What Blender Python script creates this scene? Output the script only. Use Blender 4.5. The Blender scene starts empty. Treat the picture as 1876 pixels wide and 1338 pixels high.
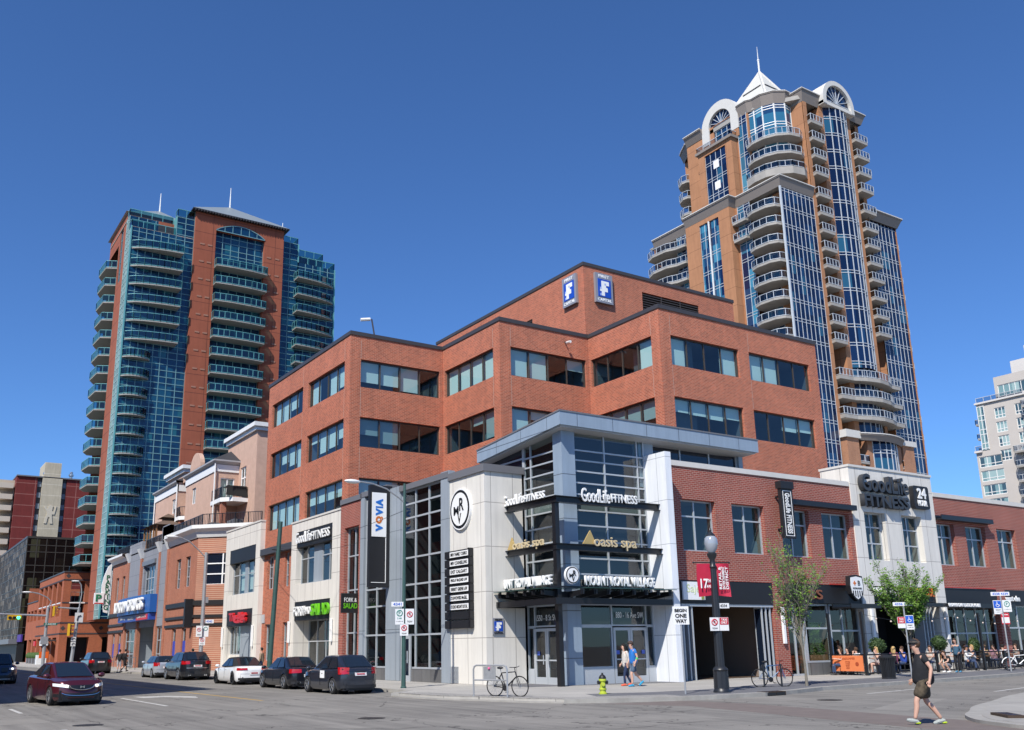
import bpy, bmesh, math, random
from mathutils import Vector, Matrix
R = math.radians
random.seed(7)
SC = bpy.context.scene
COL = SC.collection

# ---------------------------------------------------------------- camera
H = 1.7
FPX, PIT, ROL, YAW, CX, CY = 1710.9, .2468, -.0144, .5675, 878.04, 752.45
def _cam():
    cp, sp = math.cos(PIT), math.sin(PIT)
    f, u, r = Vector((0, cp, sp)), Vector((0, -sp, cp)), Vector((1, 0, 0))
    c, s = math.cos(ROL), math.sin(ROL)
    r2, u2 = c*r + s*u, -s*r + c*u
    Z = Matrix.Rotation(YAW, 3, 'Z').inverted()
    return Z@r2, Z@u2, Z@f
CR, CU, CF = _cam()
cd = bpy.data.cameras.new('camera'); cam = bpy.data.objects.new('camera', cd); COL.objects.link(cam)
cam.matrix_world = Matrix(((CR.x, CU.x, -CF.x, 0), (CR.y, CU.y, -CF.y, 0), (CR.z, CU.z, -CF.z, H), (0, 0, 0, 1)))
cd.sensor_width = 36; cd.lens = FPX/1876*36
cd.shift_x = (938-CX)/1876; cd.shift_y = (CY-669)/1876
cd.clip_start = .1; cd.clip_end = 5000
SC.camera = cam

# ---------------------------------------------------------------- sky, sun, exposure
SUNV = Vector((-.798, -.503, 1)).normalized()      # towards the sun
EL = math.asin(SUNV.z)
w = bpy.data.worlds.new('World'); SC.world = w; w.use_nodes = True
nt = w.node_tree; nt.nodes.clear()
sky = nt.nodes.new('ShaderNodeTexSky'); sky.sky_type = 'NISHITA'; sky.sun_disc = False
sky.sun_elevation = EL; sky.sun_rotation = math.atan2(SUNV.x, SUNV.y)
sky.air_density = 1.0; sky.dust_density = 0.2; sky.ozone_density = 3.0; sky.altitude = 1000
bg = nt.nodes.new('ShaderNodeBackground'); bg.inputs[1].default_value = .10
ow = nt.nodes.new('ShaderNodeOutputWorld')
tint = nt.nodes.new('ShaderNodeMixRGB'); tint.blend_type = 'MULTIPLY'; tint.inputs[0].default_value = 1; tint.inputs[2].default_value = (.56, .86, 1.25, 1)   # deep polarised blue of the photographed sky
nt.links.new(sky.outputs[0], tint.inputs[1]); nt.links.new(tint.outputs[0], bg.inputs[0]); nt.links.new(bg.outputs[0], ow.inputs[0])
sd = bpy.data.lights.new('sun', 'SUN'); sd.energy = 4.6; sd.angle = R(.5); sd.color = (1, .95, .87)
so = bpy.data.objects.new('sun', sd); COL.objects.link(so)
so.rotation_euler = SUNV.to_track_quat('Z', 'Y').to_euler(); so.location = (-40, -25, 50)
SC.view_settings.view_transform = 'Standard'; SC.view_settings.look = 'None'
SC.view_settings.exposure = 0.3; SC.view_settings.gamma = 1
SC.render.engine = 'CYCLES'
SC.cycles.max_bounces = 6; SC.cycles.transparent_max_bounces = 12; SC.cycles.caustics_reflective = False; SC.cycles.caustics_refractive = False

# ---------------------------------------------------------------- pixel -> point on a known plane of the place
def ray(x, y): return ((x-CX)/FPX*CR - (y-CY)/FPX*CU + CF)
def hit(x, y, ax, val):
    d = ray(x, y); o = Vector((0, 0, H)); t = (val-o[ax])/d[ax]; return o + t*d

# ---------------------------------------------------------------- materials
MATS = {}
def nodes(name):
    m = bpy.data.materials.new(name); m.use_nodes = True; t = m.node_tree
    b = t.nodes['Principled BSDF']; MATS[name] = m; return m, t, b
def N(t, typ, **kw):
    n = t.nodes.new(typ)
    for k, v in kw.items():
        if k in n.inputs: n.inputs[k].default_value = v
        else: setattr(n, k, v)
    return n
def c4(c): return (c[0], c[1], c[2], 1)
def srgb(*c):
    return tuple(((v/255)/12.92 if v/255 <= .04045 else ((v/255+.055)/1.055)**2.4) for v in c)
def mat(name, col, rough=.6, metal=0, var=.0, vscale=3., spec=.5, emit=0, bump=0, bscale=20, coat=0):
    m, t, b = nodes(name)
    b.inputs['Base Color'].default_value = c4(col); b.inputs['Roughness'].default_value = rough
    b.inputs['Metallic'].default_value = metal; b.inputs['Specular IOR Level'].default_value = spec
    b.inputs['Coat Weight'].default_value = coat; b.inputs['Coat Roughness'].default_value = .05
    if emit: b.inputs['Emission Color'].default_value = c4(col); b.inputs['Emission Strength'].default_value = emit
    if var or bump:
        g = N(t, 'ShaderNodeNewGeometry')
    if var:
        n = N(t, 'ShaderNodeTexNoise', Scale=vscale, Detail=6., Roughness=.65)
        t.links.new(g.outputs['Position'], n.inputs['Vector'])
        mr = N(t, 'ShaderNodeMapRange'); mr.inputs['From Min'].default_value = .3; mr.inputs['From Max'].default_value = .7
        mr.inputs['To Min'].default_value = 1-var; mr.inputs['To Max'].default_value = 1+var*.6
        t.links.new(n.outputs['Fac'], mr.inputs['Value'])
        mx = N(t, 'ShaderNodeVectorMath', operation='SCALE'); mx.inputs[0].default_value = col
        t.links.new(mr.outputs[0], mx.inputs['Scale']); t.links.new(mx.outputs[0], b.inputs['Base Color'])
    if bump:
        n2 = N(t, 'ShaderNodeTexNoise', Scale=float(bscale), Detail=4.)
        t.links.new(g.outputs['Position'], n2.inputs['Vector'])
        bp = N(t, 'ShaderNodeBump', Strength=bump, Distance=.02)
        t.links.new(n2.outputs['Fac'], bp.inputs['Height']); t.links.new(bp.outputs[0], b.inputs['Normal'])
    return m
def wallvec(t):
    g = N(t, 'ShaderNodeNewGeometry'); s = N(t, 'ShaderNodeSeparateXYZ'); t.links.new(g.outputs['Position'], s.inputs[0])
    a = N(t, 'ShaderNodeMath', operation='ADD'); t.links.new(s.outputs[0], a.inputs[0]); t.links.new(s.outputs[1], a.inputs[1])
    c = N(t, 'ShaderNodeCombineXYZ'); t.links.new(a.outputs[0], c.inputs[0]); t.links.new(s.outputs[2], c.inputs[1])
    return c, g
def brick(name, c1, c2, mortar, bw=.3, bh=.1, ms=.012, offset=.5, rough=.85, bump=.4, var=.12, shift=(0, 0), streak=.14):
    m, t, b = nodes(name)
    v, g = wallvec(t)
    mp = N(t, 'ShaderNodeMapping'); mp.inputs['Location'].default_value = (shift[0], shift[1], 0)
    t.links.new(v.outputs[0], mp.inputs['Vector'])
    bt = N(t, 'ShaderNodeTexBrick', offset=offset); bt.inputs['Scale'].default_value = 1
    bt.inputs['Color1'].default_value = c4(c1); bt.inputs['Color2'].default_value = c4(c2); bt.inputs['Mortar'].default_value = c4(mortar)
    bt.inputs['Mortar Size'].default_value = ms; bt.inputs['Brick Width'].default_value = bw; bt.inputs['Row Height'].default_value = bh
    bt.inputs['Bias'].default_value = -.2; bt.inputs['Mortar Smooth'].default_value = .1
    t.links.new(mp.outputs[0], bt.inputs['Vector'])
    n = N(t, 'ShaderNodeTexNoise', Scale=.45, Detail=6., Roughness=.7); t.links.new(g.outputs['Position'], n.inputs['Vector'])
    mr = N(t, 'ShaderNodeMapRange'); mr.inputs['From Min'].default_value = .3; mr.inputs['From Max'].default_value = .7
    mr.inputs['To Min'].default_value = 1-var; mr.inputs['To Max'].default_value = 1+var; t.links.new(n.outputs['Fac'], mr.inputs['Value'])
    ms_ = N(t, 'ShaderNodeMapping'); ms_.inputs['Scale'].default_value = (2.6, .22, 1); ns = N(t, 'ShaderNodeTexNoise', Scale=1., Detail=5., Roughness=.7)   # rain streaks
    t.links.new(v.outputs[0], ms_.inputs['Vector']); t.links.new(ms_.outputs[0], ns.inputs['Vector'])
    m2 = N(t, 'ShaderNodeMapRange'); m2.inputs['From Min'].default_value = .35; m2.inputs['From Max'].default_value = .75; m2.inputs['To Min'].default_value = 1+streak*.4; m2.inputs['To Max'].default_value = 1-streak
    t.links.new(ns.outputs['Fac'], m2.inputs['Value']); mm = N(t, 'ShaderNodeMath', operation='MULTIPLY'); t.links.new(mr.outputs[0], mm.inputs[0]); t.links.new(m2.outputs[0], mm.inputs[1]); mr = mm
    mx = N(t, 'ShaderNodeVectorMath', operation='SCALE'); t.links.new(bt.outputs['Color'], mx.inputs[0]); t.links.new(mr.outputs[0], mx.inputs['Scale'])
    t.links.new(mx.outputs[0], b.inputs['Base Color']); b.inputs['Roughness'].default_value = rough
    if bump:
        bp = N(t, 'ShaderNodeBump', Strength=bump, Distance=.008, invert=True)
        t.links.new(bt.outputs['Fac'], bp.inputs['Height']); t.links.new(bp.outputs[0], b.inputs['Normal'])
    return m
def tglass(name, cols, pw, ph, rough=.06, spec=.6, shift=(0, 0), wob=.02):
    """opaque tinted curtain-wall glass, each pane with its own tint"""
    m, t, b = nodes(name)
    v, g = wallvec(t)
    mp = N(t, 'ShaderNodeMapping'); mp.inputs['Location'].default_value = (shift[0], shift[1], 0); mp.inputs['Scale'].default_value = (1/pw, 1/ph, 1)
    t.links.new(v.outputs[0], mp.inputs['Vector'])
    fl = N(t, 'ShaderNodeVectorMath', operation='FLOOR'); t.links.new(mp.outputs[0], fl.inputs[0])
    wn = N(t, 'ShaderNodeTexWhiteNoise', noise_dimensions='2D'); t.links.new(fl.outputs[0], wn.inputs['Vector'])
    cr = N(t, 'ShaderNodeValToRGB'); cr.color_ramp.interpolation = 'CONSTANT'
    e = cr.color_ramp.elements
    while len(e) < len(cols): e.new(.5)
    for i, (p, c) in enumerate(cols): e[i].position = p; e[i].color = c4(c)
    t.links.new(wn.outputs['Value'], cr.inputs[0]); t.links.new(cr.outputs[0], b.inputs['Base Color'])
    b.inputs['Roughness'].default_value = rough; b.inputs['Specular IOR Level'].default_value = spec
    # slight tilt of each pane
    sb = N(t, 'ShaderNodeVectorMath', operation='SUBTRACT'); t.links.new(wn.outputs['Color'], sb.inputs[0]); sb.inputs[1].default_value = (.5, .5, .5)
    sc = N(t, 'ShaderNodeVectorMath', operation='SCALE'); t.links.new(sb.outputs[0], sc.inputs[0]); sc.inputs['Scale'].default_value = wob
    ad = N(t, 'ShaderNodeVectorMath', operation='ADD'); t.links.new(g.outputs['Normal'], ad.inputs[0]); t.links.new(sc.outputs[0], ad.inputs[1])
    nm = N(t, 'ShaderNodeVectorMath', operation='NORMALIZE'); t.links.new(ad.outputs[0], nm.inputs[0]); t.links.new(nm.outputs[0], b.inputs['Normal'])
    return m
def cglass(name, tint, refl=1.0, ior=1.5, wob=.004):
    """see-through tinted pane with fresnel reflection"""
    m, t, b = nodes(name); t.nodes.remove(b); o = t.nodes['Material Output']
    tr = N(t, 'ShaderNodeBsdfTransparent'); tr.inputs[0].default_value = c4(tint)
    gl = N(t, 'ShaderNodeBsdfGlossy'); gl.inputs['Roughness'].default_value = .015; gl.inputs[0].default_value = (refl, refl, refl, 1)
    lw = N(t, 'ShaderNodeLayerWeight', Blend=.5); pw = N(t, 'ShaderNodeMath', operation='POWER'); pw.inputs[1].default_value = 5; t.links.new(lw.outputs['Facing'], pw.inputs[0])
    f0 = ((ior-1)/(ior+1))**2*1.8; fr = N(t, 'ShaderNodeMath', operation='MULTIPLY_ADD'); fr.inputs[1].default_value = 1-f0; fr.inputs[2].default_value = f0; t.links.new(pw.outputs[0], fr.inputs[0])
    g = N(t, 'ShaderNodeNewGeometry'); n = N(t, 'ShaderNodeTexNoise', Scale=.9, Detail=1.)
    t.links.new(g.outputs['Position'], n.inputs['Vector'])
    bp = N(t, 'ShaderNodeBump', Strength=.25, Distance=wob); t.links.new(n.outputs['Fac'], bp.inputs['Height']); t.links.new(bp.outputs[0], gl.inputs['Normal'])
    mx = N(t, 'ShaderNodeMixShader'); t.links.new(fr.outputs[0], mx.inputs[0]); t.links.new(tr.outputs[0], mx.inputs[1]); t.links.new(gl.outputs[0], mx.inputs[2])
    t.links.new(mx.outputs[0], o.inputs[0]); return m

OFB = brick('office_brick', (.45, .108, .050), (.24, .052, .028), (.52, .27, .18), .26, .088, .013, shift=(.07, .02))
PDB = brick('podium_brick', (.31, .058, .038), (.21, .038, .027), (.40, .25, .20), .28, .095, .014)
STB = brick('street_brick', (.37, .115, .058), (.28, .08, .042), (.46, .27, .19), .26, .085, .011)
PKB = brick('parkade_brick', (.38, .095, .035), (.30, .07, .028), (.32, .14, .08), .26, .085, .01)
TWB = brick('tower_base_brick', (.40, .18, .09), (.33, .14, .07), (.42, .26, .18), .30, .10, .012)
WPN = brick('white_stone_panel', (.72, .69, .63), (.69, .66, .60), (.38, .35, .32), 1.25, 2.05, .018, 0, .7, .3, .04)
WPM = brick('white_metal_panel', (.80, .82, .84), (.78, .80, .83), (.42, .44, .47), 1.5, 2.05, .016, 0, .35, .3, .03)
GPN = brick('blue_grey_panel', (.27, .34, .42), (.26, .33, .41), (.10, .12, .15), 2.1, 2.02, .02, 0, .38, .3, .04, (.3, .9))
GPL = brick('light_grey_panel', (.30, .34, .38), (.29, .33, .37), (.13, .15, .17), 1.9, 2.6, .018, 0, .4, .3, .04)
GST = brick('grey_stucco_panel', (.25, .265, .30), (.24, .255, .29), (.14, .15, .17), 3.0, 1.6, .02, .5, .8, .3, .06)
GRN = brick('grey_granite', (.14, .14, .14), (.11, .11, .115), (.04, .04, .04), .9, .6, .01, 0, .35, 0, .15)
PNK = mat('pink_stucco', (.56, .37, .28), .9, var=.12, vscale=1.5, bump=.4, bscale=60)
PKS = mat('pink_stucco_white_trim', (.74, .74, .72), .6, var=.06)
TAN = brick('orange_stucco', (.42, .20, .10), (.40, .19, .095), (.22, .10, .05), 7.3, 2.95, .035, 0, .9, .3, .08, (1.1, 1.3))
RDT = brick('red_brown_precast', (.30, .085, .045), (.29, .08, .043), (.15, .04, .025), 3.4, 2.9, .05, 0, .9, .3, .08, (1.9, 1.5))
DKT = mat('dark_coping', (.055, .05, .05), .45, var=.1)
GCP = mat('grey_coping', (.16, .16, .17), .4)
BLK = mat('black_metal', (.012, .012, .014), .35)
BLM = mat('black_matte_panel', (.014, .014, .016), .5, var=.1)
ALU = mat('aluminium_frame', (.46, .49, .52), .35, .2)
ALD = mat('bronze_frame', (.075, .06, .05), .4, .2)
WHT = mat('white_paint', (.78, .78, .76), .45)
WHP = mat('white_plastic', (.85, .85, .84), .35)
STO = mat('limestone_trim', (.62, .60, .56), .8, var=.06)
TAU = mat('taupe_cornice', (.25, .215, .19), .8, var=.05)
CON = mat('concrete_slab', (.36, .34, .31), .85, var=.15, vscale=.8)
TEA = mat('teal_metal', (.13, .36, .37), .4, .1)
TMW = mat('white_mullion', (.50, .54, .58), .4)
TMG = mat('teal_mullion', (.15, .30, .33), .4)
ROOFM = mat('grey_metal_roof', (.28, .32, .33), .4, .2, var=.1)
ROOFS = mat('asphalt_shingle', (.035, .036, .042), .9, var=.3, vscale=8)
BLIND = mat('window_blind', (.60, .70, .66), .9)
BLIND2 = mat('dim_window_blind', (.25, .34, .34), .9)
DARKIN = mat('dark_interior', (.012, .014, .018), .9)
MIDIN = mat('room_wall', (.20, .22, .21), .9); GYMIN = mat('gym_wall', (.13, .155, .14), .9); WARMIN = mat('warm_room', (.10, .065, .045), .9); OFFIN = mat('office_room', (.06, .075, .085), .9); CEILL = mat('ceiling_lamp', (1, .8, .35), .5, emit=.9)
WOOD = mat('wood', (.30, .15, .06), .6, var=.3, vscale=12)
GLZ = cglass('office_glazing', (.76, .90, .93), .9, 1.6)
GLS = cglass('shop_glazing', (.72, .80, .80), .95, 1.55)
GLD = mat('dark_glazing', (.008, .014, .028), .04, spec=.7)
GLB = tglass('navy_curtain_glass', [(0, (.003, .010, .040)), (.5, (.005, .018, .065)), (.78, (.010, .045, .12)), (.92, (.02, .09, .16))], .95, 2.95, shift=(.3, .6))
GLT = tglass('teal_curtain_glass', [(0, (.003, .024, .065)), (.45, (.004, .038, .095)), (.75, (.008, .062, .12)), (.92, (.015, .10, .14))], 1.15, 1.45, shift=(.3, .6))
GLK = tglass('bronze_curtain_glass', [(0, (.006, .005, .005)), (.6, (.012, .010, .008)), (.85, (.05, .05, .03))], 1.6, 3.9, rough=.03, spec=.9)
GLC = tglass('pale_curtain_glass', [(0, (.05, .10, .13)), (.35, (.20, .33, .34)), (.75, (.34, .47, .46))], 1.4, 2.9)
RGL = cglass('railing_glass', (.55, .58, .62), .8, 1.5)
RGT = cglass('teal_railing_glass', (.15, .40, .43), .9, 1.5)

# ---------------------------------------------------------------- mesh builder
class MB:
    def __init__(s): s.v = []; s.f = []
    def quad(s, *p):
        n = len(s.v); s.v += [tuple(q) for q in p]; s.f.append(tuple(range(n, n+len(p)))); return s
    def box(s, x0, x1, y0, y1, z0, z1):
        x0, x1 = min(x0, x1), max(x0, x1); y0, y1 = min(y0, y1), max(y0, y1); z0, z1 = min(z0, z1), max(z0, z1)
        n = len(s.v)
        s.v += [(x0, y0, z0), (x1, y0, z0), (x1, y1, z0), (x0, y1, z0), (x0, y0, z1), (x1, y0, z1), (x1, y1, z1), (x0, y1, z1)]
        s.f += [(n, n+3, n+2, n+1), (n+4, n+5, n+6, n+7), (n, n+1, n+5, n+4), (n+1, n+2, n+6, n+5), (n+2, n+3, n+7, n+6), (n+3, n, n+4, n+7)]
        return s
    def prism(s, poly, z0, z1):
        """vertical prism over a plan polygon; z0/z1 a number or one per vertex"""
        k = len(poly); a = sum(poly[i][0]*poly[(i+1) % k][1]-poly[(i+1) % k][0]*poly[i][1] for i in range(k))
        zz0 = z0 if hasattr(z0, '__len__') else [z0]*k; zz1 = z1 if hasattr(z1, '__len__') else [z1]*k
        o = list(range(k)) if a > 0 else list(range(k))[::-1]
        n = len(s.v)
        s.v += [(poly[i][0], poly[i][1], zz0[i]) for i in o] + [(poly[i][0], poly[i][1], zz1[i]) for i in o]
        s.f.append(tuple(n+i for i in range(k))[::-1]); s.f.append(tuple(n+k+i for i in range(k)))
        for i in range(k): j = (i+1) % k; s.f.append((n+i, n+j, n+k+j, n+k+i))
        return s
    def fbox(s, ax, c, u0, u1, z0, z1, d0, d1):
        """box on a facade: ax 0 = plane X=c with u=Y, ax 1 = plane Y=c with u=X; d grows inwards"""
        return s.box(c+d0, c+d1, u0, u1, z0, z1) if ax == 0 else s.box(u0, u1, c+d0, c+d1, z0, z1)
    def tube(s, pts, r, n=8, cap=True):
        pts = [Vector(p) for p in pts]; rr = r if hasattr(r, '__len__') else [r]*len(pts)
        base = len(s.v); up = None
        for i, p in enumerate(pts):
            d = (pts[min(i+1, len(pts)-1)]-pts[max(i-1, 0)])
            if d.length < 1e-9: d = Vector((0, 0, 1))
            d.normalize()
            if up is None: a = d.orthogonal().normalized()
            else:
                a = up-d*up.dot(d); a = a.normalized() if a.length > 1e-6 else d.orthogonal().normalized()
            up = a; b = d.cross(a)
            for k in range(n):
                t = 2*math.pi*k/n; s.v.append(tuple(p+(a*math.cos(t)+b*math.sin(t))*rr[i]))
        for i in range(len(pts)-1):
            for k in range(n):
                j = (k+1) % n; A = base+i*n; B = A+n; s.f.append((A+k, A+j, B+j, B+k))
        if cap:
            s.f.append(tuple(base+k for k in range(n))[::-1]); e = base+(len(pts)-1)*n; s.f.append(tuple(e+k for k in range(n)))
        return s
    def lathe(s, prof, c=(0, 0, 0), n=16):
        base = len(s.v)
        for r, z in prof:
            for k in range(n): t = 2*math.pi*k/n; s.v.append((c[0]+r*math.cos(t), c[1]+r*math.sin(t), c[2]+z))
        for i in range(len(prof)-1):
            for k in range(n):
                j = (k+1) % n; A = base+i*n; s.f.append((A+k, A+j, A+n+j, A+n+k))
        s.f.append(tuple(base+k for k in range(n))[::-1]); e = base+(len(prof)-1)*n; s.f.append(tuple(e+k for k in range(n)))
        return s
    def ball(s, c, r, n=10, m=7, sq=(1, 1, 1)):
        base = len(s.v)
        for i in range(1, m):
            a = math.pi*i/m
            for k in range(n):
                t = 2*math.pi*k/n; s.v.append((c[0]+r*sq[0]*math.sin(a)*math.cos(t), c[1]+r*sq[1]*math.sin(a)*math.sin(t), c[2]+r*sq[2]*math.cos(a)))
        T = len(s.v); s.v.append((c[0], c[1], c[2]+r*sq[2])); s.v.append((c[0], c[1], c[2]-r*sq[2]))
        for i in range(m-2):
            for k in range(n):
                j = (k+1) % n; A = base+i*n; s.f.append((A+k, A+n+k, A+n+j, A+j))
        for k in range(n):
            j = (k+1) % n; s.f.append((T, base+k, base+j)); s.f.append((T+1, base+(m-2)*n+j, base+(m-2)*n+k))
        return s
    def xf(s, M, i0=0):
        s.v[i0:] = [tuple(M@Vector(v)) for v in s.v[i0:]]; return s
    def build(s, name, m, parent=None, smooth=False, label=None, angle=35):
        off = wloc(parent) if parent else Vector((0, 0, 0))
        me = bpy.data.meshes.new(name)
        me.from_pydata([(v[0]-off.x, v[1]-off.y, v[2]-off.z) for v in s.v], [], s.f)
        me.materials.append(m); me.update()
        if smooth:
            me.shade_smooth() if hasattr(me, 'shade_smooth') else None
            me.set_sharp_from_angle(angle=R(angle))
        o = bpy.data.objects.new(name, me); COL.objects.link(o)
        if parent: o.parent = parent
        if label: o['label'] = label
        return o
def wloc(o):
    v = Vector((0, 0, 0))
    while o is not None: v += Vector(o.location); o = o.parent
    return v
def tag(o, label, cat, group=None):
    o['label'] = label; o['category'] = cat
    if group: o['group'] = group
    return o
def thing(name, label, cat, loc=(0, 0, 0), group=None):
    o = bpy.data.objects.new(name, None); COL.objects.link(o); o.location = loc; o.empty_display_size = .3
    return tag(o, label, cat, group)
def struct(o): o['kind'] = 'structure'; return o
def kids(o): return [c for c in o.children]
def copy_tree(o, parent=None, loc=None):
    c = o.copy(); COL.objects.link(c); c.parent = parent
    if loc is not None: c.location = loc
    for ch in kids(o): copy_tree(ch, c)
    return c
def place(o, loc, rz=0):
    o.location = loc; o.rotation_euler = (0, 0, rz); return o

def wallgrid(mb, ax, c, u0, u1, z0, z1, holes=(), depth=.25):
    """flat wall with rectangular openings and their reveals"""
    us = sorted({u0, u1, *[h[0] for h in holes], *[h[1] for h in holes]}); zs = sorted({z0, z1, *[h[2] for h in holes], *[h[3] for h in holes]})
    us = [u for u in us if u0 <= u <= u1]; zs = [z for z in zs if z0 <= z <= z1]
    P = (lambda u, z, d: (c+d, u, z)) if ax == 0 else (lambda u, z, d: (u, c+d, z))
    fl = ax == 0
    def q(a, b, cc, d): mb.quad(*((a, d, cc, b) if fl else (a, b, cc, d)))
    for i in range(len(us)-1):
        for j in range(len(zs)-1):
            um, zm = (us[i]+us[i+1])/2, (zs[j]+zs[j+1])/2
            if any(h[0] < um < h[1] and h[2] < zm < h[3] for h in holes): continue
            q(P(us[i], zs[j], 0), P(us[i+1], zs[j], 0), P(us[i+1], zs[j+1], 0), P(us[i], zs[j+1], 0))
    for h in holes:
        a, b, e, f = h[:4]; D = h[4] if len(h) > 4 else depth
        mb.quad(P(a, e, 0), P(a, f, 0), P(a, f, D), P(a, e, D)); mb.quad(P(b, e, 0), P(b, f, 0), P(b, f, D), P(b, e, D))
        mb.quad(P(a, e, 0), P(b, e, 0), P(b, e, D), P(a, e, D)); mb.quad(P(a, f, 0), P(b, f, 0), P(b, f, D), P(a, f, D))
    return mb
def window(parent, ax, c, u0, u1, z0, z1, cols=4, rows=1, d=.18, fm=None, gm=None, fw=.06, blinds=None, room=True, rm=None, cf=None, rf=None, name='window', rd=.9, bm=None):
    """framed window: frame mesh > pane, blind, room_back; cols / rows a count or list of fractions"""
    fm = fm or ALD; gm = gm or GLZ
    cf = cf or [i/cols for i in range(1, cols)]; rf = rf if rf is not None else [i/rows for i in range(1, rows)]
    W, Hh = u1-u0, z1-z0; f = MB()
    f.fbox(ax, c, u0, u1, z0, z0+fw, d, d+.1); f.fbox(ax, c, u0, u1, z1-fw, z1, d, d+.1)
    f.fbox(ax, c, u0, u0+fw, z0+fw, z1-fw, d, d+.1); f.fbox(ax, c, u1-fw, u1, z0+fw, z1-fw, d, d+.1)
    for t in cf: f.fbox(ax, c, u0+W*t-fw/2, u0+W*t+fw/2, z0+fw, z1-fw, d+.003, d+.097)
    for t in rf: f.fbox(ax, c, u0+fw, u1-fw, z0+Hh*t-fw/2, z0+Hh*t+fw/2, d+.006, d+.094)
    fo = f.build(name, fm, parent)
    g = MB(); wallgrid(g, ax, c+d+.05, u0+fw*.5, u1-fw*.5, z0+fw*.5, z1-fw*.5); g.build('pane', gm, fo)
    if room:
        b = MB(); D = rd
        P = (lambda u, z, dd: (c+dd, u, z)) if ax == 0 else (lambda u, z, dd: (u, c+dd, z))
        a0, a1 = d+.12, d+D
        b.quad(P(u0, z0, a1), P(u1, z0, a1), P(u1, z1, a1), P(u0, z1, a1)); b.quad(P(u0, z0, a0), P(u1, z0, a0), P(u1, z0, a1), P(u0, z0, a1))
        b.quad(P(u0, z1, a0), P(u1, z1, a0), P(u1, z1, a1), P(u0, z1, a1)); b.quad(P(u0, z0, a0), P(u0, z1, a0), P(u0, z1, a1), P(u0, z0, a1)); b.quad(P(u1, z0, a0), P(u1, z1, a0), P(u1, z1, a1), P(u1, z0, a1))
        b.build('room_interior', rm or DARKIN, fo)
    if blinds:
        ed = [0]+list(cf)+[1]; bb = MB(); any_ = False
        for i, h in enumerate(blinds):
            if h <= 0 or i >= len(ed)-1: continue
            any_ = True
            bb.fbox(ax, c, u0+W*ed[i]+fw*.6, u0+W*ed[i+1]-fw*.6, z1-fw-(Hh-2*fw)*h, z1-fw, d+.2, d+.205)
        if any_: bb.build('blind', bm or BLIND, fo)
    return fo
FONTC = {}
def text_mesh(s, size=1., ext=.02, bold=0., align='CENTER', spacing=1.0):
    k = (s, size, ext, bold, align, spacing)
    if k in FONTC: return FONTC[k]
    cu = bpy.data.curves.new('t', 'FONT'); cu.body = s; cu.size = size; cu.extrude = ext; cu.offset = bold; cu.align_x = align; cu.align_y = 'CENTER'; cu.resolution_u = 3; cu.space_character = spacing
    o = bpy.data.objects.new('t', cu); COL.objects.link(o)
    dg = bpy.context.evaluated_depsgraph_get(); me = bpy.data.meshes.new_from_object(o.evaluated_get(dg))
    bpy.data.objects.remove(o); FONTC[k] = me; me.name = 'lettering'; return me
def text(parent, s, pos, ax, size, m, ext=.02, bold=0., width=None, height=None, name='lettering', spacing=1., rot=0, right=None, up=None):
    """letters standing on a facade: ax 0 faces -X, ax 1 faces -Y; pos is the centre in the world; width/height fit"""
    me = text_mesh(s, size, ext, bold, spacing=spacing).copy(); me.materials.clear(); me.materials.append(m)
    xs = [v.co.x for v in me.vertices]; ys = [v.co.y for v in me.vertices]
    if not xs: return None
    cx, cy = (min(xs)+max(xs))/2, (min(ys)+max(ys))/2; w0, h0 = max(xs)-min(xs), max(ys)-min(ys)
    sx = width/w0 if width else 1; sy = height/h0 if height else (sx if width else 1)
    rt = Vector(right) if right else (Vector((0, -1, 0)) if ax == 0 else Vector((1, 0, 0))); upv = Vector(up) if up else Vector((0, 0, 1)); nrm = rt.cross(upv)
    cr, sr = math.cos(rot), math.sin(rot); off = wloc(parent) if parent else Vector((0, 0, 0)); p0 = Vector(pos)-off
    for v in me.vertices:
        a, b = (v.co.x-cx)*sx, (v.co.y-cy)*sy; a, b = a*cr-b*sr, a*sr+b*cr
        v.co = p0+rt*a+upv*b+nrm*v.co.z
    o = bpy.data.objects.new(name, me); COL.objects.link(o)
    if parent: o.parent = parent
    return o
def arc(cx, cy, r, a0, a1, n): return [(cx+r*math.cos(R(a0+(a1-a0)*i/n)), cy+r*math.sin(R(a0+(a1-a0)*i/n))) for i in range(n+1)]
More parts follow.
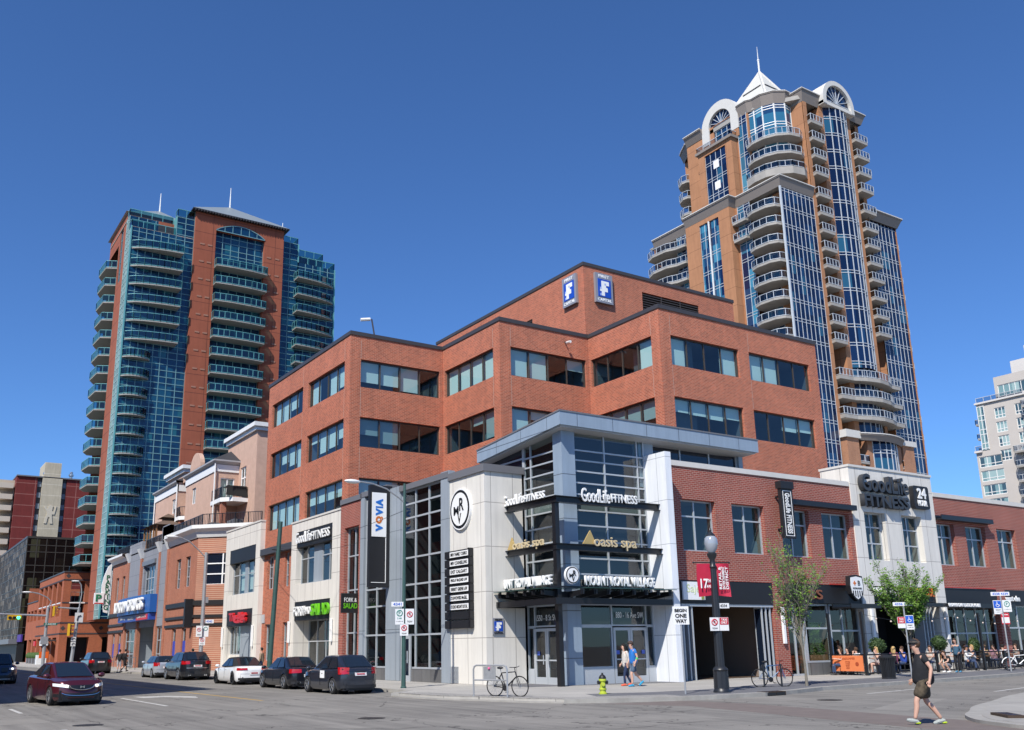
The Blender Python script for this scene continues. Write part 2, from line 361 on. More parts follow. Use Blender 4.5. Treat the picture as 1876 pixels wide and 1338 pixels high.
# ================================================================ GROUND
def road_mat():
    m, t, b = nodes('asphalt')
    g = N(t, 'ShaderNodeNewGeometry')
    n1 = N(t, 'ShaderNodeTexNoise', Scale=.22, Detail=6., Roughness=.65); n2 = N(t, 'ShaderNodeTexNoise', Scale=38., Detail=3.)
    mp = N(t, 'ShaderNodeMapping'); mp.inputs['Scale'].default_value = (3.2, .12, 1); n3 = N(t, 'ShaderNodeTexNoise', Scale=.9, Detail=4.)
    for n in (n1, n2): t.links.new(g.outputs['Position'], n.inputs['Vector'])
    t.links.new(g.outputs['Position'], mp.inputs['Vector']); t.links.new(mp.outputs[0], n3.inputs['Vector'])
    a = N(t, 'ShaderNodeMath', operation='ADD'); t.links.new(n1.outputs['Fac'], a.inputs[0]); t.links.new(n3.outputs['Fac'], a.inputs[1])
    a2 = N(t, 'ShaderNodeMath', operation='ADD'); t.links.new(a.outputs[0], a2.inputs[0]); t.links.new(n2.outputs['Fac'], a2.inputs[1])
    cr = N(t, 'ShaderNodeValToRGB'); e = cr.color_ramp.elements; e[0].position = .40; e[0].color = (.150, .142, .130, 1); e[1].position = .60; e[1].color = (.265, .25, .225, 1)
    d = N(t, 'ShaderNodeMath', operation='DIVIDE'); d.inputs[1].default_value = 3; t.links.new(a2.outputs[0], d.inputs[0]); t.links.new(d.outputs[0], cr.inputs[0])
    # thin dark tar-sealed cracks
    v = N(t, 'ShaderNodeTexVoronoi', feature='DISTANCE_TO_EDGE', Scale=.16); nn = N(t, 'ShaderNodeTexNoise', Scale=.8, Detail=5.)
    t.links.new(g.outputs['Position'], nn.inputs['Vector'])
    ad = N(t, 'ShaderNodeVectorMath', operation='ADD'); sc = N(t, 'ShaderNodeVectorMath', operation='SCALE'); sc.inputs['Scale'].default_value = 3.
    t.links.new(nn.outputs['Color'], sc.inputs[0]); t.links.new(sc.outputs[0], ad.inputs[0]); t.links.new(g.outputs['Position'], ad.inputs[1]); t.links.new(ad.outputs[0], v.inputs['Vector'])
    lt = N(t, 'ShaderNodeMath', operation='LESS_THAN'); lt.inputs[1].default_value = .0045; t.links.new(v.outputs['Distance'], lt.inputs[0])
    mx = N(t, 'ShaderNodeMixRGB', blend_type='MULTIPLY'); mx.inputs[2].default_value = (.45, .45, .45, 1)
    t.links.new(lt.outputs[0], mx.inputs[0]); t.links.new(cr.outputs[0], mx.inputs[1]); t.links.new(mx.outputs[0], b.inputs['Base Color'])
    b.inputs['Roughness'].default_value = .9; b.inputs['Specular IOR Level'].default_value = .25
    bp = N(t, 'ShaderNodeBump', Strength=.5, Distance=.01); t.links.new(n2.outputs['Fac'], bp.inputs['Height']); t.links.new(bp.outputs[0], b.inputs['Normal'])
    return m
ASPH = road_mat()
WALK = brick('sidewalk_concrete', (.46, .44, .40), (.43, .41, .375), (.22, .21, .20), 1.5, 1.5, .012, 0, .9, .1, .12)
def flatbrick(name, c1, c2, mo, bw, bh, ms, off=.0, var=.12, rot=0):
    m = brick(name, c1, c2, mo, bw, bh, ms, off, .88, .1, var); t = m.node_tree
    g = [n for n in t.nodes if n.type == 'NEW_GEOMETRY'][0]; mp = [n for n in t.nodes if n.type == 'MAPPING'][0]
    mp.inputs['Rotation'].default_value = (0, 0, rot)
    t.links.new(g.outputs['Position'], mp.inputs['Vector']); return m
WALK = flatbrick('sidewalk_slabs', (.40, .38, .345), (.365, .35, .32), (.20, .19, .18), 1.5, 1.5, .012)
PAV2 = flatbrick('dark_paving', (.15, .15, .16), (.13, .13, .14), (.07, .07, .07), .6, .3, .008)
PAVB = flatbrick('block_paving', (.36, .34, .31), (.27, .26, .24), (.12, .12, .12), .12, .62, .01)
KERB = mat('kerb_concrete', (.33, .315, .285), .9, var=.2, vscale=2)
REDC = mat('stamped_red_asphalt', (.165, .135, .12), .9, var=.15, vscale=2)
RMW = mat('road_paint_white', (.50, .49, .46), .8, var=.25, vscale=3)
RMY = mat('road_paint_yellow', (.42, .27, .07), .8, var=.25, vscale=3)
ZR = -.13
struct(MB().quad((-700, -500, ZR), (1300, -500, ZR), (1300, 1600, ZR), (-700, 1600, ZR)).build('road', ASPH))
KL = [(23.0, 119), (18.9, 115), (18.6, 112), (18.6, 34.9), (17.0, 33.2), (17.0, 31.5), (17.15, 30), (17.75, 28.4), (18.3, 26.3), (19.0, 25.0), (20.2, 24.3), (21.5, 23.8), (22.8, 23.4), (24.0, 23.2), (26.3, 23.15), (28.5, 23.6), (30.8, 24.3), (34.7, 24.8), (40.3, 25.3), (49.2, 26.6), (60, 28.0), (90, 30.5), (150, 33)]
def offs(pl, d):
    out = []
    for i, p in enumerate(pl):
        a = Vector(pl[max(i-1, 0)]); b = Vector(pl[min(i+1, len(pl)-1)]); t = (b-a).normalized(); out.append((p[0]-t.y*d, p[1]+t.x*d))
    return out
KI = offs(KL, .28)
struct(MB().prism(KI+[(150, 60), (25, 119)], ZR-.05, 0).build('sidewalk', WALK))
k = MB()
for i in range(len(KL)-1):
    lo = 20 < (KL[i][0]) and KL[i][0] < 17.5
    dr = 4 <= i <= 8
    z = -.09 if dr else 0.004
    k.prism([KL[i], KL[i+1], KI[i+1], KI[i]], ZR-.04, z)
struct(k.build('kerb', KERB))
KJ = offs(KL, 1.35); kp = MB()
for i in range(4, 12): kp.prism([KI[i], KI[i+1], KJ[i+1], KJ[i]], -.02, .004)
struct(kp.build('paving_band', PAVB))
KM = offs(KL, 1.9)
kp = MB()
for i in range(10, 20): kp.prism([KJ[i] if i < 12 else KI[i], KJ[i+1] if i < 12 else KI[i+1], offs(KL, 3.1)[i+1], offs(KL, 3.1)[i]], -.02, .0035)
struct(kp.build('paving_band', PAV2))
struct(MB().prism([(23.4, 33.2), (30.6, 31.7), (30.6, 33.2), (25.5, 33.2), (25.5, 36.3), (23.4, 36.3)], -.02, .006).build('entrance_paving', PAV2))
q = MB().prism([(19.8, 23.9), (21.3, 24.3) if 0 else (22.6, 23.3), (22.9, 20.9), (22.4, 17.5), (21.6, 13.0), (20.9, 9.0), (18.4, 9.0), (19.3, 13.8), (20.2, 18), (20.9, 21.3)], ZR, ZR+.004)
struct(q.build('crosswalk', REDC))
isl = [(60, 24.0), (45, 20.6), (32.3, 17.6), (27.7, 16.0), (25.2, 15.1), (23.5, 14.2), (22.3, 13.6), (21.2, 12.7), (20.7, 11.9), (20.4, 11.2), (20.3, 10.3), (20.6, 8.5), (21.5, 5), (60, 4)]
ISI = [(60, 23.7), (45, 20.3), (32.3, 17.3), (27.8, 15.7), (25.35, 14.8), (23.7, 13.9), (22.5, 13.3), (21.45, 12.5), (20.98, 11.8), (20.7, 11.15), (20.6, 10.3), (20.9, 8.6), (21.8, 5.2), (60, 4.3)]
def smooth(pl, n=4):
    out = []; k = len(pl)
    for i in range(k-1):
        p0, p1, p2, p3 = [Vector(pl[max(0, min(k-1, j))]) for j in (i-1, i, i+1, i+2)]
        for s in range(n): t = s/n; out.append(tuple(.5*((2*p1)+(p2-p0)*t+(2*p0-5*p1+4*p2-p3)*t*t+(3*p1-p0-3*p2+p3)*t**3)))
    return out+[tuple(pl[-1])]
struct(MB().prism(smooth(isl), ZR-.03, -.052).build('island_kerb', KERB))
struct(MB().prism(smooth(ISI), ZR, -.046).build('traffic_island', flatbrick('island_concrete', (.33, .315, .285), (.30, .285, .26), (.18, .17, .16), 3, 3, .02)))
def stripe(x0, y0, x1, y1, w, m, nm='road_marking'):
    a, b = Vector((x0, y0)), Vector((x1, y1)); t = (b-a).normalized(); n = Vector((-t.y, t.x))*w/2
    return struct(MB().prism([(a-n)[:], (b-n)[:], (b+n)[:], (a+n)[:]], ZR, ZR+.004).build(nm, m))
for y0, y1 in ((22.5, 25.5), (33.2, 36.0), (44, 47), (55, 58)): stripe(4.2, y0, 4.2, y1, .12, RMW)
stripe(8.75, 33.7, 8.72, 40.5, .12, RMW); stripe(8.7, 50, 8.7, 56, .12, RMW)
stripe(12.35, 34.4, 12.1, 47, .14, RMY); stripe(12.1, 47, 11.9, 110, .14, RMY)
struct(MB().prism([(9.35, 41.3), (9.5, 40.1), (10.3, 40.2), (11.2, 38.6), (11.4, 39.6), (10.6, 41.0), (9.6, 41.2)], ZR, ZR+.004).build('road_arrow', RMW))
stripe(34, 19.5, 48, 22.5, .12, RMW); stripe(55, 24, 70, 26.4, .12, RMW); stripe(30, 21.8, 34.5, 22.6, .1, RMW)
mh = MB(); mh.lathe([(.38, 0), (.38, .006), (.0, .008)], (4.95, 26.6, ZR), 18)
tag(mh.build('manhole_cover', mat('cast_iron', (.05, .045, .04), .6, .5)), 'round iron manhole cover in the asphalt below the maroon sedan', 'manhole cover', 'manhole covers in the road')
mh = MB(); mh.lathe([(.36, 0), (.36, .006), (.0, .008)], (11.5, 23.6, ZR), 18)
tag(mh.build('manhole_cover', MATS['cast_iron']), 'round iron manhole cover in the asphalt in front of the grey hatchback', 'manhole cover', 'manhole covers in the road')
mh = MB(); mh.lathe([(.40, 0), (.40, .006), (.0, .008)], (26.0, 20.3, ZR), 18)
tag(mh.build('manhole_cover', MATS['cast_iron']), 'iron manhole cover in the road before the storm drain by the black lamp post', 'manhole cover', 'manhole covers in the road')
def drain(x, y, a, label):
    t = thing('storm_drain', label, 'storm drain', (x, y, 0), 'storm drains in the kerbs')
    g = MB(); g.box(-.55, .55, -.04, .34, -.16, .012); g.build('frame', mat('rusty_iron', (.07, .045, .03), .7, .3) if 'rusty_iron' not in MATS else MATS['rusty_iron']).parent = t
    s = MB()
    for i in range(2): s.box(-.48+.5*i, -.02+.5*i, -.055, -.03, -.115, -.02)
    s.build('opening', BLK).parent = t
    s = MB()
    for i in range(2): s.box(-.46+.5*i, -.04+.5*i, .03, .25, .012, .017)
    s.build('opening', BLK).parent = t
    t.rotation_euler = (0, 0, a)
drain(26.9, 23.25, R(3), 'rusty storm drain inlet in the kerb between lamp post and young tree')
_d = hit(1846, 1320, 2, ZR); drain(_d.x+.15, _d.y-.1, R(48), 'rusty storm drain inlet at the tip of the concrete traffic island')

# ================================================================ OFFICE BLOCK
ob = thing('office_building', 'four storey orange brick office block with stepped corners and strip windows', 'office building', (23.7, 38.75, 0))
ZT = 21.2; rows = [(17.8, 19.65), (13.92, 15.84), (10.05, 11.95)]
faces = [(0, 23.7, 52.35, 67.2, [(60.28, 66.4), (53.22, 59.3)], 0), (1, 52.35, 23.7, 30.5, [(24.43, 30.25)], 8), (0, 30.5, 45.4, 52.35, [(46.17, 52.1)], 8),
         (1, 45.4, 30.5, 37.5, [(31.3, 37.25)], 8), (0, 37.5, 38.75, 45.4, [(39.5, 45.2)], 8), (1, 38.75, 37.5, 51.8, [(38.38, 44.2), (45.14, 50.95)], 8)]
bl = {(0, 0, 0): [.9, 1, .6, .0], (0, 0, 1): [.0, .55, .75, .95], (0, 0, 2): [.98]*4, (0, 1, 0): [1, .0, .9, .8], (0, 1, 1): [.3, .8, .75, .55], (0, 1, 2): [.5]*4,
      (1, 0, 0): [.78, .8, .92, 0], (1, 0, 1): [.55, .8, 0, 0], (1, 0, 2): [.6, .3, 0, 0], (2, 0, 0): [.97, .97, .97, .95], (2, 0, 1): [0, 0, .3, .9],
      (3, 0, 0): [1, 1, .0, .4], (3, 0, 1): [.98, .3, 0, 0], (4, 0, 0): [0, 0, 0, .98], (4, 0, 1): [.98, .98, .98, .6],
      (5, 0, 0): [.97, 0, 0, .95], (5, 1, 0): [.97, .97, 0, 0], (5, 0, 1): [.42, .45, .5, .4], (5, 1, 1): [0, 0, .5, .45]}
wl_ = MB(); jt = MB()
for fi, (ax, c, u0, u1, ws, zb) in enumerate(faces):
    holes = [(a, b, z0, z1) for a, b in ws for z0, z1 in rows if not (fi >= 2 and z0 < 11)]
    if fi == 0:
        holes += [(52.7, 60.4, 0, 9.8), (64.8, 66.0, 5.85, 8.2), (61.8, 62.6, 5.85, 8.2), (64.95, 66.1, .9, 3.4), (61.8, 62.65, .9, 3.45)]
    wallgrid(wl_, ax, c, u0, u1, zb, ZT, holes, .22)
    for wi, (a, b) in enumerate(ws):
        for ri, (z0, z1) in enumerate(rows):
            if fi >= 2 and ri == 2: continue
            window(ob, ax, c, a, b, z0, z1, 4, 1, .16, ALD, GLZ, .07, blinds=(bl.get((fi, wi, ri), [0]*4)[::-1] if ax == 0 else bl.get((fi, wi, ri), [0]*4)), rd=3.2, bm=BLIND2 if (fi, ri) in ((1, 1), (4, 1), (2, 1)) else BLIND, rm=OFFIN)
            jt.fbox(ax, c, a-.01, a+.02, z1+.05, ZT-.3 if ri == 0 else rows[ri-1][0]-.05, -.004, .02)
    if fi == 0:
        for (a, b, z0, z1) in [(64.8, 66.0, 5.85, 8.2), (61.8, 62.6, 5.85, 8.2)]: window(ob, 0, 23.7, a, b, z0, z1, 2, 3, .16, ALU, GLS, .06)
        for (a, b, z0, z1) in [(64.95, 66.1, .9, 3.4), (61.8, 62.65, .9, 3.45)]: window(ob, 0, 23.7, a, b, z0, z1, 2, 2, .16, ALU, GLS, .06, blinds=[.9, .9])
# unseen back and sides of the block
wl_.quad((23.7, 67.2, 0), (23.7, 67.2, ZT), (51.8, 67.2, ZT), (51.8, 67.2, 0)); wl_.quad((51.8, 38.75, 0), (51.8, 67.2, 0), (51.8, 67.2, ZT), (51.8, 38.75, ZT))
wl_.build('wall', OFB, ob); jt.build('movement_joint', mat('joint_sealant', (.42, .30, .24), .8), ob)
plan = [(23.7, 67.2), (23.7, 52.35), (30.5, 52.35), (30.5, 45.4), (37.5, 45.4), (37.5, 38.75), (51.8, 38.75), (51.8, 67.2)]
def oset(pl, d):
    """outline of a plan pushed outwards (counter-clockwise order here)"""
    n = len(pl); out = []
    for i in range(n):
        p, a, b = Vector(pl[i]), Vector(pl[i-1]), Vector(pl[(i+1) % n]); t1 = (p-a).normalized(); t2 = (b-p).normalized()
        n1 = Vector((t1.y, -t1.x)); n2 = Vector((t2.y, -t2.x)); m = (n1+n2); m = m/max(m.dot(n1), .3); out.append((p.x+m.x*d, p.y+m.y*d))
    return out
MB().prism(oset(plan, -.35), ZT-.5, ZT-.3).build('roof', DKT, ob)
cp = MB(); A = oset(plan, .06); B = oset(plan, -.35)
for i in range(len(plan)): j = (i+1) % len(plan); cp.prism([A[i], A[j], B[j], B[i]], ZT, ZT+.25)
cp.build('coping', DKT, ob)
cn = MB()
for a, b in ((61.2, 67.0),): cn.fbox(0, 23.7, a-.6, b-.2, 8.3, 8.75, -.35, 0)
cn.build('canopy', DKT, ob)
lv = MB().fbox(0, 23.7, 66.2, 66.75, 3.5, 4.1, -.05, .02); lv.build('vent', ALU, ob)
# penthouse
PX, PY, PZ = 39.0, 47.4, 27.45
ph = MB(); wallgrid(ph, 0, PX, PY, 68, 20.5, PZ, [(53.6, 57, 24.4, 25.4)]); wallgrid(ph, 1, PY, PX, 53.9, 20.5, PZ, [(44.4, 50.1, 25.0, 26.5)]); ph.quad((53.9, PY, 20.5), (53.9, 68, 20.5), (53.9, 68, PZ), (53.9, PY, PZ)); ph.quad((PX, 68, 20.5), (PX, 68, PZ), (53.9, 68, PZ), (53.9, 68, 20.5))
pw = ph.build('penthouse', OFB, ob)
lv = MB(); lv.fbox(1, PY, 44.4, 50.1, 25.0, 26.5, .24, .28)
for i in range(8): lv.fbox(1, PY, 44.4, 50.1, 25.03+i*.185, 25.09+i*.185, .03, .2)
for u in (46.3, 48.2): lv.fbox(1, PY, u-.03, u+.03, 25, 26.5, .02, .22)
lv.build('louvre', ALD, pw)
lv = MB().fbox(0, PX, 53.6, 57, 24.4, 25.4, .24, .28)
for i in range(5): lv.fbox(0, PX, 53.6, 57, 24.43+i*.2, 24.49+i*.2, .03, .2)
lv.build('louvre', ALD, pw)
cp = MB(); PL = [(PX, 68), (PX, PY), (53.9, PY), (53.9, 68)]; A = oset(PL, .06); B = oset(PL, -.35)
for i in range(4): j = (i+1) % 4; cp.prism([A[i], A[j], B[j], B[i]], PZ, PZ+.24)
cp.build('coping', DKT, pw); MB().prism(oset(PL, -.35), PZ-.4, PZ-.2).build('roof', DKT, pw)
def camera_thing(pos, label, mast=0, d=(-1, -.4), sc=1.):
    t = thing('security_camera', label, 'camera', pos, 'security cameras and lights on the office block')
    g = MB(); D = Vector((d[0], d[1], -.15)).normalized(); c = Vector(pos)+Vector((0, 0, mast)); g.tube([c, c+D*.55*sc], .1*sc, 8); g.build('housing', WHT, t, True)
    g = MB(); g.tube([Vector(pos)-Vector(D)*.3, c-D*.1], .045*sc, 6); g.build('bracket', DKT, t)
camera_thing((25.2, 52.7, 21.45), 'white security camera on a mast at the office roof corner', 1.15, (-1, .3), 1.15)
camera_thing((35.5, 45.1, 20.6), 'small white camera fixed under the office parapet', -.1, (-.2, -1), .9)

def fc_sign(ax, c, u, z, w, h, label, small=False):
    """pixelled F sign: grey plate, blue field, white squares"""
    u0, u1 = u-w/2, u+w/2; t = thing('wall_sign', label, 'sign', (c, u, z) if ax == 0 else (u, c, z), 'pixelled F signs')
    g = MB().fbox(ax, c, u0, u1, z-h/2, z+h/2, -.22 if not small else -.06, -.02); g.build('plate', mat('sign_silver', (.33, .33, .36), .4, .3) if 'sign_silver' not in MATS else MATS['sign_silver'], t)
    D = -.25 if not small else -.075
    g = MB().fbox(ax, c, u0+w*.13, u1-w*.13, z-h*.3, z+h*.3, D, D+.04); g.build('blue_field', mat('sign_blue', (.01, .07, .45), .4) if 'sign_blue' not in MATS else MATS['sign_blue'], t)
    F = [".#####", ".##o##", ".###..", "o####.", "#####.", ".##...", "o##..."]
    a, b = MB(), MB(); cw = w*.74*.72/6; ch = h*.6*.84/7
    for r, row in enumerate(F):
        for cc, s in enumerate(row):
            if s == '.': continue
            x = (cc-3)*cw
            ua, ub = (u+x, u+x+cw) if ax else (u-x-cw, u-x)
            (a if s == '#' else b).fbox(ax, c, ua, ub, z+h*.24-(r+1)*ch, z+h*.24-r*ch, D-.012, D)
    a.build('emblem', WHP, t); b.build('emblem', mat('sign_pale_blue', (.35, .45, .75), .4) if 'sign_pale_blue' not in MATS else MATS['sign_pale_blue'], t)
    dd = D if small else -.23
    for s, zz in (('FIRST', z+h*.4), ('CAPITAL', z-h*.4)):
        text(t, s, (c+dd, u, zz) if ax == 0 else (u, c+dd, zz), ax, .3, WHP if not small else BLM, .01, .008, w*.62 if s == 'FIRST' else w*.8, h*.1)
fc_sign(0, PX, 48.8, 25.95, 1.55, 2.2, 'grey and blue pixelled F sign on the shaded left face of the roof penthouse')
fc_sign(1, PY, 40.65, 25.95, 1.55, 2.2, 'grey and blue pixelled F sign on the right face of the roof penthouse')

# ================================================================ LEFT PODIUM ON 8 ST
lp = thing('shop_podium', 'two storey shop podium with white stone bays, brick piers and tall glazing along the street', 'shop building', (23.35, 36.3, 0))
X0 = 23.35
# white stone corner block
g = MB(); wallgrid(g, 0, X0, 36.3, 39.45, 0, 9.65); wallgrid(g, 1, 36.3, X0, 25.5, 0, 9.65); g.build('stone_panel_wall', WPN, lp)
g = MB(); g.box(X0-.1, 25.6, 36.2, 39.5, 9.65, 10.0); g.box(X0-.1, 25.6, 39.5, 44.7, 9.85, 10.15); g.build('coping', GCP, lp)
g = MB(); g.fbox(0, X0, 39.45, 40.25, 0, 10.2, -.06, .3); g.build('pilaster', GPL, lp)
g = MB(); g.fbox(0, X0, 44.65, 46.28, 0, 10.2, -.03, .3); g.build('grey_panel_wall', GPL, lp)
g = MB(); g.fbox(0, X0, 49.1, 49.6, 0, 10.2, -.05, .3); g.build('pilaster', GPL, lp)
window(lp, 0, X0, 40.25, 44.65, .62, 9.85, 3, 8, .1, ALU, GLS, .09, rf=[(z-.62)/9.23 for z in (2.3, 4.1, 4.85, 6.25, 7.6, 8.35, 9.1)], cf=[.34, .67], rd=4.5)
window(lp, 0, X0, 46.28, 49.1, .62, 10.0, 2, 8, .1, ALU, GLS, .09, rf=[(z-.62)/9.4 for z in (2.35, 3.9, 4.85, 6.4, 7.7, 9.0)], rd=4.5)
g = MB(); g.fbox(0, X0, 40.25, 43.45, 0, .62, .02, .3); g.fbox(0, X0, 46.28, 49.1, 0, .62, .02, .3); g.build('granite_base', GRN, lp)
g = MB(); g.fbox(0, X0, 43.5, 44.5, 0, 2.25, -.02, .06); d0 = g.build('door', ALU, lp); g = MB(); g.fbox(0, X0, 43.65, 44.35, .3, 2.1, -.035, -.02); g.build('pane', GLD, d0)
g = MB().tube([(X0-.12, 43.62, .9), (X0-.12, 43.62, 1.5)], .025, 6); g.build('handle', ALU, d0)
# brick piece beside it
g = MB(); wallgrid(g, 0, X0, 49.6, 52.5, 0, 10.15, [(49.9, 51.9, 1.0, 8.67)], .3); g.quad((X0, 49.6, 9.9), (X0, 49.6, 10.15), (26, 49.6, 10.15), (26, 49.6, 9.9)); g.build('brick_wall', PDB, lp)
window(lp, 0, X0, 49.9, 51.9, 1.0, 8.67, 2, 5, .25, ALU, GLS, .08, rf=[.2, .42, .52, .78], rd=4)
g = MB().box(X0-.08, 24, 49.5, 52.5, 10.15, 10.45); g.box(X0-.08, 24, 46.2, 49.6, 10.2, 10.5); g.build('coping', GCP, lp)
MB().box(24.2, 25.0, 40, 52.3, 9.4, 9.7).build('roof', GCP, lp)
def white_bay(y0, y1, zt, up, lo, label, lo_d, w_lo, side=True):
    t = MB(); h = [up, lo]
    wallgrid(t, 0, X0, y0, y1, 0, zt, [(*up, .46), (*lo, lo_d)])
    t.quad((X0, y0, 0), (X0, y0, zt), (24.4, y0, zt), (24.4, y0, 0)); t.quad((X0, y1, 0), (X0, y1, zt), (24.4, y1, zt), (24.4, y1, 0)); t.quad((X0, y0, zt), (24.4, y0, zt), (24.4, y1, zt), (X0, y1, zt))
    o = t.build('stone_bay', WPN, lp)
    MB().box(X0-.05, 24.45, y0-.04, y1+.04, zt, zt+.12).build('coping', STO, o)
    t = MB(); t.fbox(0, X0, up[0]+.01, up[1]-.01, up[3]-1.05, up[3]-.01, .03, .5); t.build('sign_band', BLM, o)
    t = MB(); t.fbox(0, X0, lo[0]+.01, lo[1]-.01, lo[3]-1.2, lo[3]-.01, .03, .5); t.build('sign_band', BLM, o)
    return o
b1 = white_bay(52.55, 60.55, 9.9, (53.75, 59.65, 5.77, 9.26), (53.87, 59.7, .1, 4.66), '', 1.12, None)
window(lp, 0, X0, 53.75, 56.1, 5.8, 8.3, 2, 2, .38, ALU, GLS, .07, rf=[.66], rd=3); window(lp, 0, X0, 57.4, 59.65, 5.8, 8.3, 2, 2, .38, ALU, GLS, .07, rf=[.66], rd=3)
g = MB(); g.fbox(0, X0, 56.1, 57.4, 5.77, 8.3, .36, .6); g.build('grey_panel_wall', GPL, lp)
sh = window(lp, 0, X0, 53.9, 59.68, .1, 3.5, 4, 2, 1.05, ALU, GLS, .07, rf=[.6], rd=3.5)
b2 = white_bay(66.8, 74.9, 10.85, (67.76, 73.8, 5.77, 9.28), (67.95, 73.95, .1, 4.63), '', .52, None)
window(lp, 0, X0, 67.8, 70.4, 5.8, 8.3, 2, 2, .38, ALU, GLS, .07, rf=[.6], rd=3, blinds=[.9, .9]); window(lp, 0, X0, 71.0, 73.78, 5.8, 8.3, 2, 2, .38, ALU, GLS, .07, rf=[.6], rd=3, blinds=[.9, 0])
g = MB(); g.fbox(0, X0, 70.4, 71.0, 5.77, 8.3, .36, .6); g.build('grey_panel_wall', GPL, lp)
window(lp, 0, X0, 71.6, 73.93, 1.3, 3.45, 3, 1, .42, ALU, GLS, .07, rd=3, blinds=[.8, .9, 0]); g = MB(); g.fbox(0, X0, 67.95, 71.6, .1, 3.5, .4, .7); g.build('grey_panel_wall', GPL, lp)
g = MB(); g.fbox(0, X0, 71.6, 73.95, .1, 1.3, .4, .7); g.build('stone_panel_wall', WPN, lp)
def wall_lamp(ax, c, u, z0, z1, label):
    t = thing('wall_light', label, 'wall light', (c, u, z0) if ax == 0 else (u, c, z0), 'tall white wall lights')
    MB().fbox(ax, c, u-.08, u+.08, z0, z1, -.17, -.05).build('diffuser', WHP, t); MB().fbox(ax, c, u-.03, u+.03, z0+.2, z1-.2, -.05, 0).build('bracket', ALU, t)
wall_lamp(0, X0, 60.3, 2.08, 3.45, 'tall white wall light on the stone pier left of the green and white restaurant sign')
wall_lamp(0, X0, 53.4, 2.08, 3.45, 'tall white wall light on the stone pier right of the green and white restaurant sign')
wall_lamp(0, X0, 67.5, 1.9, 3.4, 'tall white wall light on the stone pier right of the red script sign')
wall_lamp(0, X0, 74.5, 1.9, 3.4, 'tall white wall light left of the red script sign, at the brick corner')
PATCH = mat('asphalt_patch', (.085, .08, .075), .92, var=.2, vscale=2, bump=.3, bscale=60); PATCHL = mat('worn_asphalt', (.235, .22, .195), .92, var=.15, vscale=1.5)
for pl, m_ in (([(9.2, 27.5), (12.2, 26.4), (12.6, 28.0), (9.6, 29.0)], PATCHL), ([(13.2, 19.6), (18.2, 17.4), (18.5, 18.4), (13.5, 20.6)], PATCHL), ([(2.0, 28.0), (4.4, 28.4), (4.2, 30.6), (1.8, 30.2)], PATCHL), ([(23.5, 15.9), (29, 18.2), (28.8, 19.2), (23.2, 16.8)], PATCHL)):
    struct(MB().prism(pl, ZR, ZR+.002).build('road_patch', m_))
rnd = random.Random(4); g = MB()
for k_ in range(16):
    x, y = rnd.uniform(2, 26), rnd.uniform(14, 44); a = rnd.choice([0, math.pi/2])+rnd.gauss(0, .25)
    if x > 15 and y > 22: continue
    pts = [Vector((x, y))]
    for i in range(rnd.randint(6, 14)): a += rnd.gauss(0, .35); pts.append(pts[-1]+Vector((math.cos(a), math.sin(a)))*.55); a -= (a-round(a/(math.pi/2))*math.pi/2)*.3
    for p, q in zip(pts, pts[1:]):
        t_ = (q-p).normalized(); n_ = Vector((-t_.y, t_.x))*rnd.uniform(.006, .018); g.quad((p.x-n_.x, p.y-n_.y, ZR+.0035), (q.x-n_.x, q.y-n_.y, ZR+.0035), (q.x+n_.x, q.y+n_.y, ZR+.0035), (p.x+n_.x, p.y+n_.y, ZR+.0035))
struct(g.build('road_cracks', mat('tar_seal', (.05, .047, .045), .7)))
def gx(px, Y, z=0.):
    """X of the point at depth Y and height z seen at picture column px"""
    k = (px-CX)/FPX; v = Vector((0, Y, z-H)); a = v.dot(CR)-k*v.dot(CF); b = CR.x-k*CF.x
    return -a/b
def disc(mb, ax, c, u, z, r, d0, d1, n=28, ry=None):
    ry = ry or r; base = len(mb.v)
    for d in (d0, d1):
        for k in range(n):
            t = 2*math.pi*k/n; a, b = u+r*math.cos(t), z+ry*math.sin(t); mb.v.append((c+d, a, b) if ax == 0 else (a, c+d, b))
    mb.f.append(tuple(base+k for k in range(n))); mb.f.append(tuple(base+n+k for k in range(n))[::-1])
    for k in range(n): j = (k+1) % n; mb.f.append((base+k, base+j, base+n+j, base+n+k))
    return mb
def tpx(parent, s, ax, c, a, b, h, m, ext=.03, bold=0., name='lettering', spacing=1.):
    """lettering whose left and right middle sit where pixels a and b meet the facade plane"""
    A, B = hit(a[0], a[1], ax, c), hit(b[0], b[1], ax, c); mid = (A+B)/2; W = abs((A-B)[1-ax])
    return text(parent, s, mid, ax, h, m, ext, bold, W, h, name, spacing)
LETW = mat('white_letter', (.82, .82, .80), .4); LETG = mat('gold_letter', (.62, .50, .30), .4, .1); PYG = mat('pyramid_gold', (.50, .36, .14), .4, .2); LETD = mat('charcoal_letter', (.035, .037, .042), .4)
LETR = mat('red_letter', (.55, .015, .02), .4); LETN = mat('green_letter', (.14, .50, .01), .4); LETO = mat('orange_letter', (.62, .16, .02), .4); INK = mat('black_ink', (.01, .01, .01), .5)
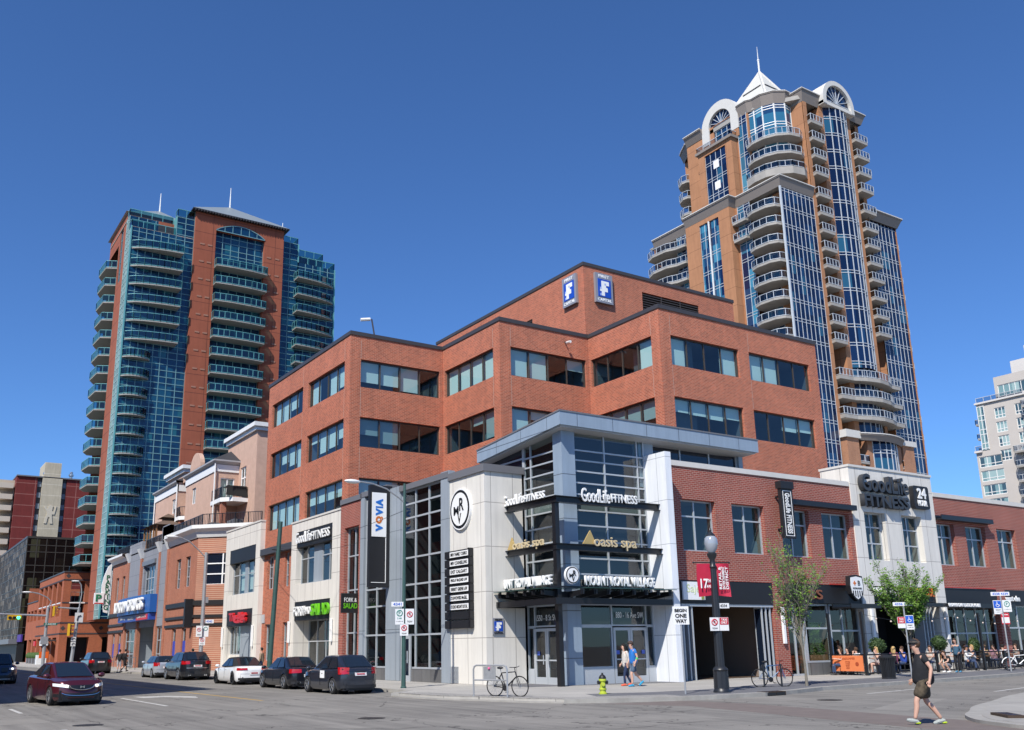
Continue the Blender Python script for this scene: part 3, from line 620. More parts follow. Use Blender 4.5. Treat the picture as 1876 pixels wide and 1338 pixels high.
# ================================================================ CORNER ENTRANCE
ce = thing('corner_entrance', 'glazed corner entrance tower with grey column, white fin wall and flat blue grey roof', 'entrance building', (25.5, 33.1, 0))
GX, GY = 25.5, 33.1
MB().box(25.5, 26.26, 33.1, 33.76, 0, 11.3).build('column', GPN, ce)
RW = [10.4, 9.93, 9.42, 8.88, 8.35, 7.62, 6.93, 6.22, 5.45, 4.75, 4.15, 3.42, 2.48]
def zf(zs, z0, z1): return [(z-z0)/(z1-z0) for z in zs if z0 < z < z1]
window(ce, 0, GX, 33.76, 36.3, 2.48, 11.3, 2, 1, .12, ALU, GLS, .07, cf=[.78], rf=zf(RW, 2.48, 11.3), rd=5)
window(ce, 1, GY, 26.26, 30.6, 2.48, 11.3, 3, 1, .12, ALU, GLS, .07, cf=[.425, .895], rf=zf(RW, 2.48, 11.3), rd=5)
window(ce, 1, GY, 26.26, 28.1, .67, 2.48, 1, 1, .12, ALU, GLS, .07, rd=5); window(ce, 1, GY, 30.15, 30.6, .67, 2.48, 1, 1, .12, ALU, GLS, .05, rd=5)
window(ce, 0, GX, 35.8, 36.3, .6, 2.48, 1, 1, .12, ALU, GLS, .05, rd=5)
g = MB(); g.fbox(1, GY, 26.26, 28.1, 0, .67, .1, .3); g.fbox(1, GY, 30.15, 30.6, 0, .67, .1, .3); g.fbox(0, GX, 35.8, 36.3, 0, .6, .1, .3); g.build('kick_panel', ALU, ce)
def double_door(ax, c, u0, u1, z1, parent):
    m = (u0+u1)/2
    for a, b in ((u0, m-.01), (m+.01, u1)):
        f = MB(); f.fbox(ax, c, a, a+.12, 0, z1, .1, .16); f.fbox(ax, c, b-.12, b, 0, z1, .1, .16); f.fbox(ax, c, a+.12, b-.12, 0, .3, .1, .16); f.fbox(ax, c, a+.12, b-.12, z1-.13, z1, .1, .16); f.fbox(ax, c, a+.12, b-.12, 1.0, 1.06, .08, .12)
        d = f.build('door', ALU, parent); g = MB(); wallgrid(g, ax, c+.13, a+.1, b-.1, .25, z1-.1); g.build('pane', GLS, d)
        h = MB(); uu = b-.17 if b < m+.005 else a+.17
        P = (lambda u, z, dd: (c+dd, u, z)) if ax == 0 else (lambda u, z, dd: (u, c+dd, z))
        h.tube([P(uu, .85, .02), P(uu, 1.25, .02)], .02, 6); h.build('handle', ALU, d)
    b = MB(); P = (lambda u, z, dd: (c+dd, u, z)) if ax == 0 else (lambda u, z, dd: (u, c+dd, z))
double_door(0, GX, 33.86, 35.76, 2.42, ce); double_door(1, GY, 28.14, 30.12, 2.42, ce)
g = MB(); g.box(25.9, 30.4, 38.2, 38.3, 0, 11.2); g.box(30.4, 30.5, 33.5, 38.3, 0, 11.2); g.build('interior_wall', MIDIN, ce)
g = MB(); g.box(25.8, 30.4, 33.4, 38.2, 3.42, 3.6); g.box(25.8, 30.4, 33.4, 38.2, 7.7, 8.1); g.build('interior_floor', MIDIN, ce)
g = MB(); g.box(30.6, 30.98, 31.8, 33.3, 0, 10.5); g.box(30.98, 31.85, 32.77, 33.3, 4.6, 10.3); g.build('fin_wall', WPM, ce)
g = MB(); g.box(30.98, 32.05, 32.8, 33.3, 0, 4.6); g.build('grey_return', GPN, ce)
MB().box(30.35, 31.3, 33.32, 33.9, 9, 11.3).build('column', GPN, ce)
window(ce, 1, 33.5, 31.3, 37.4, 10.0, 11.28, 3, 1, .05, ALU, GLD, .08, room=False); window(ce, 0, 25.55, 36.3, 39.4, 9.8, 11.1, 1, 2, .05, ALU, GLD, .08, room=False)
MB().box(37.4, 37.7, 33.4, 38, 9.8, 11.25).build('column', GPN, ce)
pl = [(25.0, 32.5), (37.95, 32.5), (37.95, 38.6), (25.0, 39.5)]
MB().prism(pl, [11.32, 11.27, 11.1, 10.72], [11.93, 11.9, 11.7, 11.33]).build('roof_slab', GPN, ce)
MB().prism([(24.97, 32.47), (37.98, 32.47), (37.98, 38.63), (24.97, 39.53)], [11.932, 11.902, 11.702, 11.332], [12.0, 11.97, 11.77, 11.40]).build('coping', GCP, ce)
MB().prism([(25.12, 32.62), (37.8, 32.62), (37.8, 38.5), (25.12, 39.4)], [11.25, 11.2, 11.03, 10.66], [11.318, 11.268, 11.098, 10.718]).build('soffit', mat('light_soffit', (.42, .43, .44), .5), ce)
# black steel post, beams and canopy
g = MB(); g.box(24.5, 24.72, 32.42, 32.66, 0, 7.75); g.build('steel_post', BLK, ce)
for z0, z1, lab in ((7.74, 8.04, 0), (5.69, 5.96, 0)):
    g = MB()
    for a, b in ((z0, z0+.03), (z1-.03, z1)): g.box(24.46, 24.76, 32.3, 36.3, a, b); g.box(24.76, 30.6, 32.3, 32.6, a, b)
    g.box(24.59, 24.63, 32.43, 36.3, z0+.03, z1-.03); g.box(24.63, 30.6, 32.43, 32.47, z0+.03, z1-.03); g.build('steel_beam', BLK, ce)
g = MB(); g.box(23.95, 24.1, 31.82, 36.3, 3.36, 3.62); g.box(24.1, 30.55, 31.82, 31.97, 3.36, 3.62); g.box(23.9, 25.4, 36.15, 36.29, 3.36, 3.62); g.build('steel_beam', BLK, ce)
g = MB()
for i in range(6):
    y = 32.6+i*.66; g.prism([(23.78, y), (25.45, y), (25.45, y+.07), (23.78, y+.07)], [3.78, 3.62, 3.62, 3.78], [3.96, 3.9, 3.9, 3.96]); g.box(23.85, 23.9, y-.06, y+.13, 3.78, 4.02)
for i in range(8):
    x = 25.2+i*.72; g.prism([(x, 31.6), (x+.07, 31.6), (x+.07, 33.0), (x, 33.0)], [3.78, 3.78, 3.62, 3.62], [3.96, 3.96, 3.9, 3.9]); g.box(x-.06, x+.13, 31.64, 31.69, 3.78, 4.02)
cano = g.build('canopy_rafter', BLK, ce)
g = MB(); g.box(23.72, 25.4, 32.4, 36.25, 4.02, 4.05); g.box(25.4, 30.55, 31.5, 33.0, 4.02, 4.05); g.build('canopy_glass', mat('canopy_green_glass', (.03, .07, .06), .1, spec=.8), cano)
g = MB(); g.box(24.0, 30.5, 32.28, 32.36, 4.06, 4.14); g.box(24.42, 24.5, 32.36, 36.3, 4.06, 4.14); g.build('steel_rail', BLK, ce)
def sign(nm, lab, cat='sign', loc=(0, 0, 0), group=None): return thing(nm, lab, cat, loc, group)
def letters(label, parts, group=None):
    t = sign('lettering_sign', label, 'sign', tuple(parts[0][3] and hit(parts[0][3][0], parts[0][3][1], parts[0][1], parts[0][2])), group)
    for p in parts: tpx(t, *p[:1], p[1], p[2], p[3], p[4], p[5], p[6], **(p[7] if len(p) > 7 else {}))
    return t
def P4(x, y): return (880+x/5.21, 880+y/5.21)
B_ = dict(bold=.006, ext=.03)
letters('white gym name lettering on the left face of the top steel beam', [('GoodLife', 0, 24.5, P4(222, 205), P4(412, 170), .50, LETW, B_), ('FITNESS', 0, 24.5, P4(418, 178), P4(615, 135), .36, LETW, B_)], 'gym name signs at the corner entrance')
letters('white gym name lettering on the right face of the top steel beam', [('GoodLife', 1, 32.32, P4(965, 140), P4(1235, 155), .62, LETW, B_), ('FITNESS', 1, 32.32, P4(1248, 175), P4(1495, 185), .40, LETW, B_)], 'gym name signs at the corner entrance')
o1 = letters('gold spa name with a small pyramid on the left face of the middle steel beam', [('oasis spa', 0, 24.5, P4(310, 628), P4(610, 602), .50, LETG, B_)], 'spa name signs')
o2 = letters('gold spa name with a small pyramid on the right face of the middle steel beam', [('oasis spa', 1, 32.32, P4(1085, 600), P4(1490, 618), .58, LETG, B_)], 'spa name signs')
g = MB(); a = hit(*P4(1065, 600), 1, 32.32)
g.v += [(a.x-.45, 32.37, 5.99), (a.x+.3, 32.37, 5.99), (a.x-.02, 32.37, 6.6), (a.x-.45, 32.44, 5.99), (a.x+.3, 32.44, 5.99), (a.x-.02, 32.44, 6.6)]; n = len(g.v)-6; g.f += [(n, n+1, n+2), (n+3, n+5, n+4), (n, n+2, n+5, n+3), (n+1, n+4, n+5, n+2)]; g.build('pyramid', PYG, o2)
g = MB(); a = hit(*P4(290, 640), 0, 24.5); y = a.y; g.v += [(24.55, y+.35, 5.99), (24.55, y-.3, 5.99), (24.55, y, 6.55), (24.62, y+.35, 5.99), (24.62, y-.3, 5.99), (24.62, y, 6.55)]; g.f += [(0, 1, 2), (3, 5, 4), (0, 2, 5, 3), (1, 4, 5, 2), (0, 3, 4, 1)]; g.build('pyramid', PYG, o1)
M_ = dict(bold=.012, ext=.06)
letters('thick white capital letters of the village name above the left canopy', [('MOUNT ROYAL VILLAGE', 0, 24.38, P4(165, 1000), P4(680, 950), .42, LETW, M_)], 'village name signs')
letters('thick white capital letters of the village name above the right canopy', [('MOUNT ROYAL VILLAGE', 1, 32.24, P4(1000, 960), P4(1660, 972), .42, LETW, M_)], 'village name signs')
def mrv(ax, c, u, z, r, ry, label, d=-.12, white=True):
    t = sign('round_sign', label, 'sign', (c, u, z) if ax == 0 else (u, c, z))
    disc(MB(), ax, c, u, z, r*1.0, d, 0.0, 36, ry).build('rim', WHP if white else WHP, t, True)
    o = MB(); disc(o, ax, c, u, z, r*.93, d-.012, d-.001, 36, ry*.93); o.build('ring', INK, t)
    o = MB(); disc(o, ax, c, u, z, r*.80, d-.024, d-.013, 36, ry*.80); o.build('face', WHP, t)
    P = (lambda a, b: (c+d-.03, u-a, z+b)) if ax == 0 else (lambda a, b: (u+a, c+d-.03, z+b))
    text(t, 'M', P(-.3*r, -.05*ry), ax, 1, INK, .012, .015, r*.48, ry*.42); text(t, 'R', P(.22*r, .22*ry), ax, 1, INK, .014, .015, r*.42, ry*.62); text(t, 'V', P(.0, -.45*ry), ax, 1, INK, .01, .01, r*.36, ry*.5)
    return t
mrv(0, X0, 38.32, 8.1, .95, 1.0, 'large round black and white monogram sign on the white stone wall')
c_ = hit(*P4(865, 908), 1, 32.2); mrv(1, 32.2, c_.x, c_.z, .38, .38, 'small round black and white monogram sign above the corner canopy')
# directory
t = sign('directory_sign', 'stack of nine black boards, seven with white tenant name plates, on the white stone wall', 'sign', (X0, 38.5, 2.4))
names = ['MRV FAMILY CHIRO', 'MRV COUNSELLING', 'EXIT CALGARY', 'FINDLAY McQUAID LAW', 'SHERRITT GREENE LAW', 'STAWOWSKI McGILL', 'STUDIO MOUNT ROYAL', None, None]
for i, s in enumerate(names):
    z1 = 6.14-i*.409; bd = MB().fbox(0, X0, 37.3, 39.62, z1-.36, z1, -.22, -.02).build('board', BLM, t)
    if s: MB().fbox(0, X0, 37.42, 39.1, z1-.32, z1-.06, -.24, -.22).build('name_plate', WHP, bd); text(bd, s, (X0-.245, 38.26, z1-.19), 0, .15, INK, .004, .004, 1.5, .16)
    MB().fbox(0, X0, 37.36, 37.46, z1-.37, z1+.03, -.235, .0).build('bracket', BLK, bd)
fc_sign(1, 36.3, gx(912, 36.3, 2.6), 2.55, .62, .72, 'small pixelled F plaque on the white wall beside the entrance doors', True)
g = MB().fbox(0, X0, 39.3, 40.1-.7, 0, .9, -.01, .0); lv = MB()
for i in range(14): lv.fbox(0, X0, 38.75, 39.42, .03+i*.055, .055+i*.055, -.03, -.002)
lv.build('louvre_vent', ALU, lp)
letters('white street number lettering 1550 over the left entrance doors', [('1550 - 8 St SW', 0, 25.6, (982, 1133), (1022, 1131), .26, LETW, dict(ext=.004))], 'street number lettering')
letters('white street number lettering 880 over the right entrance doors', [('880 - 16 Ave SW', 1, 33.2, (1128, 1127), (1178, 1127), .26, LETW, dict(ext=.004))], 'street number lettering')
for (ax, c, u, lab) in ((0, 25.6, 35.45, 'blue accessible push sticker on the left entrance door'), (1, 33.2, 28.35, 'blue accessible sticker on the left leaf of the right entrance door'), (1, 33.2, 29.85, 'blue accessible sticker on the right leaf of the right entrance door')):
    tag(MB().fbox(ax, c, u-.1, u+.1, 1.25, 1.42, -.002, .004).build('sticker', mat('sticker_blue', (.06, .12, .5), .5) if 'sticker_blue' not in MATS else MATS['sticker_blue']), lab, 'sticker', 'blue door stickers')

# ================================================================ RIGHT PODIUM ON 16 AVE
rp = thing('brick_retail_building', 'long two storey red brick retail building with square upper windows and black shopfronts', 'shop building', (31.85, 32.76, 0))
FY = 32.76
def up_win(u0, u1, z0=6.0, z1=8.5, cf=None, rf=(.68,), d=.26): return window(rp, 1, FY, u0, u1, z0, z1, 2, 2, d, ALU, GLS, .075, cf=cf or [.47], rf=list(rf), rd=5, rm=GYMIN)
wl = [(32.38, 34.72), (35.88, 38.25), (39.5, 41.75), (42.8, 45.15)]; wr = [(53.4, 55.2), (56.4, 58.6), (59.9, 62.1), (63.3, 65.4), (66.7, 68.8)]
g = MB(); wallgrid(g, 1, FY, 31.8, 45.5, 4.6, 10.1, [(a, b, 6.0, 8.5) for a, b in wl], .33); wallgrid(g, 1, FY, 38.4, 39.3, 0, 4.6); g.quad((38.4, FY, 0), (38.4, FY, 4.6), (38.4, FY+.8, 4.6), (38.4, FY+.8, 0)); g.quad((39.3, FY, 0), (39.3, FY, 4.6), (39.3, FY+.8, 4.6), (39.3, FY+.8, 0))
wallgrid(g, 1, FY, 53.3, 78, 4.65, 10.1, [(a, b, 6.0, 8.5) for a, b in wr], .33); wallgrid(g, 1, FY, 58.9, 59.8, 0, 4.65); g.quad((58.9, FY, 0), (58.9, FY, 4.65), (58.9, FY+.8, 4.65), (58.9, FY+.8, 0)); g.quad((31.8, FY, 4.6), (31.8, FY, 10.1), (31.8, 38.7, 10.1), (31.8, 38.7, 4.6))
g.quad((78, FY, 0), (78, FY, 10.1), (78, 45, 10.1), (78, 45, 0)); g.build('brick_wall', PDB, rp)
for a, b in wl+wr:
    o = up_win(a, b)
    for i, (zz, dy) in enumerate(((8.2, 1.4), (8.2, 2.6), (8.2, 3.8))): MB().box(a+.15, a+1.0, FY+dy, FY+dy+.12, zz, zz+.04).build('ceiling_lamp', CEILL, o)
g = MB(); g.box(31.75, 45.4, FY-.06, FY+.4, 10.1, 10.36); g.box(53.35, 78, FY-.06, FY+.4, 10.1, 10.36); g.build('coping', STO, rp)
g = MB(); g.box(31.9, 78, FY+.4, 38.7, 9.7, 9.8); g.box(51.85, 78, 38.7, 45, 9.7, 9.8); g.build('roof', GCP, rp)
# white stone bay
g = MB(); wallgrid(g, 1, 32.7, 45.48, 53.3, 0, 11.25, [(46.45, 48.35, 6.05, 8.75), (49.9, 51.82, 6.05, 8.75), (46.5, 52.45, 0, 4.62, .9)], .45)
g.quad((45.48, 32.7, 0), (45.48, 32.7, 11.25), (45.48, 34.6, 11.25), (45.48, 34.6, 0)); g.quad((53.3, 32.7, 0), (53.3, 32.7, 11.25), (53.3, 34.6, 11.25), (53.3, 34.6, 0)); wb = g.build('stone_bay', WPN, rp)
MB().box(45.43, 53.35, 32.64, 34.65, 11.25, 11.38).build('coping', STO, wb)
for a, b in ((46.45, 48.35), (49.9, 51.82)): window(rp, 1, 32.7, a, b, 6.05, 8.75, 2, 3, .36, ALU, GLS, .075, rf=[.36, .7], rd=5, rm=GYMIN)
# black fascias
g = MB(); g.fbox(1, FY, 31.95, 38.4, 3.5, 4.6, .02, .5); g.fbox(1, FY, 39.3, 45.5, 3.62, 4.6, .02, .5); g.fbox(1, FY, 46.5, 52.45, 3.8, 4.6, .05, .5); g.fbox(1, FY, 53.3, 58.9, 3.75, 4.65, .02, .5); g.fbox(1, FY, 59.8, 72, 3.7, 4.65, .02, .5); g.build('black_fascia', BLM, rp)
g = MB(); g.fbox(1, FY, 53.3, 58.8, 4.66, 4.70, -.05, .02); g.fbox(1, FY, 42.9, 45.4, 4.61, 4.65, -.05, .02); g.build('red_trim', mat('red_trim', (.5, .03, .02), .4), rp)
# open shopfront with folded doors and a dim room
g = MB(); g.quad((32.0, FY+.5, 0), (38.4, FY+.5, 0), (38.4, 43.5, 0), (32.0, 43.5, 0)); g.build('shop_floor', mat('shop_floor', (.10, .07, .05), .5), rp).location.z += .008
g = MB(); g.quad((32.0, 43.5, 0), (38.6, 43.5, 0), (38.6, 43.5, 4.2), (32.0, 43.5, 4.2)); g.quad((32.0, FY+.5, 0), (32, 43.5, 0), (32, 43.5, 4.2), (32, FY+.5, 4.2)); g.quad((38.6, FY+.5, 0), (38.6, 43.5, 0), (38.6, 43.5, 4.2), (38.6, FY+.5, 4.2)); g.quad((32, FY+.5, 3.9), (38.6, FY+.5, 3.9), (38.6, 43.5, 3.9), (32, 43.5, 3.9)); g.build('shop_room', mat('shop_room', (.22, .16, .12), .8), rp)
for i, x in enumerate((32.12, 32.42, 32.72)): o = MB().box(x, x+.07, FY+.1, FY+.85, 0, 3.45).build('folding_door', ALU, rp); MB().box(x+.075, x+.08, FY+.18, FY+.77, .3, 3.3).build('pane', GLD, o)
for i, x in enumerate((37.55, 37.85, 38.15)): o = MB().box(x, x+.06, FY+.1, FY+.6, 0, 3.45).build('folding_door', ALU, rp); MB().box(x-.006, x-.001, FY+.18, FY+.54, .3, 3.3).build('pane', GLD, o)
g = MB(); g.fbox(1, FY, 32.05, 38.4, 3.38, 3.5, .05, .2); g.build('door_head', ALU, rp)
t = thing('shop_shelf', 'dark wooden shelf filled with small bottles deep in the open shop', 'shelf', (36, 43, 0)); 
g = MB()
for z in (.9, 1.4, 1.9, 2.4, 2.9): g.box(34.6, 38.3, 43.0, 43.4, z, z+.05)
for x in (34.6, 35.8, 37.0, 38.25): g.box(x, x+.05, 43.0, 43.4, 0, 2.95)
g.build('frame', mat('dark_wood', (.10, .055, .03), .6), t)
g = MB()
for z in (.95, 1.45, 1.95, 2.45):
    for i in range(28):
        if random.random() < .6: x = 34.7+i*.125; tag(MB().lathe([(.03, 0), (.03, .12), (.012, .15), (.012, .19)], (x, 43.1, z), 8).build('bottle', MATS.get('bottle_mix') or mat('bottle_mix', (.35, .28, .2), .4)), 'small pale bottle on the dark shelf deep in the open shop', 'bottle', 'bottles on the shop shelf')
t = thing('display_table', 'light wooden table standing inside the open shop front', 'table', (33.5, 35.2, 0))
g = MB().box(33.0, 34.0, 34.9, 35.6, .95, 1.03); g.build('tabletop', mat('pine_wood', (.45, .25, .09), .5), t)
for x in (33.05, 33.88):
    for y in (34.95, 35.48): MB().box(x, x+.08, y, y+.08, 0, .95).build('leg', MATS['pine_wood'], t)
for x in (33.0, 33.7):
    t = thing('pendant_lamp', 'small red glowing pendant lamp hanging in the open shop, '+('left' if x < 33.3 else 'right')+' one of the pair', 'lamp', (x, 38.5, 3.0), 'pendant lamps in the open shop')
    g = MB().ball((x, 38.5, 3.0), .07, 8, 6); g.build('bulb', mat('red_bulb', (.9, .12, .05), .4, emit=2) if 'red_bulb' not in MATS else MATS['red_bulb'], t, True); MB().tube([(x, 38.5, 3.07), (x, 38.5, 3.9)], .01, 4).build('cord', BLK, t)
# shop windows right of the brick pier
def shop(u0, u1, z0, z1, cf, rf, d=.3, gm=None, blinds=None): return window(rp, 1, FY, u0, u1, z0, z1, 2, 2, d, ALU, gm or GLS, .09, cf=cf, rf=rf, rd=4, blinds=blinds, rm=WARMIN)
shop(39.4, 40.9, .0, 3.6, [.5], [.66]); shop(40.95, 42.9, .62, 3.6, [.04], [.58]); MB().fbox(1, FY, 40.9, 43.0, 0, .62, .12, .4).build('granite_base', GRN, rp)
shop(43.0, 45.45, .3, 3.6, [.42], [.58])
g = MB(); g.fbox(1, FY, 43.0, 45.4, 0, .3, .2, .4); g.fbox(1, FY, 53.3, 58.9, 0, .3, .2, .4); g.build('granite_base', GRN, rp)
shop(53.4, 58.85, .3, 3.75, [.22, .40, .62, .8], [.5]); shop(59.9, 66, .1, 3.7, [.25, .5, .75], [.62]); shop(66.1, 72, .1, 3.7, [.25, .5, .75], [.62])
g = MB(); g.fbox(1, FY, 46.6, 52.4, 0, 4.0, 3.5, 3.6); g.quad((46.55, 33.6, 0), (46.55, 36.3, 0), (46.55, 36.3, 4), (46.55, 33.6, 4)); g.quad((52.4, 33.6, 0), (52.4, 36.3, 0), (52.4, 36.3, 4), (52.4, 33.6, 4)); g.quad((46.5, 33.6, 3.9), (52.4, 33.6, 3.9), (52.4, 36.4, 3.9), (46.5, 36.4, 3.9)); g.build('restaurant_room', DARKIN, rp)
for i, x in enumerate((51.1, 51.4, 51.7, 52.0)): MB().box(x, x+.07, FY+.15, FY+.8, 0, 3.7).build('folding_door', ALU, rp)
# canopies on the facade
def awning(u0, u1, z, label, dp=1.0, th=.28):
    t = thing('metal_canopy', label, 'canopy', (u0, FY, z), 'black metal canopies on the brick facade')
    g = MB(); g.fbox(1, FY, u0, u1, z, z+.06, -dp, -.01); g.fbox(1, FY, u0, u1, z+.06, z+th, -dp, -dp+.06); g.fbox(1, FY, u0, u1, z+.06, z+th, -.08, -.01); g.build('frame', BLK, t); return t
awning(39.9, 45.35, 8.68, 'black canopy over the two upper windows right of the vertical gym sign', .45); awning(53.35, 58.9, 8.68, 'black canopy over the upper windows right of the stone bay', .45)
awning(42.9, 45.4, 3.35, 'black awning over the patio windows left of the stone bay', 1.2, .22); awning(46.6, 52.6, 3.5, 'black awning under the orange and white restaurant name', 1.0, .2); awning(53.3, 58.8, 3.45, 'black awning with white lettering right of the stone bay', 1.1, .25)
wall_lamp(1, FY, 38.85, 1.6, 3.4, 'tall white wall light on the brick pier beside the open shop'); wall_lamp(1, 32.7, 46.0, 1.7, 3.5, 'tall white wall light on the left leg of the white stone bay'); wall_lamp(1, 32.7, 52.9, 1.7, 3.5, 'tall white wall light on the right leg of the white stone bay')
# ---- signs on this side
def P5(x, y): return (1500+x/2.686, 840+y/2.686)
D_ = dict(bold=.02, ext=.16)
letters('large charcoal gym name in two rows high on the white stone bay', [('GoodLife', 1, 32.5, P5(203, 120), P5(428, 140), 1.0, LETD, D_), ('FITNESS', 1, 32.5, P5(215, 205), P5(435, 225), .72, LETD, D_)])
t = sign('box_sign', 'rounded black box reading 24 HOUR on the white stone bay', 'sign', (51.7, 32.6, 9.9))
g = MB(); pl = [(50.95, 9.3), (51.05, 9.2), (52.35, 9.2), (52.45, 9.3), (52.45, 10.45), (52.35, 10.55), (51.05, 10.55), (50.95, 10.45)]
g.v += [(a, 32.4, b) for a, b in pl]+[(a, 32.69, b) for a, b in pl]; g.f += [tuple(range(8)), tuple(range(15, 7, -1))]+[(i, (i+1) % 8, 8+(i+1) % 8, 8+i) for i in range(8)]; g.build('box', BLM, t)
text(t, '24', (51.7, 32.37, 10.1), 1, .6, LETW, .02, .02, .85, .62); text(t, 'HOUR', (51.7, 32.37, 9.52), 1, .3, LETW, .02, .01, .9, .36)
t = sign('blade_sign', 'tall black vertical gym sign projecting from the brick wall', 'sign', (39.6, FY-.8, 7)); bx = gx(1417, 32.0, 9.6)
g = MB().box(39.05, 39.3, FY-1.15, FY-.2, 6.85, 9.75); 
g = MB(); g.box(38.85, 39.75, FY-.7, FY-.5, 6.85, 9.7); g.build('box', BLM, t); MB().box(38.8, 39.8, FY-.78, FY-.42, 9.4, 9.78).build('cap', BLM, t)
g = MB(); g.box(38.98, 39.62, FY-.715, FY-.7, 6.95, 6.98); g.box(38.98, 39.62, FY-.715, FY-.7, 9.27, 9.3); g.box(38.98, 39.01, FY-.715, FY-.7, 6.98, 9.27); g.box(39.59, 39.62, FY-.715, FY-.7, 6.98, 9.27); g.build('border', WHP, t)
text(t, 'GoodLife FITNESS', (39.3, FY-.72, 8.12), 1, .4, LETW, .01, .012, 2.1, .36, rot=-math.pi/2)
g = MB(); g.box(39.2, 39.3, FY-.5, FY, 7.3, 7.4); g.box(39.2, 39.3, FY-.5, FY, 9.0, 9.1); g.build('bracket', BLK, t)
t = sign('shop_sign', 'white panel with pale green script on the black fascia of the open shop', 'sign', (32.8, FY, 4.1)); MB().fbox(1, FY, 32.1, 33.5, 3.68, 4.52, -.08, .01).build('panel', WHP, t); text(t, 'Saje', (32.75, FY-.085, 4.15), 1, .5, mat('pale_green_ink', (.62, .70, .38), .6), .004, .0, .85, .5); MB().fbox(1, FY, 33.25, 33.45, 3.7, 3.9, -.09, -.08).build('emblem', mat('dark_green_ink', (.25, .3, .08), .6), t)
letters('white and orange restaurant name on the black fascia of the stone bay', [('BROWNS', 1, 32.72, P5(272, 655), P5(392, 656), .48, LETW, dict(ext=.03)), ('SOCIALHOUSE', 1, 32.72, P5(394, 656), P5(568, 660), .48, LETO, dict(ext=.03))])
letters('small lower case white lettering on the black fascia at the far right', [('west elm', 1, 32.7, P5(920, 690), P5(988, 690), .34, LETW, dict(ext=.03, bold=.01))])
letters('white lettering along the edge of the black awning right of the stone bay', [('BROWNS CRAFTED SOCIAL HOUSE', 1, 31.64, P5(640, 722), P5(795, 722), .2, LETW, dict(ext=.02, bold=.01))])
letters('thin copper script behind the young tree on the black fascia', [('ss', 1, 32.7, P5(-45, 700), P5(15, 640), .5, mat('copper_letter', (.35, .12, .06), .4, .5), dict(ext=.03))])
t = sign('shield_sign', 'white shield sign with orange cross, letter B and black stripes on the restaurant fascia', 'sign', (44.6, FY-.6, 4.5)); sx = gx(1567, FY-.6, 4.4)
def shield(mb, cx, cz, w, h, d0, d1):
    pts = [(-.45, .5), (0, .56), (.45, .5), (.5, .1), (.42, -.25), (.2, -.45), (0, -.55), (-.2, -.45), (-.42, -.25), (-.5, .1)]; n = len(pts); b = len(mb.v)
    mb.v += [(cx+a*w, FY+d0, cz+c*h) for a, c in pts]+[(cx+a*w, FY+d1, cz+c*h) for a, c in pts]; mb.f += [tuple(range(b, b+n)), tuple(range(b+2*n-1, b+n-1, -1))]+[(b+i, b+(i+1) % n, b+n+(i+1) % n, b+n+i) for i in range(n)]; return mb
shield(MB(), sx, 4.42, 1.18, 1.25, -.7, -.45).build('rim', BLM, t); shield(MB(), sx, 4.42, 1.02, 1.08, -.72, -.7).build('face', WHP, t)
g = MB()
for i in range(5): x = sx-.36+i*.18; h = .32-abs(i-2)*.05; g.box(x-.04, x+.04, FY-.73, FY-.72, 4.25-h, 4.28)
g.build('stripes', INK, t); g = MB(); g.box(sx-.3, sx-.06, FY-.73, FY-.72, 4.63, 4.71); g.box(sx-.22, sx-.14, FY-.731, FY-.721, 4.55, 4.79); g.build('cross', LETO, t); text(t, 'B', (sx+.18, FY-.73, 4.68), 1, .3, INK, .004, .005, .2, .26); text(t, 'SOCIALHOUSE', (sx, FY-.73, 4.4), 1, .1, INK, .004, .002, .72, .09)
MB().box(sx-.05, sx+.05, FY-.45, FY, 4.3, 4.5).build('bracket', BLK, t)
# ---- signs on the 8 St side
t = sign('blade_sign', 'tall dark blade sign with white, blue and orange name plate on the glazed street front', 'sign', (X0-1, 45.9, 5))
yS = 45.9; bL, bR = hit(677, 980, 1, yS), hit(717.5, 980, 1, yS); zt_, zb_ = hit(700, 890, 1, yS).z, hit(700, 1076, 1, yS).z
MB().box(bL.x, bR.x, yS-.02, yS+.25, zb_, zt_).build('box', BLM, t)
wl0, wr0 = hit(681, 980, 1, yS-.05), hit(707.5, 980, 1, yS-.05); zw1, zw0 = hit(695, 903, 1, yS-.05).z, hit(695, 983.5, 1, yS-.05).z
MB().box(wl0.x, wr0.x, yS-.06, yS-.021, zw0, zw1).build('name_plate', WHP, t)
BLUE = mat('blue_letter', (.02, .16, .55), .4)
xm = (wl0.x+wr0.x)/2; hh = zw1-zw0; ww = wr0.x-wl0.x
def col(s, f, m_, L=.17): text(t, s, (xm, yS-.065, zw0+hh*f), 1, .3, m_, .008, .02, hh*L, ww*.5, rot=math.pi/2)
col('V', .20, BLUE); col('Q', .38, LETO, .17); col('V', .56, BLUE); col('I', .67, BLUE, .035); col('A', .78, BLUE)
g = MB(); z2 = hit(695, 1068, 1, yS-.05).z
g.box(wl0.x, wr0.x, yS-.05, yS-.021, z2, z2+.03); g.box(wr0.x-.03, wr0.x, yS-.05, yS-.021, z2+.05, zw0-.02); g.build('border', WHP, t)
g = MB()
for f in (.12, .38, .62, .86): z = zb_+(zt_-zb_)*f; g.box(bR.x, X0-.03, yS+.05, yS+.2, z-.2, z+.2)
g.build('bracket', BLK, t)
t = sign('projecting_sign', 'square black sign with white and green lettering on the brick pier', 'sign', (X0-.4, 49.8, 4.3))
a, b = hit(625.5, 1105, 1, 49.9), hit(657, 1105, 1, 49.9); MB().box(a.x, b.x, 49.85, 50.0, 3.62, 4.72).build('box', BLM, t); xc = (a.x+b.x)/2
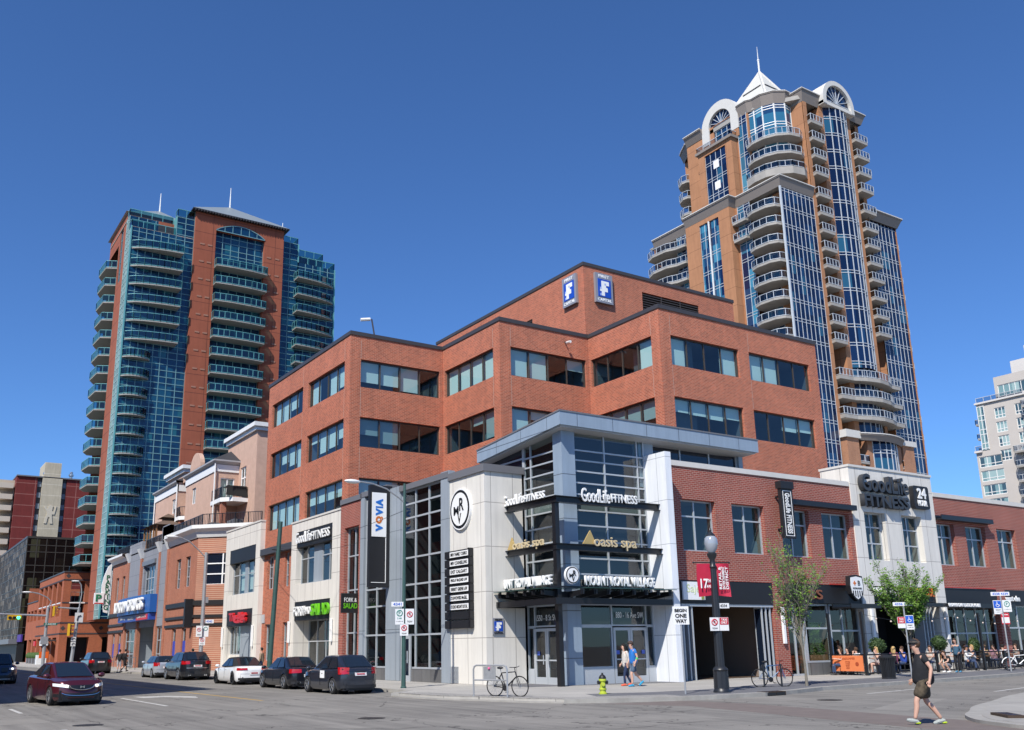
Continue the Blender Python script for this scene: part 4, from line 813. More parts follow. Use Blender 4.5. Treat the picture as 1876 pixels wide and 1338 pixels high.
text(t, 'FORK &', (xc-.0, 49.84, 4.35), 1, .2, LETW, .01, .0, (b.x-a.x)*.72, .24); text(t, 'SALAD', (xc, 49.84, 4.02), 1, .2, LETN, .01, .003, (b.x-a.x)*.8, .3)
def P6(x, y): return (380+x/6.08, 860+y/6.08)
def P7(x, y): return (380+x/6.08, 1060+y/6.08)
letters('white gym name on the black band of the stone bay above the salad bar', [('GoodLife', 0, X0-.1, P6(985, 770), P6(1150, 735), .72, LETW, dict(ext=.03, bold=.008)), ('FITNESS', 0, X0-.1, P6(1155, 735), P6(1360, 695), .55, LETW, dict(ext=.03, bold=.004))])
letters('white and bright green restaurant name on the lower black band of the stone bay', [('FORK', 0, X0-.1, P7(962, 370), P7(1085, 360), .62, LETW, dict(ext=.06, bold=.01)), ('AND', 0, X0-.1, P7(1090, 358), P7(1155, 352), .45, LETW, dict(ext=.1, bold=.01)), ('SALAD', 0, X0-.1, P7(1158, 345), P7(1352, 335), .72, LETN, dict(ext=.07, bold=.015))])
letters('red script restaurant name on the black band of the far stone bay', [('The Nat', 0, X0-.1, P7(250, 440), P7(432, 410), .62, LETR, dict(ext=.1, bold=.03)), ('Go', 0, X0-.12, P7(300, 470), P7(430, 455), .45, LETR, dict(ext=.1, bold=.03))])
# ================================================================ DRUGSTORE (street brick with grey stucco centre)
dr = thing('drugstore_building', 'two storey brick drugstore with grey stucco centre bays, white cornices and a blue sign', 'shop building', (23.35, 83, 0))
def seg(g, y0, y1, z1, holes=()): wallgrid(g, 0, X0, y0, y1, 0, z1, holes, .25)
nw = [(88.2, 89.7, 7.2, 9.9), (85.1, 86.6, 7.2, 9.9)]; lw = [(88.5, 89.9, .8, 3.6), (85.2, 86.6, .8, 3.6)]
fw = [(114.4, 115.8, 7.2, 9.9), (111.2, 112.6, 7.2, 9.9)]; fl = [(114.3, 115.7, .8, 3.6), (111.1, 112.6, .8, 3.6)]
g = MB(); seg(g, 83, 93.1, 12.0, nw+lw); seg(g, 109.7, 118, 12.0, fw+fl)
wallgrid(g, 1, 118, X0, 40, 0, 12); g.quad((X0, 93.1, 0), (X0, 93.1, 12), (24, 93.1, 12), (24, 93.1, 0)); g.quad((40, 75, 0), (40, 118, 0), (40, 118, 12), (40, 75, 12)); g.quad((X0, 118, 0), (X0, 118, 12), (40, 118, 12), (40, 118, 0))
g.build('brick_wall', STB, dr)
for h in nw+fw: window(dr, 0, X0, *h, 2, 3, .18, ALU, GLS, .07, rd=2)
for h in lw+fl: o = window(dr, 0, X0, *h, 1, 1, .18, ALU, GLS, .07, rd=2); MB().fbox(0, X0, h[0]+.1, h[1]-.1, h[2]+.2, h[2]+1.7, .12, .17).build('blue_poster', mat('poster_blue', (.03, .05, .38), .5) if 'poster_blue' not in MATS else MATS['poster_blue'], o)
# chamfered corner: built on a plane and turned 45 degrees
Mx = Matrix.Translation((X0, 83, 0))@Matrix.Rotation(R(-45), 4, 'Z')
g = MB(); wallgrid(g, 1, 0, 0, 6.5, 0, 12, [(.9, 5.6, 7.2, 9.9)], .2); g.xf(Mx); g.build('corner_wall', STB, dr)
g = MB()
for t in (0, .33, 1): u = .9+4.7*t; g.fbox(1, 0, u-.06, u+.06, 7.2, 9.9, .05, .15)
for t in (0, .333, .667, 1): z = 7.2+2.7*t; g.fbox(1, 0, .9, 5.6, z-.05, z+.05, .053, .147)
g.xf(Mx); o = g.build('window', WHP, dr); g = MB(); g.quad((.9, .12, 7.2), (5.6, .12, 7.2), (5.6, .12, 9.9), (.9, .12, 9.9)); g.xf(Mx); g.build('pane', GLD, o)
for z in (5.45, 4.4, 3.7):
    g = MB(); g.fbox(0, X0, 83.0, 92.3, z, z+(.42 if z > 5 else .25), -.12, 0); g.fbox(0, X0, 110.2, 118, z, z+(.42 if z > 5 else .25), -.12, 0); g.build('black_band', BLM, dr)
    g = MB(); g.fbox(1, 0, -.1, 6.5, z, z+(.42 if z > 5 else .25), -.12, 0); g.xf(Mx); g.build('black_band', BLM, dr)
# cornices, terraces
def cornice(par, prof_out, plan_pts, z0, z1, m, nm='cornice', d0=.1, d1=.7):
    g = MB(); k = len(plan_pts)
    for i in range(k-1):
        a, b = Vector(plan_pts[i]), Vector(plan_pts[i+1]); 
        def nrm(j):
            p = Vector(plan_pts[max(j-1, 0)]); q = Vector(plan_pts[min(j+1, k-1)]); t = (q-p).normalized(); return Vector((-t.y, t.x))
        na, nb = nrm(i), nrm(i+1); steps = [(d0, z0), (d0+(d1-d0)*.35, z0+(z1-z0)*.45), (d1, z0+(z1-z0)*.7), (d1, z1), (-.3, z1)]
        for s in range(len(steps)-1):
            (da, za), (db, zb) = steps[s], steps[s+1]
            g.quad((a.x+na.x*da, a.y+na.y*da, za), (b.x+nb.x*da, b.y+nb.y*da, za), (b.x+nb.x*db, b.y+nb.y*db, zb), (a.x+na.x*db, a.y+na.y*db, zb))
        if i == 0: g.f.append(()) if 0 else None
    return g.build(nm, m, par)
cornice(dr, None, [(27.5, 78.8), (X0, 83), (X0, 92.2)], 11.3, 12.35, WHT)
cornice(dr, None, [(X0, 110.4), (X0, 118.1), (24.5, 118.1)], 11.5, 12.3, WHT)
MB().prism([(X0, 83), (27.9, 78.45), (40, 78), (40, 118), (X0, 118)], 11.9, 12.05).build('terrace_floor', DKT, dr)
# grey centre
g = MB(); wallgrid(g, 0, X0+.1, 93.1, 109.7, 4.0, 12.1, [(98.1, 102.8, 5.2, 10.2)], .3); wallgrid(g, 0, X0, 93.0, 95.7, 12.1, 13.7); g.box(X0, X0+.35, 92.9, 95.9, 4.0, 13.6); g.box(X0, X0+.35, 104.2, 109.9, 4.0, 13.1)
g.box(X0, X0+2.3, 92.9, 93.15, 12.0, 13.6); g.build('grey_wall', GST, dr)
window(dr, 0, X0+.1, 98.1, 102.8, 5.2, 10.2, 4, 4, .22, ALU, GLS, .09, rd=2); MB().fbox(0, X0, 97.9, 103.1, 10.3, 10.75, -.1, .1).build('lintel', GCP, dr)
for y in (92.9, 96.1, 103.8, 109.6): MB().fbox(0, X0, y-.32, y+.32, 0, 11.2, -.08, .3).build('brick_pier', STB, dr)
for y in (92.9, 96.1, 103.8, 109.6):
    g = MB(); g.v += [(X0-.08, y-.34, 11.2), (X0-.08, y+.34, 11.2), (X0-.45, y+.6, 12.2), (X0-.45, y-.6, 12.2), (X0+.3, y-.34, 11.2), (X0+.3, y+.34, 11.2), (X0+.3, y+.6, 12.2), (X0+.3, y-.6, 12.2)]
    g.f += [(0, 1, 2, 3), (0, 3, 7, 4), (1, 5, 6, 2), (3, 2, 6, 7), (0, 4, 5, 1)]; g.build('pier_capital', WHT, dr)
window(dr, 0, X0, 105.4, 109.2, .1, 3.95, 2, 3, .15, ALU, GLS, .08, rd=2); window(dr, 0, X0, 93.3, 95.8, .1, 3.95, 2, 3, .15, ALU, GLS, .08, rd=2)
g = MB(); wallgrid(g, 0, X0+2, 96.3, 104, 0, 5); g.quad((X0, 104, 0), (X0, 104, 5), (X0+2, 104, 5), (X0+2, 104, 0)); g.quad((X0, 96.3, 0), (X0, 96.3, 5), (X0+2, 96.3, 5), (X0+2, 96.3, 0)); g.build('entrance_recess', GPL, dr)
for a, b in ((97.5, 99.5), (100.2, 102.2)): window(dr, 0, X0+1.95, a, b, 0.05, 2.6, 2, 1, 0, ALU, GLD, .1, room=False)
# residential storeys set back behind the terrace
rs = thing('pink_apartment_block', 'pink stucco apartments with white trim and dark shingle roof above the drugstore terrace', 'apartment building', (27, 91.2, 12))
g = MB(); wallgrid(g, 0, 27, 91.2, 101.8, 12, 19.9, [(98.0, 99.4, 16.6, 18.3)]); wallgrid(g, 1, 91.2, 27, 29.3, 12, 19.9, [(27.5, 28.9, 16.0, 18.3)]); wallgrid(g, 0, 27, 105, 115, 12, 19.9, [(106.0, 107.4, 16.6, 18.2)]); wallgrid(g, 1, 105, 27, 28.5, 12, 19.9); wallgrid(g, 0, 28.5, 101.8, 105, 12, 20)
wallgrid(g, 0, 29.3, 86, 95, 12, 22.3, [(88.9, 90.6, 17.1, 19.3)]); wallgrid(g, 1, 86, 29.3, 38, 12, 22.3); g.quad((29.3, 95, 12), (29.3, 95, 22.3), (38, 95, 22.3), (38, 95, 12)); wallgrid(g, 0, 27.4, 103.9, 111.4, 19.8, 20.9)
g.quad((27.4, 103.9, 19.8), (27.4, 103.9, 20.9), (30, 103.9, 20.9), (30, 103.9, 19.8)); g.quad((38, 86, 12), (38, 118, 12), (38, 118, 20), (38, 86, 20)); g.quad((27, 115, 12), (27, 115, 19.9), (38, 115, 19.9), (38, 115, 12)); g.build('stucco_wall', PNK, rs)
window(rs, 0, 27, 98.0, 99.4, 16.6, 18.3, 2, 1, .1, WHP, GLS, .1, rd=1.2); window(rs, 1, 91.2, 27.5, 28.9, 16.0, 18.3, 2, 1, .1, WHP, GLS, .1, rd=1.2, blinds=[.9, .9]); window(rs, 0, 27, 106.0, 107.4, 16.6, 18.2, 2, 1, .1, WHP, GLS, .1, rd=1.2); window(rs, 0, 29.3, 88.9, 90.6, 17.1, 19.3, 2, 2, .1, WHP, GLS, .12, rd=1.2)
g = MB(); g.box(26.9, 27.0, 91.1, 101.9, 18.9, 19.6); g.box(26.9, 29.35, 91.1, 91.19, 18.9, 19.6); g.box(26.9, 27, 104.9, 115, 18.9, 19.6); g.box(26.9, 28.5, 104.9, 104.99, 18.9, 19.6); g.build('white_band', WHT, rs)
g = MB(); 
for (a, b) in ((90.7, 102.1), (104.7, 115.3)): g.v += [(26.6, a, 19.9), (26.6, b, 19.9), (26.6, b, 20.05), (26.6, a, 20.05), (27.05, a+.4, 19.62), (27.05, b, 19.62)]; n = len(g.v)-6; g.f += [(n, n+1, n+2, n+3), (n, n+4, n+5, n+1)]
g.v += [(26.6, 90.7, 19.9), (29.3, 90.7, 19.9), (29.3, 90.7, 20.05), (26.6, 90.7, 20.05), (29.3, 91.15, 19.62), (27.05, 91.15, 19.62)]; n = len(g.v)-6; g.f += [(n, n+1, n+2, n+3), (n, n+5, n+4, n+1)]; g.build('gutter', mat('grey_gutter', (.36, .36, .37), .5), rs)
g = MB(); g.quad((26.6, 90.7, 20.06), (29.3, 90.7, 20.06), (30.6, 95.6, 22.4), (30.6, 96.5, 22.4)); g.quad((26.6, 90.7, 20.06), (30.6, 96.5, 22.4), (30.6, 102.1, 22.4), (26.6, 102.1, 20.06)); g.quad((26.6, 104.7, 20.06), (30.6, 106.5, 22.0), (30.6, 115.3, 22.0), (26.6, 115.3, 20.06)); g.quad((26.6, 104.7, 20.06), (30, 104.7, 20.06), (30.6, 106.5, 22), (30.6, 106.5, 22)); g.quad((29.2, 90.7, 20.06), (29.3, 90.7, 20.06), (30.6, 95, 22.9), (30.6, 95, 22.4)); g.build('shingle_roof', ROOFS, rs)
g = MB(); 
for (x0, y0, y1, z) in ((29.3, 86, 95.1, 22.3), (27.4, 103.9, 111.6, 20.9)):
    g.box(x0-.5, x0+(8 if z > 22 else 3), y0-.5, y1, z+.35, z+.75); g.box(x0-.25, x0+2, y0-.25, y1-.1, z, z+.35)
g.build('white_cornice', PKS, rs)
g = MB(); n = 14; pts = [(96.5+1.9*(1-math.cos(math.pi*i/n)), 20.4+1.6*math.sin(math.pi*i/n)) for i in range(n+1)]
g.v += [(26.9, y, z) for y, z in pts]+[(27.35, y, z) for y, z in pts]; m_ = n+1; g.f += [tuple(range(m_))[::-1], tuple(range(m_, 2*m_))]+[(i, i+1, m_+i+1, m_+i) for i in range(n)]+[(n, 0, m_, m_+n)]; g.box(26.9, 27.35, 96.5, 100.3, 19.6, 20.41); g.build('round_gable', PNK, rs)
g = MB(); g.tube([(26.85, 91.0, 12), (26.85, 91.0, 19.7)], .07, 6); g.tube([(26.85, 105.0, 12), (26.85, 105.0, 19.7)], .07, 6); g.tube([(26.85, 114.9, 12), (26.85, 114.9, 19.7)], .07, 6); g.build('downpipe', WHT, rs)
def iron_rail(pts, z, h, par, nm='railing', dens=.16, m=None, post=.02):
    g = MB(); L = 0
    for i in range(len(pts)-1):
        a, b = Vector(pts[i]+(0,)) if len(pts[i]) == 2 else Vector(pts[i]), Vector(pts[i+1]+(0,)) if len(pts[i+1]) == 2 else Vector(pts[i+1]); d = b-a; n = max(1, int(d.length/dens)); g.tube([a+Vector((0, 0, z+h)), b+Vector((0, 0, z+h))], .035, 4); g.tube([a+Vector((0, 0, z+.1)), b+Vector((0, 0, z+.1))], .025, 4)
        for k in range(n+1): p = a+d*k/n; r = post*(2.0 if k % 8 == 0 else .7); g.box(p.x-r, p.x+r, p.y-r, p.y+r, z, z+h)
    return g.build(nm, m or BLK, par)
for (y0, y1, xw, yc, lab) in ((88.0, 91.6, 29.3, 91.1, 0), (102.9, 105.6, 28.5, 105, 1)):
    xo = 26.9
    MB().prism([(xo, y1+.6), (xo, y0+1), (xo+.9, y0), (xw, y0), (xw, y1+.6)], 15.55, 15.95).build('balcony_slab', WHT, rs); iron_rail([(xo+.1, y1+.5), (xo+.1, y0+1.05), (xo+.95, y0+.1), (xw, y0+.1)], 15.95, 1.05, rs)
    for (x, y) in ((xo+.4, y0+1.3), (xo+.4, y1)): MB().box(x-.25, x+.25, y-.25, y+.25, 12, 15.55).build('brick_column', STB, rs)
g = MB(); g.v += [(27.3, 88.2, 17.1), (29.2, 88.2, 17.1), (29.2, 89.5, 17.0), (27.3, 89.5, 17.0), (27.1, 87.95, 16.1), (29.3, 87.95, 16.0)]; g.f += [(0, 1, 2, 3), (0, 4, 5, 1)]; tag(g.build('covered_barbecue', mat('black_cloth', (.012, .012, .012), .9)), 'barbecue under a creased black cover on the upper balcony of the pink apartments', 'barbecue')
iron_rail([(27.6, 78.9), (X0+.3, 83.1), (X0+.3, 92.7)], 12.35, 1.05, dr); iron_rail([(X0+.4, 96), (X0+.4, 104)], 12.1, 1.05, dr); iron_rail([(X0+.3, 110), (X0+.3, 118)], 12.3, 1.05, dr)
for (x, y, lab) in ((26.2, 82.0, 'wide grey planter box on the terrace nearest the office block'), (25.2, 85.4, 'grey planter box on the terrace left of the brick columns')):
    t = thing('planter_box', lab, 'planter', (x, y, 12.05), 'planter boxes on the terrace'); g = MB(); g.box(x-.4, x+.4, y-1, y+1, 12.06, 12.9); g.build('box', mat('grey_planter', (.16, .16, .17), .7) if 'grey_planter' not in MATS else MATS['grey_planter'], t); g = MB(); g.box(x-.35, x+.35, y-.9, y+.9, 12.85, 12.92); g.build('soil', DKT, t)
# gazebo on the terrace
t = thing('gazebo', 'wooden gazebo with two tier hip roof on the drugstore terrace', 'gazebo', (26, 106.5, 12))
gx0, gx1, gy0, gy1 = 24.6, 28.2, 103.6, 109.0
g = MB(); g.v += [(gx0-.4, gy0-.4, 14.9), (gx1+.4, gy0-.4, 14.9), (gx1+.4, gy1+.4, 14.9), (gx0-.4, gy1+.4, 14.9), (25.7, 105.4, 15.6), (27.1, 105.4, 15.6), (27.1, 107.2, 15.6), (25.7, 107.2, 15.6)]; g.f += [(0, 1, 5, 4), (1, 2, 6, 5), (2, 3, 7, 6), (3, 0, 4, 7), (3, 2, 1, 0)]; g.box(25.9, 26.9, 105.7, 106.9, 15.6, 15.95); g.v += [(25.5, 105.2, 15.95), (27.3, 105.2, 15.95), (27.3, 107.4, 15.95), (25.5, 107.4, 15.95), (26.4, 106.3, 16.5)]; n = len(g.v)-5; g.f += [(n, n+1, n+4), (n+1, n+2, n+4), (n+2, n+3, n+4), (n+3, n, n+4), (n+3, n+2, n+1, n)]; g.build('roof', mat('brown_shingle', (.12, .08, .055), .9), t)
g = MB()
for x in (gx0, gx0+1.2, gx0+2.4, gx1): g.box(x-.08, x+.08, gy0-.08, gy0+.08, 12.05, 14.9); g.box(x-.08, x+.08, gy1-.08, gy1+.08, 12.05, 14.9)
for y in (gy0+1.3, gy0+2.7, gy0+4): g.box(gx0-.08, gx0+.08, y-.08, y+.08, 12.05, 14.9)
g.box(gx0, gx1, gy0-.03, gy0+.03, 12.05, 13.1); g.box(gx0-.03, gx0+.03, gy0, gy1, 12.05, 13.1); g.build('frame', WOOD, t)
# ---- drugstore signs
t = sign('storefront_sign', 'large curved blue sign with thick white capitals over the drugstore entrance', 'sign', (X0-1.2, 103, 5))
g = MB(); NB = mat('sign_royal_blue', (.015, .10, .36), .45); n = 10; ys = [95.8+14.4*i/n for i in range(n+1)]; bow = lambda y: X0-.75-.35*(1-((y-103)/7.3)**2)
for i in range(n):
    a, b = ys[i], ys[i+1]; g.quad((bow(a), a, 5.35), (bow(b), b, 5.35), (bow(b), b, 7.1), (bow(a), a, 7.1)); g.quad((bow(a), a, 7.1), (bow(b), b, 7.1), (X0, b, 7.1), (X0, a, 7.1)); g.quad((bow(a), a, 5.35), (bow(b), b, 5.35), (X0, b, 5.35), (X0, a, 5.35))
g.quad((bow(ys[0]), ys[0], 5.35), (bow(ys[0]), ys[0], 7.1), (X0, ys[0], 7.1), (X0, ys[0], 5.35)); g.quad((bow(ys[-1]), ys[-1], 5.35), (bow(ys[-1]), ys[-1], 7.1), (X0, ys[-1], 7.1), (X0, ys[-1], 5.35)); g.build('box', NB, t)
text(t, 'LONDON', (X0-1.2, 106.8, 6.2), 0, 1, LETW, .12, .02, 5.2, 1.15); text(t, 'DRUGS', (X0-1.2, 100.1, 6.25), 0, 1, LETW, .12, .02, 6.2, 1.2)
g = MB(); g.box(X0-.7, X0, 96.0, 109.9, 4.65, 5.3); g.build('lower_band', mat('sign_dark_blue', (.02, .06, .33), .45), t); g = MB().box(X0-.74, X0-.7, 96.6, 101.3, 4.7, 5.25); g.build('red_panel', mat('sign_red', (.55, .02, .03), .45), t)
text(t, 'open 24 hrs', (X0-.76, 99, 4.98), 0, .3, LETW, .01, 0, 3.6, .35); text(t, 'pharmacy', (X0-.72, 107.5, 4.98), 0, .3, LETW, .01, 0, 2.4, .3); text(t, 'cosmetics', (X0-.72, 103.8, 4.98), 0, .3, LETW, .01, 0, 2.6, .3)
t = sign('parking_sign', 'tall white curved blade reading PARKING with a green letter P box beside the brick wall', 'sign', (22.4, 119, 4))
yP = 118.6; a = lambda x, y: hit(x, y, 1, yP)
def P8(x, y): q = hit(x/7.04, 1030+y/7.04, 1, yP); return (q.x, q.z)
pts = [P8(*p) for p in ((1455, 15), (1400, 60), (1345, 190), (1315, 300), (1310, 420), (1322, 560), (1335, 645), (1385, 660), (1440, 100))]
g = MB(); n = len(pts); g.v += [(x, yP, z) for x, z in pts]+[(x, yP+.3, z) for x, z in pts]; g.f += [tuple(range(n)), tuple(range(2*n-1, n-1, -1))]+[(i, (i+1) % n, n+(i+1) % n, n+i) for i in range(n)]; g.build('blade', WHP, t)
DG = mat('dark_green_letter', (.01, .13, .05), .5)
for s, px, py in zip('PARKING', (1398, 1393, 1385, 1388, 1385, 1378, 1362), (200, 262, 325, 390, 450, 510, 585)): x, z = P8(px, py); text(t, s, (x, yP-.02, z), 1, .8, DG, .02, .01, None, None).scale = (1, 1, 1)
x0, z1 = P8(1222, 398); x1, z0 = P8(1330, 540); MB().box(x0, x1, yP-.1, yP+.35, z0, z1).build('box', WHP, t); text(t, 'P', ((x0+x1)/2-.05, yP-.13, (z0+z1)/2+.05), 1, 1, mat('green_letter_p', (.01, .20, .08), .5), .02, .03, (x1-x0)*.62, (z1-z0)*.65); MB().box(x0, x1, yP-.11, yP-.1, z0, z0+.12).build('red_stripe', LETR, t)
g = MB(); p = P8(1452, 110); q = P8(1405, 690); g.tube([(p[0], yP+.1, p[1]), (q[0], yP+.1, q[1])], .07, 6); g.build('pole', WHT, t)
# ================================================================ PARKADE
pk = thing('parkade_building', 'three storey brick parkade with diamond tiles and deep openings at the street corner', 'parkade', (X0, 152.6, 0))
tops = [(172.4-4.75*i-3.0, 172.4-4.75*i+.4) for i in range(4)]; midh = [(186.6-4.6*i-3.0, 186.6-4.6*i) for i in range(7)]
g = MB(); wallgrid(g, 0, X0, 152.6, 177.2, 3.8, 13.25, [(154.2+4.6*i, 157.6+4.6*i, 8.9, 12.0) for i in range(5)]+[(154.4+4.6*i, 157.6+4.6*i, 6.9, 8.5) for i in range(5)], 1.2)
wallgrid(g, 0, X0, 177.2, 190, 3.8, 10.1, [(178+4*i, 181+4*i, 6.9, 8.7) for i in range(3)], 1.2)
wallgrid(g, 1, 152.6, X0, 33, 3.8, 13.25, [(24.4, 26.4, 8.9, 12.0), (24.4, 26.4, 6.85, 8.7)], 1.2)
wallgrid(g, 1, 152.6, X0, 33, 0, 3.8, [(24.45, 27.5, 0, 3.8), (29.4, 30.3, 0, 3.8)], 1.5); wallgrid(g, 0, X0, 152.6, 190, 0, 3.8, [(155+5.2*i, 158.8+5.2*i, 0, 3.8) for i in range(7)], 1.5)
g.quad((X0, 190, 0), (X0, 190, 13), (40, 190, 13), (40, 190, 0)); g.quad((33, 152.6, 0), (33, 190, 0), (33, 190, 13.2), (33, 152.6, 13.2)); g.build('brick_wall', PKB, pk)
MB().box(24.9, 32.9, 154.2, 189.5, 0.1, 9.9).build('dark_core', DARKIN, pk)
g = MB(); g.box(X0-.1, 33, 152.5, 177.3, 13.25, 13.45); g.box(X0-.1, 33, 177.3, 190, 10.1, 10.3); g.build('coping', DKT, pk)
g = MB()
for z, h in ((11.95+.1, .22), (5.75, .22), (4.2, .2), (8.7, .2)):
    if z != 8.7: g.box(X0-.04, X0, 152.56, 177, z, z+h)
    g.box(X0-.04, 33, 152.56, 152.6, z, z+h)
for (x, z) in ((23.9, 12.75), (27.9, 12.75), (23.75, 5.1), (29.1, 5.1)):
    b = len(g.v); g.v += [(x, 152.57, z-.35), (x+.35, 152.57, z), (x, 152.57, z+.35), (x-.35, 152.57, z)]; g.f.append((b, b+1, b+2, b+3))
g.build('dark_brick_band', mat('dark_brick', (.05, .04, .045), .8), pk)
g = MB()
for i in range(5): g.box(X0-.03, X0+.5, 154.2+4.6*i, 157.6+4.6*i, 8.75, 8.9)
g.box(24.3, 26.5, 152.5, 153, 8.72, 8.88); g.build('white_sill', WHT, pk)
iron_rail([(24.5, 153.2), (26.4, 153.2)], 8.9, 1.5, pk, m=TEA, dens=.6); MB().box(X0-1.5, X0-.1, 154.5, 159.5, 3.3, 3.5).build('canopy', DKT, pk)
MB().box(24.0, 33, 153.3, 153.4, 13.45, 14.3).build('glass_guard', RGT, pk)
for i, (y, m_, w_, l_) in enumerate(((176, 'red', 2.2, 'red shop sign on the parkade street front, farthest of its row'), (169, 'white', 1.8, 'white crossed shop sign on the parkade street front, second from the far end'), (163.2, 'white', 2, 'small white shop sign on the parkade street front, nearest the corner'))):
    t = thing('shop_sign', l_, 'sign', (X0, y, 3), 'small shop signs under the parkade'); MB().box(X0-.2, X0-.02, y-w_/2, y+w_/2, 2.7, 3.5).build('panel', LETR if m_ == 'red' else WHP, t)
# ================================================================ DARK GLASS OFFICE
dk = thing('dark_glass_office', 'bronze glass office block behind the parkade', 'office building', (X0, 200, 0))
def curtain(par, ax, c, u0, u1, z0, z1, du, dz, gm, mm, mw=.1, off=.0, extra=()):
    g = MB(); wallgrid(g, ax, c, u0, u1, z0, z1); o = g.build('curtain_wall', gm, par)
    f = MB(); n = max(1, round((u1-u0)/du))
    for i in range(n+1): u = u0+(u1-u0)*i/n; f.fbox(ax, c, u-mw/2, u+mw/2, z0, z1, -.06, .0)
    z = z0+off
    while z < z1+.01:
        f.fbox(ax, c, u0, u1, z-mw/2, z+mw/2, -.05, .0)
        for e in extra:
            if z+e < z1: f.fbox(ax, c, u0, u1, z+e-mw/2, z+e+mw/2, -.05, 0)
        z += dz
    f.build('mullions', mm, o); return o
BRZ = mat('bronze_mullion', (.07, .06, .05), .4, .3)
curtain(dk, 1, 200, X0, 32, 3.5, 23.2, 1.65, 3.9, GLK, BRZ, .16, 1.5, (1.3,)); curtain(dk, 0, X0, 200, 262, 3.5, 23.2, 2.6, 3.9, tglass('bronze_glass_street', [(0, (.05, .04, .032)), (.5, (.11, .09, .07)), (.8, (.18, .155, .125))], 2.6, 1.3, .45, .12), BRZ, .14, 1.5, (1.3,))
MB().box(X0-.1, 32.1, 199.9, 262, 23.2, 23.6).build('coping', BRZ, dk); MB().box(X0, 32, 200.1, 262, 0, 3.5).build('base', BLM, dk)
MB().box(X0-1.5, X0+.05, 200, 240, 3.3, 4.2).build('canopy', GCP, dk); MB().box(X0-.3, X0, 193, 198, 3.6, 4.9).build('purple_panel', mat('purple_sign', (.07, .03, .25), .5), dk)
# ================================================================ RED AND CREAM APARTMENTS
ra = thing('red_apartment_block', 'dark red apartment block with a cream lion relief panel and cream balconies, far left', 'apartment building', (25.8, 253, 0))
RP = brick('red_precast', (.155, .022, .020), (.145, .020, .018), (.26, .10, .085), 9.5, 2.75, .09, 0, .95, .6, .15, (2, 1.6)); CRP = brick('cream_precast', (.46, .41, .31), (.45, .40, .30), (.58, .53, .42), 20, 2.75, .08, 0, .95, .6, .1, (2, 1.6))
g = MB(); g.box(25.7, 30.4, 253, 270, 0, 44); g.box(37.2, 46, 253, 270, 0, 44); g.build('red_wall', RP, ra)
MB().box(31.5, 36.1, 252.6, 270, 0, 44.2).build('cream_wall', CRP, ra); MB().box(31.8, 35.6, 252.9, 262, 44.2, 48).build('lift_tower', CRP, ra)
g = MB(); g.box(30.4, 31.5, 253.6, 254, 0, 44); g.box(36.1, 37.2, 253.6, 254, 0, 44); g.build('recess_wall', DKT, ra)
g = MB()
for i in range(10): z = 17+i*2.75; g.box(30.5, 31.4, 253.4, 253.6, z, z+1.3); g.box(36.2, 37.1, 253.4, 253.6, z, z+1.3)
o = g.build('window', mat('grey_window', (.22, .26, .30), .1), ra)
L = [(.1, 0), (.35, 0), (.45, .35), (.6, .35), (.68, 0), (.95, 0), (.85, .3), (.8, .5), (1.05, .5), (1.2, .95), (1.1, .95), (.95, .62), (.8, .7), (.85, .95), (.6, 1.02), (.4, .92), (.35, .78), (.05, .95), (0, .85), (.3, .65), (.35, .5), (.2, .3)]
g = MB(); n = len(L); sx_, sz_ = 2.4, 4.6; g.v += [(32.4+a*sx_, 252.45, 32.6+b*sz_) for a, b in L]+[(32.4+a*sx_, 252.6, 32.6+b*sz_) for a, b in L]; g.f += [tuple(range(n)), tuple(range(2*n-1, n-1, -1))]+[(i, (i+1) % n, n+(i+1) % n, n+i) for i in range(n)]; g.build('lion_relief', mat('cream_relief', (.55, .50, .40), .9), ra)
g = MB(); g.box(25.6, 46.1, 252.6, 270, 44, 44.3); g.build('roof_edge', GCP, ra)
MB().box(20.5, 25.7, 256.5, 300, 0, 43.4).build('balcony_wall', mat('cream_render', (.44, .38, .30), .9), ra)
for i in range(13): z = 8+i*2.75; MB().box(22.0, 25.2, 253.6, 256.5, z, z+1.25).build('balcony', mat('pale_render', (.52, .45, .37), .9) if 'pale_render' not in MATS else MATS['pale_render'], ra)
for i in range(13): z = 8+i*2.75; MB().box(19.5, 21.6, 258, 262, z, z+1.25).build('balcony', MATS['pale_render'], ra)
for (x, lab) in ((32.2, 'shiny roof vent beside the lift tower of the red apartments'), (38.2, 'tall shiny roof vent right of the lift tower of the red apartments')):
    MBv = MB().lathe([(.35, 0), (.35, .7), (.6, .8), (.6, 1.2), (.3, 1.3), (.3, 1.5), (.45, 1.6), (.2, 1.9)], (x, 254, 44.3), 12); tag(MBv.build('roof_vent', mat('galvanised', (.5, .52, .54), .3, .8) if 'galvanised' not in MATS else MATS['galvanised'], None, True), lab, 'vent', 'shiny vents on the red apartment roof')

